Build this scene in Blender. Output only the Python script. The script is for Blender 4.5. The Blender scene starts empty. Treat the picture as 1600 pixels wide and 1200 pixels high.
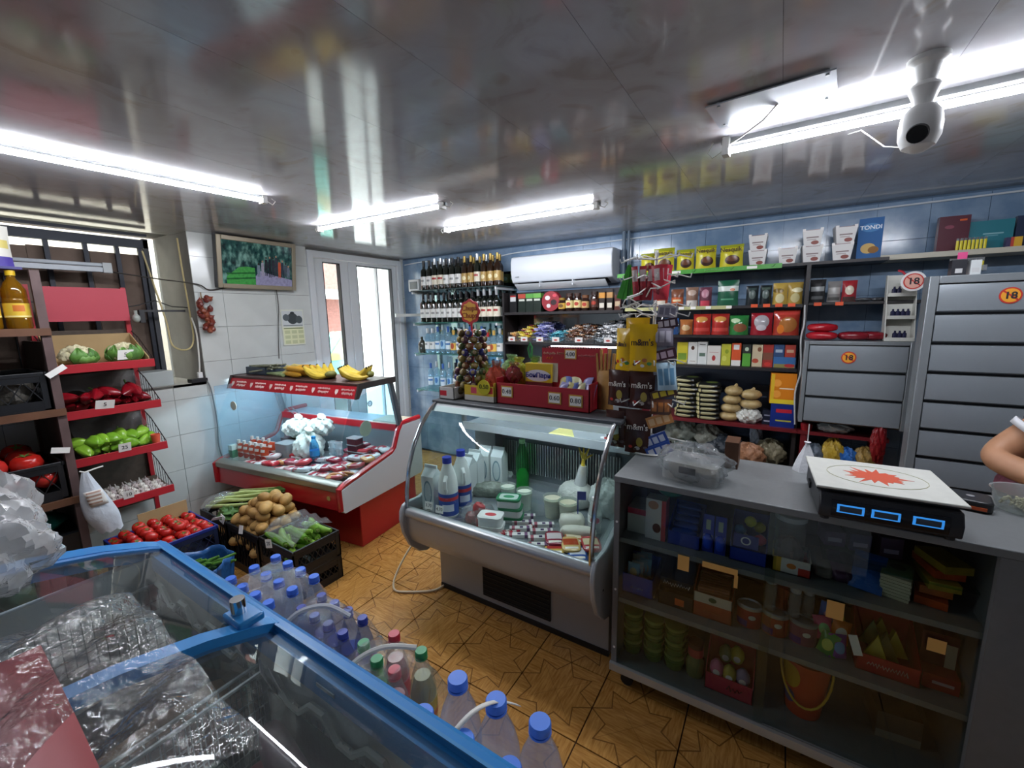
import bpy, math, random
from mathutils import Vector, Matrix
random.seed(7)
PI = math.pi
SC = bpy.context.scene
COL = SC.collection

# ---------------------------------------------------------------- camera, world, exposure
cam = bpy.data.objects.new('camera', bpy.data.cameras.new('camera'))
COL.objects.link(cam)
cam.data.sensor_width = 36.0
cam.data.lens = 659.794 * 36.0 / 1600.0
cam.data.clip_start = 0.02
_pitch, _roll, _yaw = 0.161178736, -0.0193864436, 0.564097743
_f = Vector((-math.sin(_yaw) * math.cos(_pitch), math.cos(_yaw) * math.cos(_pitch), -math.sin(_pitch)))
_r = Vector((math.cos(_yaw), math.sin(_yaw), 0))
_u = _r.cross(_f)
_r2 = math.cos(_roll) * _r + math.sin(_roll) * _u
_u2 = -math.sin(_roll) * _r + math.cos(_roll) * _u
cam.matrix_world = Matrix(((_r2.x, _u2.x, -_f.x, 1.87558), (_r2.y, _u2.y, -_f.y, -1.58915), (_r2.z, _u2.z, -_f.z, 1.59111), (0, 0, 0, 1)))
SC.camera = cam

world = bpy.data.worlds.new('daylight')
SC.world = world
world.use_nodes = True
_bg = world.node_tree.nodes['Background']
_bg.inputs[0].default_value = (0.86, 0.93, 1.0, 1)
_bg.inputs[1].default_value = 9.5
SC.view_settings.view_transform = 'Standard'
SC.view_settings.look = 'None'
SC.view_settings.gamma = 1.0
SC.view_settings.use_curve_mapping = False
SC.view_settings.exposure = 0.45
SC.cycles.transparent_max_bounces = 40
TUBE = 110.0                                  # radiance of the fluorescent tubes

# ---------------------------------------------------------------- materials
def lin(c):
    if isinstance(c, str):
        c = [int(c[i:i + 2], 16) / 255 for i in (0, 2, 4)]
        c = [x / 12.92 if x <= .04045 else ((x + .055) / 1.055) ** 2.4 for x in c]
    return (c[0], c[1], c[2], 1)

MATS = {}
def newmat(name):
    m = bpy.data.materials.new(name)
    m.use_nodes = True
    return m, m.node_tree.nodes, m.node_tree.links, m.node_tree.nodes['Principled BSDF']

def mat(col, rough=.5, metal=0, spec=.5, noise=0, nscale=30, bump=0, bscale=60, emit=0, coat=0):
    """plain procedural paint: colour with an optional mottling and fine relief"""
    key = ('m', str(col), rough, metal, spec, noise, nscale, bump, bscale, emit, coat)
    if key in MATS: return MATS[key]
    m, N, L, b = newmat('paint_%d' % len(MATS))
    b.inputs['Base Color'].default_value = lin(col)
    b.inputs['Roughness'].default_value = rough
    b.inputs['Metallic'].default_value = metal
    b.inputs['Specular IOR Level'].default_value = spec
    b.inputs['Coat Weight'].default_value = coat
    if noise:
        t = N.new('ShaderNodeTexCoord'); n = N.new('ShaderNodeTexNoise')
        n.inputs['Scale'].default_value = nscale; n.inputs['Detail'].default_value = 5
        L.new(t.outputs['Object'], n.inputs['Vector'])
        r = N.new('ShaderNodeMapRange')
        r.inputs[1].default_value = .3; r.inputs[2].default_value = .7
        r.inputs[3].default_value = 1 - noise; r.inputs[4].default_value = 1 + noise * .5
        L.new(n.outputs[0], r.inputs[0])
        h = N.new('ShaderNodeHueSaturation'); h.inputs['Color'].default_value = lin(col)
        L.new(r.outputs[0], h.inputs['Value']); L.new(h.outputs[0], b.inputs['Base Color'])
    if bump:
        t = N.new('ShaderNodeTexCoord'); n = N.new('ShaderNodeTexNoise')
        n.inputs['Scale'].default_value = bscale; n.inputs['Detail'].default_value = 3
        L.new(t.outputs['Object'], n.inputs['Vector'])
        p = N.new('ShaderNodeBump'); p.inputs['Strength'].default_value = bump; p.inputs['Distance'].default_value = .01
        L.new(n.outputs[0], p.inputs['Height']); L.new(p.outputs[0], b.inputs['Normal'])
    if emit:
        b.inputs['Emission Color'].default_value = lin(col); b.inputs['Emission Strength'].default_value = emit
    MATS[key] = m
    return m

def film(tint='FFFFFF', rough=.02, milk=0.0, ior=1.45, wrinkle=0, wscale=25, milkcol='FFFFFF'):
    """thin clear sheet: see-through, with the mirror reflection of a pane and optional milky haze and wrinkles"""
    key = ('f', tint, rough, milk, ior, wrinkle, wscale, milkcol)
    if key in MATS: return MATS[key]
    m, N, L, b = newmat('film_%d' % len(MATS))
    out = N['Material Output']; N.remove(b)
    tr = N.new('ShaderNodeBsdfTransparent'); tr.inputs[0].default_value = lin(tint)
    base = tr
    if milk:
        d = N.new('ShaderNodeBsdfDiffuse'); d.inputs[0].default_value = lin(milkcol)
        x = N.new('ShaderNodeMixShader'); x.inputs[0].default_value = milk
        L.new(tr.outputs[0], x.inputs[1]); L.new(d.outputs[0], x.inputs[2]); base = x
    g = N.new('ShaderNodeBsdfGlossy'); g.inputs['Roughness'].default_value = rough
    lw = N.new('ShaderNodeLayerWeight'); lw.inputs[0].default_value = .5      # Schlick reflectance, the same from both sides
    pw = N.new('ShaderNodeMath'); pw.operation = 'POWER'; pw.inputs[1].default_value = 5; L.new(lw.outputs['Facing'], pw.inputs[0])
    f0 = ((ior - 1) / (ior + 1)) ** 2
    fr = N.new('ShaderNodeMath'); fr.operation = 'MULTIPLY_ADD'; fr.inputs[1].default_value = 1 - f0; fr.inputs[2].default_value = f0; L.new(pw.outputs[0], fr.inputs[0])
    if wrinkle:
        t = N.new('ShaderNodeTexCoord'); n = N.new('ShaderNodeTexNoise')
        n.inputs['Scale'].default_value = wscale; n.inputs['Detail'].default_value = 4; n.inputs['Distortion'].default_value = .6
        L.new(t.outputs['Object'], n.inputs['Vector'])
        p = N.new('ShaderNodeBump'); p.inputs['Strength'].default_value = wrinkle; p.inputs['Distance'].default_value = .02
        L.new(n.outputs[0], p.inputs['Height'])
        L.new(p.outputs[0], g.inputs['Normal']); L.new(p.outputs[0], lw.inputs['Normal'])
    mx = N.new('ShaderNodeMixShader')
    L.new(fr.outputs[0], mx.inputs[0]); L.new(base.outputs[0], mx.inputs[1]); L.new(g.outputs[0], mx.inputs[2])
    L.new(mx.outputs[0], out.inputs[0])
    MATS[key] = m
    return m

def paint(base, shapes, axes='xz', rough=.4, coat=0, emit=0, metal=0):
    """flat print: rectangles ('r',x0,x1,z0,z1,col) and ellipses ('e',cx,cz,rx,rz,col) in the object's own metres"""
    key = ('p', base, str(shapes), axes, rough, coat, emit, metal)
    if key in MATS: return MATS[key]
    m, N, L, b = newmat('print_%d' % len(MATS))
    b.inputs['Roughness'].default_value = rough; b.inputs['Coat Weight'].default_value = coat
    b.inputs['Metallic'].default_value = metal
    t = N.new('ShaderNodeTexCoord')
    a0, a1 = ['xyz'.index(c) for c in axes]
    cur = N.new('ShaderNodeRGB'); cur.outputs[0].default_value = lin(base); cur = cur.outputs[0]
    for s in shapes:
        if s[0] == 'r': c0, c1, r0, r1 = (s[1] + s[2]) / 2, (s[3] + s[4]) / 2, abs(s[2] - s[1]) / 2, abs(s[4] - s[3]) / 2
        else: c0, c1, r0, r1 = s[1:5]
        cv = [0, 0, 0]; sv = [0, 0, 0]
        cv[a0], cv[a1] = c0, c1; sv[a0], sv[a1] = 1 / max(r0, 1e-5), 1 / max(r1, 1e-5)
        sub = N.new('ShaderNodeVectorMath'); sub.operation = 'SUBTRACT'; sub.inputs[1].default_value = cv
        mul = N.new('ShaderNodeVectorMath'); mul.operation = 'MULTIPLY'; mul.inputs[1].default_value = sv
        L.new(t.outputs['Object'], sub.inputs[0]); L.new(sub.outputs[0], mul.inputs[0])
        if s[0] == 'e':
            ln = N.new('ShaderNodeVectorMath'); ln.operation = 'LENGTH'; L.new(mul.outputs[0], ln.inputs[0]); o = ln.outputs['Value']
        else:
            ab = N.new('ShaderNodeVectorMath'); ab.operation = 'ABSOLUTE'; L.new(mul.outputs[0], ab.inputs[0])
            sp = N.new('ShaderNodeSeparateXYZ'); L.new(ab.outputs[0], sp.inputs[0])
            mm = N.new('ShaderNodeMath'); mm.operation = 'MAXIMUM'
            L.new(sp.outputs[a0], mm.inputs[0]); L.new(sp.outputs[a1], mm.inputs[1]); o = mm.outputs[0]
        lt = N.new('ShaderNodeMath'); lt.operation = 'LESS_THAN'; lt.inputs[1].default_value = 1; L.new(o, lt.inputs[0])
        mx = N.new('ShaderNodeMix'); mx.data_type = 'RGBA'
        L.new(lt.outputs[0], mx.inputs[0]); L.new(cur, mx.inputs[6]); mx.inputs[7].default_value = lin(s[5]); cur = mx.outputs[2]
    L.new(cur, b.inputs['Base Color'])
    if emit:
        L.new(cur, b.inputs['Emission Color']); b.inputs['Emission Strength'].default_value = emit
    MATS[key] = m
    return m

# ---------------------------------------------------------------- geometry
class G:
    def __init__(s): s.v = []; s.f = []; s.mi = []
    def add(s, V, F, mi=0, M=None):
        o = len(s.v)
        s.v += [tuple(M @ Vector(p)) if M else tuple(p) for p in V]
        s.f += [[i + o for i in f] for f in F]; s.mi += [mi] * len(F)
        return s
    def bx(s, x0, x1, y0, y1, z0, z1, mi=0, M=None):
        V = [(x, y, z) for z in (z0, z1) for y in (y0, y1) for x in (x0, x1)]
        return s.add(V, [(0, 2, 3, 1), (4, 5, 7, 6), (0, 1, 5, 4), (2, 6, 7, 3), (0, 4, 6, 2), (1, 3, 7, 5)], mi, M)
    def rbx(s, x0, x1, y0, y1, z0, z1, r=.01, mi=0, M=None, ax='z'):
        """box with rounded vertical edges"""
        pts = []
        for cx, cy, a in ((x1 - r, y1 - r, 0), (x0 + r, y1 - r, 90), (x0 + r, y0 + r, 180), (x1 - r, y0 + r, 270)):
            for k in range(4):
                t = math.radians(a + k * 30); pts.append((cx + r * math.cos(t), cy + r * math.sin(t)))
        n = len(pts)
        V = [(x, y, z) for z in (z0, z1) for x, y in pts]
        F = [(i, (i + 1) % n, n + (i + 1) % n, n + i) for i in range(n)] + [tuple(range(n - 1, -1, -1)), tuple(range(n, 2 * n))]
        return s.add(V, F, mi, M)
    def prism(s, poly, axis, a, b, mi=0, M=None):
        n = len(poly); mk = {'x': lambda t, p: (t, p[0], p[1]), 'y': lambda t, p: (p[0], t, p[1]), 'z': lambda t, p: (p[0], p[1], t)}[axis]
        V = [mk(t, p) for t in (a, b) for p in poly]
        F = [(i, (i + 1) % n, n + (i + 1) % n, n + i) for i in range(n)] + [tuple(range(n - 1, -1, -1)), tuple(range(n, 2 * n))]
        return s.add(V, F, mi, M)
    def cyl(s, p0, p1, r0, r1=None, n=12, mi=0, cap=True, M=None):
        r1 = r0 if r1 is None else r1
        p0, p1 = Vector(p0), Vector(p1); d = (p1 - p0).normalized()
        a = d.orthogonal().normalized(); b = d.cross(a)
        V = [p + r * (math.cos(2 * PI * k / n) * a + math.sin(2 * PI * k / n) * b) for p, r in ((p0, r0), (p1, r1)) for k in range(n)]
        F = [(k, (k + 1) % n, n + (k + 1) % n, n + k) for k in range(n)]
        if cap: F += [tuple(range(n - 1, -1, -1)), tuple(range(n, 2 * n))]
        return s.add(V, F, mi, M)
    def lathe(s, prof, n=16, cx=0, cy=0, mi=0, M=None, sx=1, sy=1):
        V = []; F = []
        for r, z in prof:
            V += [(cx + sx * r * math.cos(2 * PI * k / n), cy + sy * r * math.sin(2 * PI * k / n), z) for k in range(n)]
        for j in range(len(prof) - 1):
            F += [(j * n + k, j * n + (k + 1) % n, (j + 1) * n + (k + 1) % n, (j + 1) * n + k) for k in range(n)]
        if prof[0][0] > 1e-4: F.append(tuple(range(n - 1, -1, -1)))
        if prof[-1][0] > 1e-4: F.append(tuple((len(prof) - 1) * n + k for k in range(n)))
        return s.add(V, F, mi, M)
    def tube(s, pts, r, n=6, mi=0, closed=False, M=None, rad=None):
        pts = [Vector(p) for p in pts]; V = []; F = []; m = len(pts); prev = None
        for i, p in enumerate(pts):
            q0 = pts[(i - 1) % m] if closed or i else p; q1 = pts[(i + 1) % m] if closed or i < m - 1 else p
            d = (q1 - q0); d = d.normalized() if d.length > 1e-9 else Vector((0, 0, 1))
            a = d.orthogonal().normalized() if prev is None else (prev - d * prev.dot(d))
            a = a.normalized() if a.length > 1e-6 else d.orthogonal().normalized()
            prev = a; b = d.cross(a); rr = rad[i] if rad else r
            V += [p + rr * (math.cos(2 * PI * k / n) * a + math.sin(2 * PI * k / n) * b) for k in range(n)]
        for j in range(m if closed else m - 1):
            j2 = (j + 1) % m
            F += [(j * n + k, j * n + (k + 1) % n, j2 * n + (k + 1) % n, j2 * n + k) for k in range(n)]
        if not closed: F += [tuple(range(n - 1, -1, -1)), tuple((m - 1) * n + k for k in range(n))]
        return s.add(V, F, mi, M)
    def ball(s, c, r, n=12, m=8, mi=0, M=None, bump=0, seed=0, sq=1.0):
        rx, ry, rz = r if isinstance(r, (tuple, list)) else (r, r, r)
        rnd = random.Random(seed); V = []; F = []
        for j in range(m + 1):
            t = PI * j / m - PI / 2
            for k in range(n):
                p = 2 * PI * k / n; q = 1 + bump * (rnd.random() - .5)
                ct = math.copysign(abs(math.cos(t)) ** sq, math.cos(t)); st = math.copysign(abs(math.sin(t)) ** sq, math.sin(t))
                cp = math.copysign(abs(math.cos(p)) ** sq, math.cos(p)); sp = math.copysign(abs(math.sin(p)) ** sq, math.sin(p))
                V.append((c[0] + rx * ct * cp * q, c[1] + ry * ct * sp * q, c[2] + rz * st * q))
        for j in range(m):
            F += [(j * n + k, j * n + (k + 1) % n, (j + 1) * n + (k + 1) % n, (j + 1) * n + k) for k in range(n)]
        return s.add(V, F, mi, M)
    def sheet(s, fn, nu, nv, mi=0, M=None, thick=0):
        V = [fn(i / nu, j / nv) for j in range(nv + 1) for i in range(nu + 1)]
        w = nu + 1
        F = [(j * w + i, j * w + i + 1, (j + 1) * w + i + 1, (j + 1) * w + i) for j in range(nv) for i in range(nu)]
        return s.add(V, F, mi, M)
    def mesh(s, name, mats, smooth=35):
        me = bpy.data.meshes.new(name)
        me.from_pydata(s.v, [], s.f)
        for m in (mats if isinstance(mats, (list, tuple)) else [mats]): me.materials.append(m)
        me.polygons.foreach_set('material_index', s.mi)
        if smooth:
            me.polygons.foreach_set('use_smooth', [True] * len(s.f)); me.set_sharp_from_angle(angle=math.radians(smooth))
        me.update(); me.validate()
        return me

def place(name, data, parent=None, loc=(0, 0, 0), rot=(0, 0, 0)):
    o = bpy.data.objects.new(name, data)
    COL.objects.link(o); o.parent = parent; o.location = loc; o.rotation_euler = rot
    return o

def part(name, g, m, parent, loc=(0, 0, 0), rot=(0, 0, 0), smooth=35, bevel=0, solid=0):
    o = place(name, g.mesh(name, m, smooth) if isinstance(g, G) else g, parent, loc, rot)
    if solid:
        q = o.modifiers.new('thickness', 'SOLIDIFY'); q.thickness = solid; q.offset = 0
    if bevel:
        q = o.modifiers.new('edges', 'BEVEL'); q.width = bevel; q.segments = 2; q.limit_method = 'ANGLE'
    return o

def tag(o, label, cat, group=None, kind=None):
    if label: o['label'] = label
    if cat: o['category'] = cat
    if group: o['group'] = group
    if kind: o['kind'] = kind
    return o

def thing(name, label, cat, loc=(0, 0, 0), rz=0, group=None):
    o = place(name, None, None, loc, (0, 0, rz)); o.empty_display_size = .05
    return tag(o, label, cat, group)

def one(name, g, m, label, cat, loc=(0, 0, 0), rot=(0, 0, 0), group=None, smooth=35, bevel=0, solid=0):
    return tag(part(name, g, m, None, loc, rot, smooth, bevel, solid), label, cat, group)

def struct(name, g, m, parent=None, loc=(0, 0, 0), smooth=35):
    o = part(name, g, m, parent, loc, smooth=smooth)
    if parent is None: o['kind'] = 'structure'
    return o

def dup(root, loc, rz=None, label=None, group=None, scale=None):
    def cp(o, par):
        c = o.copy(); COL.objects.link(c); c.parent = par
        for ch in list(o.children): cp(ch, c)
        return c
    r = cp(root, None); r.location = loc
    if rz is not None: r.rotation_euler = rz if isinstance(rz, tuple) else (0, 0, rz)
    if scale: r.scale = (scale,) * 3 if not isinstance(scale, tuple) else scale
    if label: r['label'] = label
    if group: r['group'] = group
    return r

ORD = ('first second third fourth fifth sixth seventh eighth ninth tenth eleventh twelfth thirteenth fourteenth fifteenth sixteenth '
       'seventeenth eighteenth nineteenth twentieth').split()

FONTS = {}
def text(parent, s, size, loc, m, rot=(PI / 2, 0, 0), ex=.0006, bold=0.0, sx=1, shear=0, name='lettering'):
    key = (s, size, m.name, ex, bold, shear)
    if key not in FONTS:
        c = bpy.data.curves.new('lettering', 'FONT'); c.body = s; c.size = size; c.align_x = 'CENTER'; c.align_y = 'CENTER'
        c.extrude = ex; c.offset = bold; c.shear = shear; c.resolution_u = 3; c.materials.append(m)
        tmp = bpy.data.objects.new('lettering', c); FONTS[key] = bpy.data.meshes.new_from_object(tmp); bpy.data.objects.remove(tmp)
    o = place(name, FONTS[key], parent, loc, rot); o.scale = (sx, 1, 1)
    return o

def pouch(w, h, d, flat=False, nu=8, nv=10, top=.12):
    """foil bag standing on z=0 and facing -y, with crimped top (and bottom when flat)"""
    def prof(v):
        a = min(1, (1 - v) / .35) ** .6 if v > 1 - .35 else 1
        if v > 1 - top * .55: a *= .12
        if flat: a *= min(1, max(.06, v / .3)) ** .6
        else: a *= min(1, .75 + v)
        return a
    def side(s):
        def fn(u, v):
            q = 1 - abs(2 * u - 1) ** 2.4; wob = 1 + .05 * math.sin(11 * v + 5 * u)
            return ((u - .5) * w * (1 - .05 * math.sin(PI * v)), s * d / 2 * q * prof(v) * wob, h * v)
        return fn
    return G().sheet(side(-1), nu, nv).sheet(lambda u, v: side(1)(1 - u, v), nu, nv)

def scrawl(parent, w, h, loc, m, rot=(0, 0, 0), seed=0, r=None):
    """a line of print too small to read, as raised strokes in the x-z plane"""
    q = random.Random(seed); pts = []; n = max(8, int(w / h * 5))
    for k in range(n): pts.append((-w / 2 + w * k / (n - 1), 0, h * (q.uniform(.15, .5) if k % 2 else -q.uniform(.15, .5))))
    return part('lettering', G().tube(pts, r or h * .09, 4), m, parent, loc, rot)

def sm(pts, n=5):
    """Catmull-Rom smoothing of a cord's points"""
    P = [Vector(p) for p in pts]; P = [P[0]] + P + [P[-1]]; out = []
    for i in range(1, len(P) - 2):
        for k in range(n):
            t = k / n; a, b, c, d = P[i - 1:i + 3]
            out.append(.5 * ((2 * b) + (c - a) * t + (2 * a - 5 * b + 4 * c - d) * t * t + (3 * b - a - 3 * c + d) * t ** 3))
    return out + [P[-1]]

def carton(w, h, d): return G().bx(-w / 2, w / 2, 0, d, 0, h)

def arc(cx, cy, r, a0, a1, n):
    return [(cx + r * math.cos(math.radians(a0 + (a1 - a0) * k / n)), cy + r * math.sin(math.radians(a0 + (a1 - a0) * k / n))) for k in range(n + 1)]

def rail(g, profile, x0, x1, mi=0):
    """open profile [(y,z)] swept along x as a sheet"""
    n = len(profile)
    V = [(x, y, z) for x in (x0, x1) for y, z in profile]
    g.add(V, [(k, k + 1, n + k + 1, n + k) for k in range(n - 1)], mi)
    return g

def frame_x(g, x0, x1, y0, y1, z0, z1, t):
    return g.bx(x0, x1, y0, y0 + t, z0, z1).bx(x0, x1, y1 - t, y1, z0, z1).bx(x0, x1, y0 + t, y1 - t, z0, z0 + t).bx(x0, x1, y0 + t, y1 - t, z1 - t, z1)

WHITE = mat('E8E8E6', .4); BLACK = mat('141416', .5); CHROME = mat('C8CCD0', .15, 1); STEEL = mat('9A9EA2', .35, .85)
GREYMET = mat('8E9296', .4, .3); DARKMET = mat('2A2C30', .45, .4); PAPER = mat('F0EEE8', .8); INK = mat('202028', .7)
RED = mat('B41C26', .3, coat=.3); GLASS = film('F4FAF8', .015, 0, 1.45); WIREW = mat('D8D8D4', .4, .2)
# ---------------------------------------------------------------- the shell of the shop
XL, YB, H, T3 = -1.9, 2.05, 2.255, 1 / 3
XR, YF = 3.4, -2.5

def floor_mat():
    m, N, L, b = newmat('parquet_tile')
    t = N.new('ShaderNodeTexCoord'); sp = N.new('ShaderNodeSeparateXYZ'); L.new(t.outputs['Object'], sp.inputs[0])
    def M(op, a, b2=None, c=None):
        n = N.new('ShaderNodeMath'); n.operation = op
        for i, v in enumerate((a, b2, c)):
            if v is None: continue
            if isinstance(v, (int, float)): n.inputs[i].default_value = v
            else: L.new(v, n.inputs[i])
        return n.outputs[0]
    x, y = M('DIVIDE', sp.outputs[0], T3), M('DIVIDE', sp.outputs[1], T3)
    r = M('SQRT', M('ADD', M('MULTIPLY', x, x), M('MULTIPLY', y, y))); th = M('ARCTAN2', y, x)
    a = M('ABSOLUTE', M('SUBTRACT', M('FLOORED_MODULO', M('ADD', th, PI / 8), PI / 4), PI / 8))
    px, py = M('MULTIPLY', r, M('COSINE', a)), M('MULTIPLY', r, M('SINE', a))
    R0, R1 = .5, .315
    q = (R1 * math.cos(PI / 8), R1 * math.sin(PI / 8)); dx, dy = q[0] - R0, q[1]; ln = math.hypot(dx, dy); nx, ny = dy / ln, -dx / ln
    d = M('SUBTRACT', M('ADD', M('MULTIPLY', px, nx), M('MULTIPLY', py, ny)), R0 * nx)
    line = M('LESS_THAN', M('ABSOLUTE', d), .0075)
    inside = M('LESS_THAN', d, 0)
    cross = M('LESS_THAN', M('MINIMUM', M('ABSOLUTE', M('SUBTRACT', x, y)), M('ABSOLUTE', M('ADD', x, y))), .005)
    def grain(sx, sy):
        mp = N.new('ShaderNodeMapping'); mp.inputs['Scale'].default_value = (sx, sy, 1); mp.inputs['Rotation'].default_value = (0, 0, .6)
        oi = N.new('ShaderNodeObjectInfo'); ad = N.new('ShaderNodeVectorMath'); L.new(t.outputs['Object'], ad.inputs[0]); L.new(oi.outputs['Random'], ad.inputs[1])
        L.new(ad.outputs[0], mp.inputs[0]); n = N.new('ShaderNodeTexNoise'); n.inputs['Scale'].default_value = 1; n.inputs['Detail'].default_value = 4; L.new(mp.outputs[0], n.inputs[0])
        return n.outputs[0]
    gr = N.new('ShaderNodeMix'); L.new(inside, gr.inputs[0]); L.new(grain(16, 130), gr.inputs[2]); L.new(grain(130, 16), gr.inputs[3])
    cr = N.new('ShaderNodeValToRGB'); cr.color_ramp.elements[0].color = lin('9C6A2E'); cr.color_ramp.elements[1].color = lin('C69450')
    cr.color_ramp.elements[0].position = .3; cr.color_ramp.elements[1].position = .7
    L.new(gr.outputs[0], cr.inputs[0])
    mx = N.new('ShaderNodeMix'); mx.data_type = 'RGBA'; mx.inputs[7].default_value = lin('7A5428')
    L.new(M('MAXIMUM', line, M('MULTIPLY', cross, M('MULTIPLY', inside, .5))), mx.inputs[0]); L.new(cr.outputs[0], mx.inputs[6]); L.new(mx.outputs[2], b.inputs['Base Color'])
    b.inputs['Roughness'].default_value = .22
    return m

fl = struct('floor', G().bx(XL - .1, XR, YF, YB + .1, -.06, -.006), mat('3A2412', .8))
h = T3 / 2 - .0026
tile_me = G().prism([(-h, -h), (h, -h), (h, h), (-h, h)], 'z', -.006, 0).mesh('tile', floor_mat(), 0)
for i in range(-6, 9):
    for j in range(-4, 6):
        place('tile', tile_me, fl, ((i + .5) * T3, (j + .5) * T3, 0), (0, 0, (PI / 2) * ((i * 3 + j * 5) % 4)))

def ceil_mat():
    m, N, L, b = newmat('gloss_panel')
    t = N.new('ShaderNodeTexCoord'); oi = N.new('ShaderNodeObjectInfo')
    ad = N.new('ShaderNodeVectorMath'); L.new(t.outputs['Object'], ad.inputs[0])
    mp = N.new('ShaderNodeVectorMath'); mp.operation = 'SCALE'; mp.inputs['Scale'].default_value = 9; L.new(oi.outputs['Location'], mp.inputs[0]); L.new(mp.outputs[0], ad.inputs[1])
    n = N.new('ShaderNodeTexNoise'); n.inputs['Scale'].default_value = 4.5; n.inputs['Detail'].default_value = 6; n.inputs['Distortion'].default_value = 1.6
    L.new(ad.outputs[0], n.inputs[0])
    cr = N.new('ShaderNodeValToRGB'); e = cr.color_ramp.elements
    e[0].position = .32; e[0].color = lin('A29E9C'); e[1].position = .62; e[1].color = lin('B2B2B6')
    x = e.new(.40); x.color = lin('ACAAAC'); x = e.new(.74); x.color = lin('A6A098')
    L.new(n.outputs[0], cr.inputs[0]); L.new(cr.outputs[0], b.inputs['Base Color'])
    b.inputs['Roughness'].default_value = .1; b.inputs['Specular IOR Level'].default_value = .6
    n2 = N.new('ShaderNodeTexNoise'); n2.inputs['Scale'].default_value = 2.2; L.new(ad.outputs[0], n2.inputs[0])
    bp = N.new('ShaderNodeBump'); bp.inputs['Strength'].default_value = .03; bp.inputs['Distance'].default_value = .02; L.new(n2.outputs[0], bp.inputs['Height']); L.new(bp.outputs[0], b.inputs['Normal'])
    return m
ce = struct('ceiling', G().bx(XL - .64, XR, YF, YB + .1, H + .008, H + .05), mat('50504E', .8))
W = .402
pan = G().bx(-W / 2 + .0005, W / 2 - .0005, YF, YB, 0, .008).mesh('panel', ceil_mat(), 0)
for i in range(-6, 9):
    place('panel', pan, ce, (.225 + (i + .5) * W, 0, H))

# left wall: tiled, with a deep window niche and the street door
WT = mat('C9CCC8', .18, 0, .5, noise=.06, nscale=6)
PLAST = mat('74726F', .85, noise=.18, nscale=5)
g = G()
NY0, NY1, NZ0, ND = -1.75, -.1, 1.125, .62         # niche: y range, sill height, depth
g.bx(XL - .12, XL - .008, NY1, .84, 0, H + .05)      # beside the door
g.bx(XL - .12, XL - .008, 2.0, YB + .1, 0, H + .05)
g.bx(XL - .12, XL - .008, .84, 2.0, 2.23, H + .05)
g.bx(XL - .62, XL - .008, YF, NY1, 0, NZ0 - .008)     # under the niche
g.bx(XL - .62, XL - .008, YF, NY0, NZ0 - .008, H + .05)
g.bx(XL - .62, XL - .12, NY1 - .0, NY1 + .1, 0, H + .05)
wl = struct('wall_left', g, PLAST)
ty, tz = .4175, .266
z0 = 1.279 - 5 * tz
def wall_tile(y0, y1, za, zb):
    if y1 - y0 < .01 or zb - za < .01: return
    c = ((y0 + y1) / 2, (za + zb) / 2); key = ('wt', round(y1 - y0, 3), round(zb - za, 3))
    if key not in FONTS:
        a, b = (y1 - y0) / 2 - .0013, (zb - za) / 2 - .0013
        FONTS[key] = G().bx(-.008, 0, -a, a, -b, b).mesh('tile', WT, 0)
    place('tile', FONTS[key], wl, (XL, c[0], c[1]))
for k in range(10):
    za, zb = max(0, z0 + k * tz), min(H, z0 + (k + 1) * tz)
    for i in range(-5, 3):
        y0, y1 = .097 + i * ty, .097 + (i + 1) * ty
        if za < NZ0 - .02: lo = -9
        else: lo = NY1
        zb2 = min(zb, NZ0) if (y0 < NY1 - .01 and za < NZ0) else zb
        if y0 < NY1 < y1 and za < NZ0 < zb:
            wall_tile(y0, NY1, za, NZ0); wall_tile(NY1, min(y1, .84), za, zb); continue
        wall_tile(max(y0, lo), min(y1, .84), za, zb2)
    wall_tile(2.005, YB, za, zb)
# niche lining
place_sill = struct('trim_1', G().bx(XL - ND, XL, NY0, NY1, NZ0 - .02, NZ0), mat('A9A7A0', .6, noise=.15))

# window in the niche: board outside, dark bars, a strip of daylight beside the board
w1 = place('window_1', None, None, (XL - .26, 0, 0)); w1['kind'] = 'structure'
BAR = mat('20242E', .5, .3)
part('bar', G().bx(-.02, .02, NY0, NY1 - .16, 2.13, 2.19), BAR, w1)
part('bar', G().bx(-.015, .015, NY0, NY1 - .16, 2.215, 2.235), BAR, w1)
for k, y in enumerate((-.31, -.44, -.605, -.79, -.985, -1.2, -1.42)):
    part('bar', G().bx(-.012, .012, y - .012, y + .012, NZ0, 2.14), BAR, w1)
part('window_frame', G().bx(-.02, .02, NY1 - .19, NY1 - .16, NZ0, 2.2).bx(-.02, .02, NY0, NY1 - .16, NZ0, NZ0 + .03), mat('3C3E42', .6), w1)
for k in range(5):
    part('board', G().bx(-.05, -.03, -1.75 + k * .293, -1.75 + (k + 1) * .293 - .003, NZ0, 2.085 + .008 * (k % 2)), mat('6E5C50', .75, noise=.25, nscale=8), w1)
part('pane', G().bx(-.32, -.316, NY0, NY1, NZ0, 2.25), film('EEF4F4', .05, .06), w1)

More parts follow.
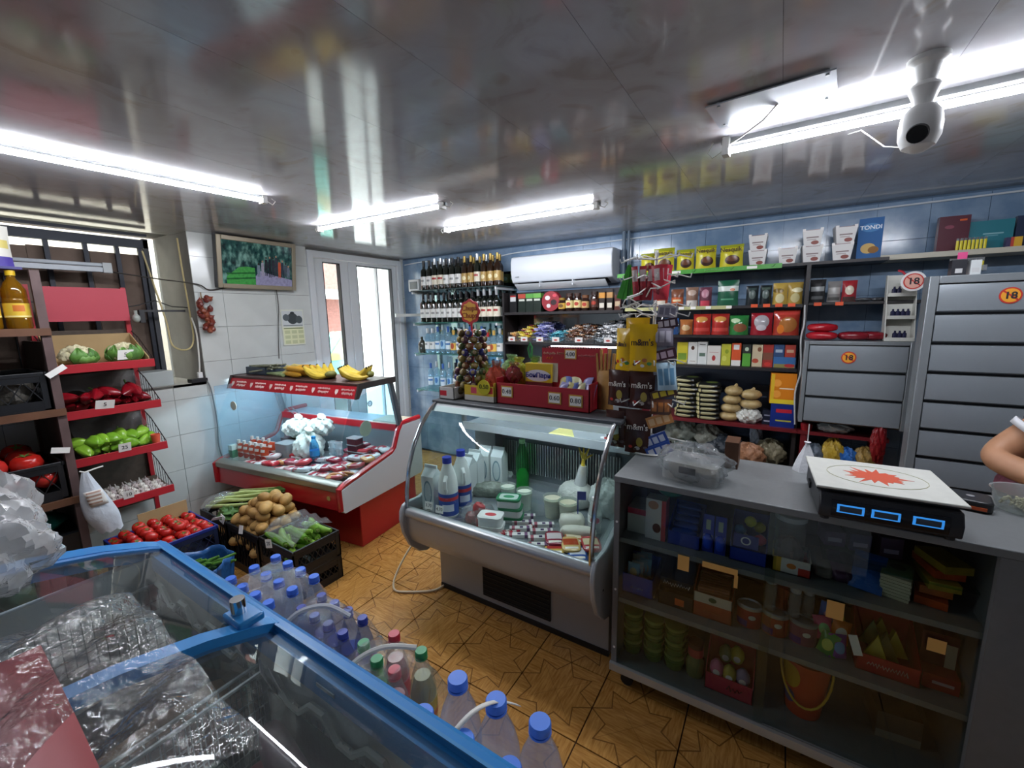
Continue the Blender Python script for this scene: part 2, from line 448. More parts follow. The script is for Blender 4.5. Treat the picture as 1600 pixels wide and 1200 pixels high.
# back wall: blue glazed tile
def blue_mat():
    m, N, L, b = newmat('blue_tile')
    t = N.new('ShaderNodeTexCoord'); oi = N.new('ShaderNodeObjectInfo'); ad = N.new('ShaderNodeVectorMath')
    L.new(t.outputs['Object'], ad.inputs[0]); L.new(oi.outputs['Location'], ad.inputs[1])
    n = N.new('ShaderNodeTexNoise'); n.inputs['Scale'].default_value = 7; n.inputs['Detail'].default_value = 6; L.new(ad.outputs[0], n.inputs[0])
    cr = N.new('ShaderNodeValToRGB'); e = cr.color_ramp.elements
    e[0].position = .35; e[0].color = lin('667F9A'); e[1].position = .68; e[1].color = lin('889DB4')
    L.new(n.outputs[0], cr.inputs[0]); L.new(cr.outputs[0], b.inputs['Base Color']); b.inputs['Roughness'].default_value = .16
    return m
wb = struct('wall_back', G().bx(XL - .1, XR, YB + .006, YB + .1, 0, H + .05), mat('4A6078', .8))
bw, bh = .25, .335
bt = G().bx(-bw / 2 + .001, bw / 2 - .001, -.006, .006, -bh / 2 + .001, bh / 2 - .001).mesh('tile', blue_mat(), 0)
bt2 = G().bx(-bw / 2 + .001, bw / 2 - .001, -.006, .006, -.115, .115).mesh('tile', bt.materials[0], 0)
for i in range(21):
    for k in range(6):
        place('tile', bt, wb, (XL + .125 + i * bw, YB, (k + .5) * bh))
    place('tile', bt2, wb, (XL + .125 + i * bw, YB, 6 * bh + .117))
struct('wall_right', G().bx(XR, XR + .1, YF, YB + .1, 0, H + .05), mat('8C8E90', .6, noise=.1))
struct('wall_front', G().bx(XL - .5, XR, YF - .1, YF, 0, H + .05), mat('8C8E90', .6, noise=.1))

# street door: white frame, two leaves with tall panes
PVC = mat('D5D8DA', .35)
d1 = place('door_1', None, None, (XL - .04, 0, 0)); d1['kind'] = 'structure'
def frame(g, x0, x1, y0, y1, z0, z1, t, t2=None):
    t2 = t2 or t
    g.bx(x0, x1, y0, y0 + t, z0, z1).bx(x0, x1, y1 - t, y1, z0, z1).bx(x0, x1, y0 + t, y1 - t, z0, z0 + t2).bx(x0, x1, y0 + t, y1 - t, z1 - t2, z1)
    return g
part('door_frame', frame(G(), -.05, .06, .84, 2.0, 0, 2.23, .06), PVC, d1, bevel=.004)
for y0, y1, pa, pb, pz in ((.905, 1.29, 1.01, 1.19, 2.13), (1.295, 1.935, 1.40, 1.865, 2.13)):
    lf = part('door_leaf', G().bx(-.02, .035, y0, pa, .03, 2.165).bx(-.02, .035, pb, y1, .03, 2.165).bx(-.02, .035, pa, pb, .03, .35).bx(-.02, .035, pa, pb, pz, 2.165), PVC, d1, bevel=.004)
    part('gasket', frame(G(), -.01, .037, pa - .006, pb + .006, .345, pz + .006, .008), mat('22242A', .6), lf)
    part('pane', G().bx(.0, .006, pa, pb, .35, pz), film('F2F8F8', .01, 0), lf)
    if pa > 1.3: part('glazing_bar', G().bx(-.012, .03, 1.655, 1.672, .35, pz), PVC, lf)
    for z in (.35, 1.1, 1.85): part('hinge', G().cyl((.045, y0 - .004 if pa < 1.3 else y1 + .004, z - .05), (.045, y0 - .004 if pa < 1.3 else y1 + .004, z + .05), .011, n=8), PVC, lf)
    if pa < 1.3: part('door_handle', G().cyl((.035, y1 - .04, 1.05), (.08, y1 - .04, 1.05), .011, n=8).cyl((.08, y1 - .03, 1.05), (.08, y1 - .15, 1.05), .01, n=8), WHITE, lf)

# the street outside the door and window
struct('pavement', G().bx(-9, XL - .5, -5, 9, -.2, -.12), mat('B8B4AC', .9, noise=.15))
brick = mat('8A5A50', .85, noise=.25, nscale=14)
one('pale_backdrop', G().bx(-.1, 0, -2.4, 2.4, 0, 4), mat('D8C4AE', .9, noise=.08), 'pale plaster wall close outside the barred window', 'wall', (-3.3, -2.0, -.12))  # added pale surface, so cream brightness shows past the window boards
hs = thing('street_house', 'red brick building across the street seen through the door panes', 'building', (-8.5, 3, -.12))
part('wall', G().bx(-.3, 0, -6, 7, 0, 5), brick, hs)
part('awning', G().prism([(0, 2.5), (.9, 2.25), (.9, 2.2), (0, 2.3)], 'y', -3, 5), mat('E4E0D8', .7), hs)
for k in range(4): part('shutter', G().bx(-.02, .03, -4.6 + k * 2.6, -2.9 + k * 2.6, 0, 2.2), mat('D9D9D6', .6), hs)
cr = thing('parked_car', 'pale teal parked car outside the glazed shop door', 'car', (-5.6, 3.9, -.12), PI / 2)
body = [(-2.0, .3), (-2.05, .62), (-1.95, .85), (-1.2, .95), (-.75, 1.42), (.75, 1.45), (1.35, .98), (2.0, .9), (2.1, .6), (2.05, .3)]
part('body', G().prism(body, 'y', -.8, .8), mat('5FA092', .25, coat=.6), cr, bevel=.05)
part('side_window', G().prism([(-1.0, .98), (-.68, 1.36), (-.05, 1.38), (-.05, .98)], 'y', -.82, .82), mat('8A865A', .1), cr)
part('side_window', G().prism([(.05, .98), (.05, 1.38), (.68, 1.38), (1.1, .98)], 'y', -.82, .82), mat('8A865A', .1), cr)
for x in (-1.3, 1.3):
    for y in (-.72, .72): part('wheel', G().cyl((x, y - .1, .31), (x, y + .1, .31), .31, n=20), BLACK, cr)
one('traffic_barrier', G().prism([(-.32, 0), (.32, 0), (.12, 1.05), (-.12, 1.05)], 'y', -.2, .2), mat('B82E28', .6), 'red tapering plastic barrier on the pavement outside the door', 'barrier', (-4.15, 3.35, -.12), bevel=.04)
one('entrance_wall', G().bx(-1.3, 0, -.06, .06, 0, 2.6).bx(-1.3, -.2, .06, .5, 0, 1.1), mat('E6E4DE', .8), 'white rendered side wall of the entrance porch outside', 'wall', (XL - .2, 2.3, -.12))
# ---------------------------------------------------------------- lamps and fittings of the ceiling
TUBEM = mat('F2F6FF', .3, emit=TUBE)
def tube_lamp(label, p0, p1, z, group='fluorescent batten lamps'):
    p0, p1 = Vector((p0[0], p0[1], 0)), Vector((p1[0], p1[1], 0)); d = p1 - p0; ln = d.length
    t = thing('tube_lamp', label, 'lamp', ((p0.x + p1.x) / 2, (p0.y + p1.y) / 2, z), math.atan2(d.y, d.x), group)
    a = ln / 2
    part('housing', G().bx(-a - .02, a + .02, .012, .03, H - z - .02, H - z - .001), mat('8A8C8C', .5), t)
    for s in (-1, 1):
        part('end_cap', G().bx(s * a - .012, s * a + .012, -.016, .03, -.016, H - z - .002), mat('CFCFCB', .5), t)
        part('lamp_wire', G().tube([(s * (a + .012), .01, .005), (s * (a + .05), .015, -.012), (s * (a + .07), .02, .01), (s * (a + .05), .02, H - z - .002)], .0025, 5), mat('D8D8D0', .5), t)
    g = G()                                     # opaque back added to the tube to keep its light off the ceiling
    pts = [(.0125 * math.cos(2 * PI * k / 24), .0125 * math.sin(2 * PI * k / 24)) for k in range(24)]
    for k in range(24):
        (y0, z0), (y1, z1) = pts[k], pts[(k + 1) % 24]
        g.add([(-a + .012, y0 - .002, z0), (-a + .012, y1 - .002, z1), (a - .012, y1 - .002, z1), (a - .012, y0 - .002, z0)], [(0, 1, 2, 3)], 1 if (z0 + z1) / 2 > .0125 * .42 else 0)
    part('fluorescent_tube', g, [TUBEM, mat('B0B2B2', .4, .5)], t)
    return t
tube_lamp('glowing fluorescent tube lamp above the vegetable stand', (-.62, -1.42), (-.54, -.25), 2.232)
tube_lamp('glowing fluorescent tube lamp in front of the street door', (-.99, .375), (.145, .41), 2.232)
tube_lamp('glowing fluorescent tube lamp in front of the air conditioner', (-.30, .967), (.885, .962), 2.232)
tube_lamp('glowing fluorescent tube lamp above the counter, beside the dome camera', (1.65, .355), (2.81, .30), 2.205)

hp = thing('ceiling_plate', 'bare metal cover plate hanging from the ceiling beside the lamp', 'plate', (1.80, .10, H))
part('plate', G().bx(-.17, .17, -.10, .10, -.012, -.008, M=Matrix.Rotation(math.radians(-6), 4, 'Z')), mat('B4BCC4', .22, .25), hp)
for x, y in ((-.14, -.07), (.14, -.1), (.15, .07), (-.14, .09)): part('screw', G().cyl((x, y, -.016), (x, y, 0), .005, n=8), STEEL, hp)
part('wire', G().tube([(.02, .02, -.012), (-.02, .08, -.03), (-.09, .15, -.045), (-.13, .21, -.04)], .003, 5), mat('55504A', .5), hp)

cc = thing('security_camera', 'white dome security camera hanging from the ceiling beside the lamp', 'camera', (2.165, .085, H))
part('mount', G().lathe([(.045, 0), (.045, -.012), (.03, -.02), (.022, -.06), (.03, -.068)], 20), WHITE, cc)
part('bracket', G().lathe([(.03, -.066), (.036, -.075), (.026, -.1), (.022, -.12), (.03, -.125)], 20), WHITE, cc)
hd = part('head', G().lathe([(.0, -.12), (.03, -.122), (.042, -.14), (.047, -.17), (.046, -.2), (.036, -.225), (.015, -.238), (0, -.24)], 24), WHITE, cc)
_d = Vector((-.25, -.9, -.35)).normalized()
part('lens', G().cyl(Vector((0, 0, -.185)) + _d * .038, Vector((0, 0, -.185)) + _d * .052, .025, .022, n=20), mat('0A0A0C', .08), hd)
part('camera_wire', G().tube([(-.03, .03, -.21), (-.06, .1, -.18), (-.1, .3, -.06), (-.12, .5, -.004)], .0018, 5), mat('C8C8C4', .5), cc)

wr = one('wall_cable', G().tube(sm([(-1.86, 2.035, 2.19), (-1.5, 2.035, 2.2), (-1.45, 2.035, 2.13), (-1.2, 2.035, 2.15), (-.6, 2.035, 2.17), (-.3, 2.035, 2.19), (.4, 2.035, 2.195), (1.2, 2.035, 2.205), (2.1, 2.035, 2.21), (3.3, 2.035, 2.225)]), .006, 6), mat('C9CFD4', .5),
         'thin white cable clipped along the top of the blue wall', 'cable')

# ---------------------------------------------------------------- red display fridge (local frame: x along the front, y to the back)
RF = math.radians(7)
f1 = thing('display_fridge', 'red and white serve-over display fridge with bananas on its canopy', 'fridge', (-1.79, -.165, 0), RF, 'display fridges')
L1 = 1.35
part('base', G().bx(.05, L1 - .03, .17, .78, 0, .33), RED, f1, bevel=.006)
side = [(.0, .345), (.02, .325), (.82, .325), (.85, .35), (.85, .775), (.63, .775), (.58, .72), (.53, .61), (.50, .585), (.05, .50), (.0, .49)]
for x in (0, L1 - .035):
    e = part('end_panel', G().prism(side, 'x', x, x + .035), mat('C9CDD2', .35), f1, bevel=.004)
    xe = x + .0175
    part('edge_trim', G().tube([(xe, .0, .35), (xe, -.004, .5), (xe, .05, .517), (xe, .5, .60), (xe, .535, .625), (xe, .585, .735), (xe, .63, .787), (xe, .85, .79)], .02, 8), RED, e)
part('front_panel', G().prism([(.0, .345), (.035, .345), (.035, .49), (.0, .49)], 'x', .03, L1 - .03), RED, f1)
part('front_rail', G().prism([(-.012, .475), (-.012, .515), (.02, .53), (.055, .53), (.055, .49)], 'x', .03, L1 - .03), mat('8C8478', .3, .6), f1, bevel=.004)
part('front_badge', G().cyl((L1 - .12, -.004, .42), (L1 - .12, .004, .42), .016, n=16), mat('B8B07A', .3, .8), f1)
part('lower_tray', G().prism([(.035, .345), (.17, .30), (.17, .34), (.035, .42)], 'x', .04, L1 - .04), mat('6A1018', .4), f1)
part('deck', G().bx(.035, L1 - .035, .05, .60, .475, .485), mat('B9C0C4', .3, .5), f1)
part('inner_back', G().bx(.035, L1 - .035, .585, .60, .485, .735), mat('7C868C', .4, .3), f1)
part('worktop', G().bx(.03, L1 - .03, .60, .85, .75, .775), mat('B8C4CC', .3), f1)
part('worktop_edge', G().bx(.03, L1 - .03, .585, .605, .725, .785), RED, f1)
part('cutting_board', G().bx(L1 - .3, L1 - .04, .63, .82, .776, .79), mat('D8CBB0', .6), f1)
part('inner_liner', G().bx(.035, .04, .05, .6, .485, 1.1), film('DDF0FA', .05, .12), f1)
top = part('canopy_board', G().bx(-.005, L1 + .005, .22, .56, 1.135, 1.158), mat('4A3430', .4), f1, bevel=.004)
strip = part('canopy_strip', G().prism([(.212, 1.14), (.175, 1.062), (.18, 1.06), (.222, 1.138)], 'x', 0, L1), mat('B5202B', .35), f1)
part('canopy_end', G().prism([(.17, 1.06), (.21, 1.162), (.57, 1.162), (.57, 1.12), (.24, 1.12), (.2, 1.06)], 'x', L1 - .002, L1 + .012), mat('3A3432', .4), f1)
part('canopy_end', G().prism([(.17, 1.06), (.21, 1.162), (.57, 1.162), (.57, 1.12), (.24, 1.12), (.2, 1.06)], 'x', -.012, .002), mat('3A3432', .4), f1)
tilt = math.atan2(1.14 - 1.062, .212 - .175)
WTX = mat('F0DCD4', .5)
for k in range(6):
    x = .10 + k * .225
    sh = part('shield_emblem', G().prism([(-.013, .018), (.013, .018), (.013, -.004), (0, -.022), (-.013, -.004)], 'y', -.001, .001), WTX, strip, (x - .055, .19, 1.099), (tilt - PI / 2, 0, 0))
    scrawl(strip, .12, .016, (x + .045, .1985, 1.116), WTX, (tilt - PI / 2, 0, 0), k); scrawl(strip, .10, .024, (x + .045, .187, 1.092), WTX, (tilt - PI / 2, 0, 0), k + 9)
for x in (.015, L1 - .02):
    part('canopy_arm', G().prism([(.52, 1.135), (.56, 1.135), (.645, .78), (.595, .78)], 'x', x - .012, x + .012), mat('7A7C7E', .35, .7), f1)
cur1 = [(.03, .53), (.02, .60), (.025, .70), (.055, .83), (.105, .95), (.18, 1.065)]
part('front_glass', rail(G(), cur1, .02, L1 - .02), film('EAF8FA', .012), f1)
part('side_glass', G().prism(cur1 + [(.53, 1.13), (.6, .78), (.57, .72), (.52, .62), (.05, .52)], 'x', L1 - .008, L1 - .004), film('EAF8FA', .012), f1)
part('back_glass', G().prism([(.55, 1.13), (.61, .79), (.614, .79), (.554, 1.13)], 'x', .04, L1 - .05), film('E4F2FA', .02, .05), f1)
part('interior_tube', G().cyl((.12, .32, 1.105), (L1 - .12, .32, 1.105), .011, n=10), mat('D8F0FF', .3, emit=TUBE * .6), f1)
for x, z in ((.14, 1.0), (.27, .96)): part('sticker', G().cyl((x, .118, z - .06), (x, .114, z - .06), .035, n=20), mat('C8B49C', .6), f1) if x < .2 else None
part('sticker', G().prism([(.055 * math.cos(a * PI / 12), .055 * math.sin(a * PI / 12)) for a in range(24)], 'x', 0, .002), mat('D9CBB4', .6), f1, (L1 - .011, .26, .84))
part('sticker', G().prism([(.024 * math.cos(a * PI / 12), .024 * math.sin(a * PI / 12)) for a in range(24)], 'y', -.001, .001), paint('5A2028', [('e', 0, 0, .016, .016, 'C8B4A8')]), f1, (L1 - .28, .594, .93), (-.25, 0, 0))
for x in (.2, .28): part('fridge_cord', G().tube([(x, .56, 1.1), (x + .02, .5, .98), (x - .03, .53, .85), (x + .06, .58, .74)], .003, 5), mat('5C7078', .5), f1)

# ---------------------------------------------------------------- grey display fridge
f2 = thing('display_fridge', 'grey curved-glass display fridge with candy boxes on its top', 'fridge', (.2, -.02, 0), 0, 'display fridges')
L2 = 1.1
SIL = mat('A5A9AC', .38, .35); SILD = mat('7E8284', .45, .4)
part('base', G().bx(.07, L2, .14, .26, .0, .30).bx(.07, L2, .26, .75, .03, .30), SIL, f2)
part('kick_strip', G().bx(.07, L2, .136, .142, .0, .03), BLACK, f2)
gr = part('grille_opening', G().bx(.385, .80, .130, .139, .065, .235), mat('0C0D0F', .7), f2)
for k in range(6): part('louvre', G().bx(.39, .795, .126, .132, .078 + k * .026, .083 + k * .026), mat('1C1E22', .5), gr)
prof = [(.15, .285), (.10, .29), (.03, .315), (-.02, .36), (-.045, .42), (-.05, .49), (-.05, .515)]
part('bumper_skin', rail(G(), prof + [(-.05, .515)], .0, L2), SIL, f2)
part('bumper_roll', G().cyl((0, -.033, .535), (L2, -.033, .535), .03, n=16), mat('B4B8BA', .3, .5), f2)
endp = [(-.085, .50), (-.08, .55), (-.06, .58), (-.03, .59), (.06, .585), (.33, .66), (.6, .68), (.75, .7), (.75, .34), (.3, .30), (.16, .25), (.10, .235), (.04, .26), (-.03, .33), (-.07, .42)]
for x in (-.012, L2 - .01):
    e = part('end_panel', G().prism(endp, 'x', x, x + .022), mat('AEB2B5', .4, .2), f2, bevel=.005)
    part('bolt', G().cyl((x - .002, .02, .42), (x + .024, .02, .42), .005, n=8), BLACK, e)
part('deck', G().bx(.01, L2 - .01, -.03, .66, .505, .515), mat('B4BCC0', .22, .7), f2)
part('inner_back', G().bx(.01, L2 - .01, .66, .675, .515, .9), mat('6E767C', .4, .4), f2)
fin = []
for k in range(46):
    x = .2 + k * .0172; fin += [(x, .645, .60 if k % 2 else .80), (x, .645, .80 if k % 2 else .60)]
part('cooling_coil', G().tube(fin, .0055, 5), mat('C4C8CA', .25, .9), f2)
part('coil_housing', G().bx(.18, 1.02, .60, .655, .515, .56).bx(.02, .18, .58, .66, .515, .9), mat('8A9094', .35, .6), f2)
part('rear_shelf', G().bx(.02, L2 - .02, .47, .86, .905, .925), mat('A8B4BA', .25, .5), f2, bevel=.004)
part('rear_shelf_edge', G().bx(.02, L2 - .02, .458, .472, .89, .935), mat('C4C8CA', .3, .6), f2)
cur2 = [(-.035, .56), (-.03, .66), (-.005, .78), (.04, .89), (.105, .99), (.19, 1.07), (.235, 1.10)]
part('front_glass', rail(G(), cur2, .015, L2 - .015), film('EDF6F4', .012), f2)
for x in (.012, L2 - .02):
    part('chrome_post', G().tube([(x, y - .006, z) for y, z in cur2], .011, 8), CHROME, f2)
    part('rear_post', G().bx(x - .012, x + .012, .47, .495, .93, 1.1), STEEL, f2)
part('side_glass', G().prism(cur2 + [(.48, 1.1), (.48, .93), (.6, .9), (.6, .66)], 'x', L2 - .014, L2 - .010), film('EDF6F4', .012), f2)
part('side_glass', G().prism(cur2 + [(.48, 1.1), (.48, .93), (.6, .9), (.6, .66)], 'x', .004, .008), film('EDF6F4', .012), f2)
part('top_board', G().bx(-.01, L2 + .01, .22, .56, 1.10, 1.115), mat('4E5256', .4), f2, bevel=.003)
part('light_strip', G().prism([(.225, 1.098), (.19, 1.06), (.30, 1.04), (.32, 1.098)], 'x', .01, L2 - .02), mat('E6EEEE', .35), f2)
part('interior_tube', G().cyl((.1, .335, 1.075), (L2 - .1, .335, 1.075), .008, n=10), mat('E8F4FF', .3, emit=TUBE * .3), f2)
part('glass_sticker', G().bx(.93, 1.0, .455, .458, .955, .965), paint('D8D8D8', [('r', .95, .98, .95, .97, 'B03030')]), f2)
one('fridge_cord', G().tube(sm([(.285, .2, .32), (.12, .22, .3), (.04, .12, .2), (.02, 0, .07), (.06, -.06, .012), (.15, -.03, .01), (.27, .06, .01), (.29, .16, .015)]), .006, 8), mat('C9B898', .5), 'beige power cord looping from the grey display fridge to the floor', 'cord')

# ---------------------------------------------------------------- counter with glazed front
ct = thing('shop_counter', 'grey laminate glass-fronted shop counter carrying the weighing scale', 'counter', (1.36, -.02, 0))
LAM = mat('76797A', .4, noise=.05, nscale=60); LAMD = mat('6C6E70', .5, noise=.06, nscale=40)
part('worktop', G().bx(-.0, 1.6, -.012, .44, .932, .957), LAM, ct, bevel=.003)
part('side_panel', G().bx(0, .022, .0, .43, .10, .932), LAMD, ct)
part('side_panel', G().bx(1.065, 1.087, .0, .43, .10, .932), LAMD, ct)
part('end_front', G().bx(1.055, 1.6, -.012, .01, .08, .932), LAMD, ct)
part('back_panel', G().bx(.022, 1.6, .42, .435, .10, .932), mat('4A423C', .7), ct)
part('shelf', G().bx(.022, 1.065, .015, .42, .668, .688), LAM, ct)
part('shelf', G().bx(.022, 1.065, .015, .42, .398, .418), LAM, ct)
part('bottom_board', G().bx(0, 1.6, .0, .43, .095, .118), LAM, ct)
part('bottom_rail', G().bx(-.004, 1.6, -.014, .002, .085, .118), mat('C8CCCC', .3, .6), ct)
part('glass_pane', G().bx(.024, .56, .002, .006, .12, .93), film('EEF4F2', .01), ct)
part('glass_pane', G().bx(.53, 1.06, .008, .012, .12, .93), film('EEF4F2', .01), ct)
part('glass_shelf', G().bx(.69, 1.06, .08, .40, .765, .771), film('D8ECE4', .02), ct)
for x, y in ((.06, .04), (.06, .38), (1.0, .04), (1.0, .38)):
    c = part('caster', G().cyl((x, y - .012, .028), (x, y + .012, .028), .026, n=14), BLACK, ct)
    part('caster_fork', G().bx(x - .014, x + .014, y - .018, y + .018, .05, .095), CHROME, c)
for z in (.19, .46, .76): part('screw_cap', G().cyl((.012, -.002, z), (.012, .002, z), .005, n=8), WHITE, ct)
NOTE = mat('D9A85C', .8)
for k, (x0, x1, z0, z1) in enumerate(((.25, .29, .63, .69), (.335, .45, .668, .69), (.44, .452, .62, .668), (.705, .75, .612, .672), (.945, .985, .60, .64))):
    part('sticky_note', G().bx(x0, x1, -.0025, -.0008, z0, z1), NOTE, ct)

# ---------------------------------------------------------------- shelving on the back wall
SHB = mat('1E1A1C', .5); REDB = mat('6A1C22', .4)
def shelf(name, label, x0, x1, y0, y1, z, th, m, group=None, cat='shelf', extra=None):
    t = thing(name, label, cat, (x0, y0, z), 0, group)
    part('board', G().bx(0, x1 - x0, 0, y1 - y0, -th, 0), m, t, bevel=.002)
    return t
s = []
GLS = film('BFE8DE', .03, .10, milkcol='8FD0C8')
for k, z in enumerate((1.868, 1.535, 1.21, .815)):
    t = shelf('glass_shelf', 'green-edged glass shelf, %s from the top, holding drink bottles' % ORD[k], -1.47, -.355, 1.72, 2.028, z, .01, mat('3A4A4C', .2, .2) if k == 0 else GLS, 'glass shelves')
    for x in (.02, 1.09): part('bracket', G().bx(x - .008, x + .008, .0, .32, -.035, -.011), mat('C8CCD0', .4), t)
one('mirror_panel', G().bx(-1.42, -.34, 2.030, 2.040, .83, 2.02), mat('9FC0CC', .06, 1), 'mirror panel behind the bottle shelves', 'mirror')
one('shelf_bracket', G().bx(0, .025, 0, .31, 0, .03).bx(-.02, .045, .28, .31, -.03, .06).bx(-.01, .035, -.01, .03, -.004, .034), mat('C9CCC8', .4), 'pale folding bracket arm on the blue wall beside the door', 'bracket', (-1.72, 1.73, 1.60), (0, 0, -.55))
mb = thing('junction_box', 'small white wall-mounted box beside the top bottle shelf', 'box', (-1.55, 1.86, 1.87))
part('case', G().bx(-.09, .07, 0, .16, 0, .13), mat('C4C8CA', .4), mb, bevel=.008)
part('screen', G().bx(-.065, .045, -.003, .002, .025, .105), mat('50585E', .2), mb)
up = [(-.33, 0.0), (.80, 0)]
case = thing('shelf_case', 'dark wooden shelf unit under the air conditioner', 'shelf', (-.335, 1.78, 0))
part('shelf_board', G().bx(0, 1.14, 0, .26, 1.595, 1.618), SHB, case)
part('shelf_board', G().bx(0, 1.16, 0, .26, 1.322, 1.342), SHB, case)
part('side_board', G().bx(-.012, .008, 0, .26, .8, 1.80), SHB, case)
part('back_board', G().bx(0, 1.16, .255, .265, .8, 1.81), mat('2A2224', .4), case)
part('mirror_strip', G().bx(.19, 1.14, .247, .255, 1.345, 1.59), mat('AEB8BC', .05, 1), case)
part('light_tube', G().cyl((.45, .1, 1.307), (1.13, .1, 1.307), .006, n=8), mat('E6F4FF', .3, emit=TUBE * .12), case)
ru = thing('shelf_unit', 'tall black grocery shelf unit with a red bottom board', 'shelf', (.86, 1.73, 0))
for z in (1.628, 1.425, 1.205): part('shelf_board', G().bx(0.02, 1.13, .0, .31, z - .02, z), SHB, ru)
part('top_board', G().bx(-.08, 1.53, .02, .31, 1.87, 1.888), SHB, ru)
rsh = shelf('wall_shelf', 'black wall shelf above the small flap cabinet holding dark packets', 2.02, 2.60, 1.78, 2.04, 1.635, .018, SHB)
rbd = thing('low_table', 'dark red wooden bench board under the small flap cabinet', 'bench', (2.02, 1.69, 0))
part('board', G().bx(0, .46, 0, .35, .785, .808), REDB, rbd)
for x in (.02, .41):
    for y in (.01, .3): part('leg', G().bx(x, x + .035, y, y + .035, 0, .785), REDB, rbd)
part('bottom_board', G().bx(.02, 1.157, -.04, .31, .785, .808), REDB, ru)
for x in (.0, 1.135): part('upright', G().bx(x, x + .022, .0, .31, 0, 1.87), SHB, ru)
part('back_board', G().bx(.02, 1.13, .3, .312, .0, 1.205), mat('24324A', .5), ru)
led = part('price_rail', G().bx(-.09, 1.0, .0, .02, 1.862, 1.892), mat('4C9A3C', .4), ru)
for k in range(4):
    if k % 2 == 0: scrawl(led, .12, .014, (.12 + k * .24, -.001, 1.877), mat('A8D890', .5), seed=k)
    else: part('price_slip', G().bx(.08 + k * .24, .14 + k * .24, -.002, .0, 1.868, 1.886), PAPER, led)
    part('tick_mark', G().tube([(.22 + k * .24, -.001, 1.879), (.226 + k * .24, -.001, 1.870), (.242 + k * .24, -.001, 1.887)], .0018, 4), mat('1E5A28', .5), led)
l2 = part('price_rail', G().bx(-.02, .72, -.008, .0, 1.605, 1.63), mat('B8B884', .4), ru)
for x in (.33, .38, .46, .56, .69): part('price_slip', G().bx(x, x + .035, -.011, -.008, 1.609, 1.628), PAPER, l2)
OR = mat('E0562A', .6)
for x in (.86, .93, 1.0, 1.07): part('price_slip', G().bx(x - .02, x + .02, -.006, .0, 1.612, 1.634), OR, ru)
for x in (.05, .16): part('price_slip', G().bx(x - .02, x + .02, -.006, .0, -.022, 0), OR, rsh)
rs = shelf('wall_shelf', 'cream wall shelf holding gift boxes near the ceiling', 2.34, 3.3, 1.80, 2.04, 1.902, .03, mat('BDB8A8', .5))
cable = one('hanging_cable', G().tube(sm([(2.0, 1.715, 1.62), (2.005, 1.71, 1.5), (1.995, 1.71, 1.4), (2.01, 1.71, 1.2), (1.99, 1.71, 1.05), (2.005, 1.71, .84)]), .005, 6), mat('B9BCBC', .5), 'pale cable hanging down the shelf upright beside the drawers', 'cable')

def roller_cabinet(label, x0, x1, y0, y1, z0, z1, n, stick, fr=.022):
    t = thing('flap_cabinet', label, 'cabinet', (x0, y0, z0), 0, 'age-restricted goods cabinets')
    w, hh, d = x1 - x0, z1 - z0, y1 - y0
    part('carcass', G().bx(fr, w - fr, .03, d, 0, hh - fr), mat('2A2C30', .5), t)
    part('side_skin', G().bx(0, fr, .03, d, 0, hh), mat('8E9498', .35, .4), t)
    part('side_skin', G().bx(w - fr, w, .03, d, 0, hh), mat('8E9498', .35, .4), t)
    part('top_skin', G().bx(fr, w - fr, .03, d, hh - fr, hh), mat('8E9498', .35, .4), t)
    part('frame', G().bx(0, fr, 0, .03, 0, hh).bx(w - fr, w, 0, .03, 0, hh).bx(fr, w - fr, 0, .03, hh - fr, hh), mat('8E9498', .35, .4), t, bevel=.003)
    ph = (hh - fr) / n
    for k in range(n):
        a = k * ph; p = G().prism([(.012, a + .008), (.002, a + .015), (.0, a + ph * .6), (.01, a + ph - .006), (.03, a + ph - .004), (.03, a + .008)], 'x', fr + .004, w - fr - .004)
        f = part('flap', p, mat('8B9298', .32, .25), t)
        if k == n - 1:
            st = part('age_sticker', G().cyl((stick, -.002, a + ph * .55), (stick, .001, a + ph * .55), .036, n=24), mat('C23228', .5), f)
            part('sticker_face', G().cyl((stick, -.003, a + ph * .55), (stick, .0, a + ph * .55), .03, n=24), mat('E8A02C', .5), st)
            text(st, '18', .042, (stick, -.004, a + ph * .55 - .001), INK, bold=.001)
            part('strike_bar', G().bx(-.03, .03, -.0042, -.003, -.003, .003, M=Matrix.Translation((stick, 0, a + ph * .55)) @ Matrix.Rotation(.7, 4, 'Y')), mat('C23228', .5), st)
    return t
roller_cabinet('small grey three-flap cabinet with an 18 sticker on its upper flap', 2.015, 2.525, 1.6, 2.03, .885, 1.40, 3, .22)
roller_cabinet('tall grey cabinet of stacked flaps with an 18 sticker at the frame edge', 2.46, 3.15, 1.2, 1.30, .0, 1.735, 12, .27, .035)

# air conditioner
ac = thing('air_conditioner', 'white wall air conditioner with its louvre open above the dark shelf', 'air conditioner', (-.28, 1.83, 1.85))
pr = [(.03, .04), (.01, .08), (.0, .13), (.0, .22), (.015, .265), (.05, .275), (.215, .275), (.215, .0), (.14, .0)]
part('case', G().prism(pr, 'x', 0, .97), mat('D3D8DE', .3), ac, bevel=.008)
part('air_slot', G().prism([(.035, .036), (.14, -.002), (.14, .004), (.04, .042)], 'x', .05, .92), mat('15171A', .6), ac)
part('louvre', G().prism([(-.012, .022), (-.006, .012), (.06, -.03), (.055, -.018)], 'x', .05, .92), mat('C8CED4', .3), ac)
for x in (.3, .62): part('louvre_arm', G().bx(x, x + .008, .0, .06, -.01, .035), mat('C8CED4', .3), ac)
part('trim_line', G().bx(.35, .9, -.002, .002, .172, .178), mat('F2F4F6', .2), ac)
part('badge', G().bx(.05, .09, -.002, .002, .085, .091), mat('8A9098', .3, .5), ac)
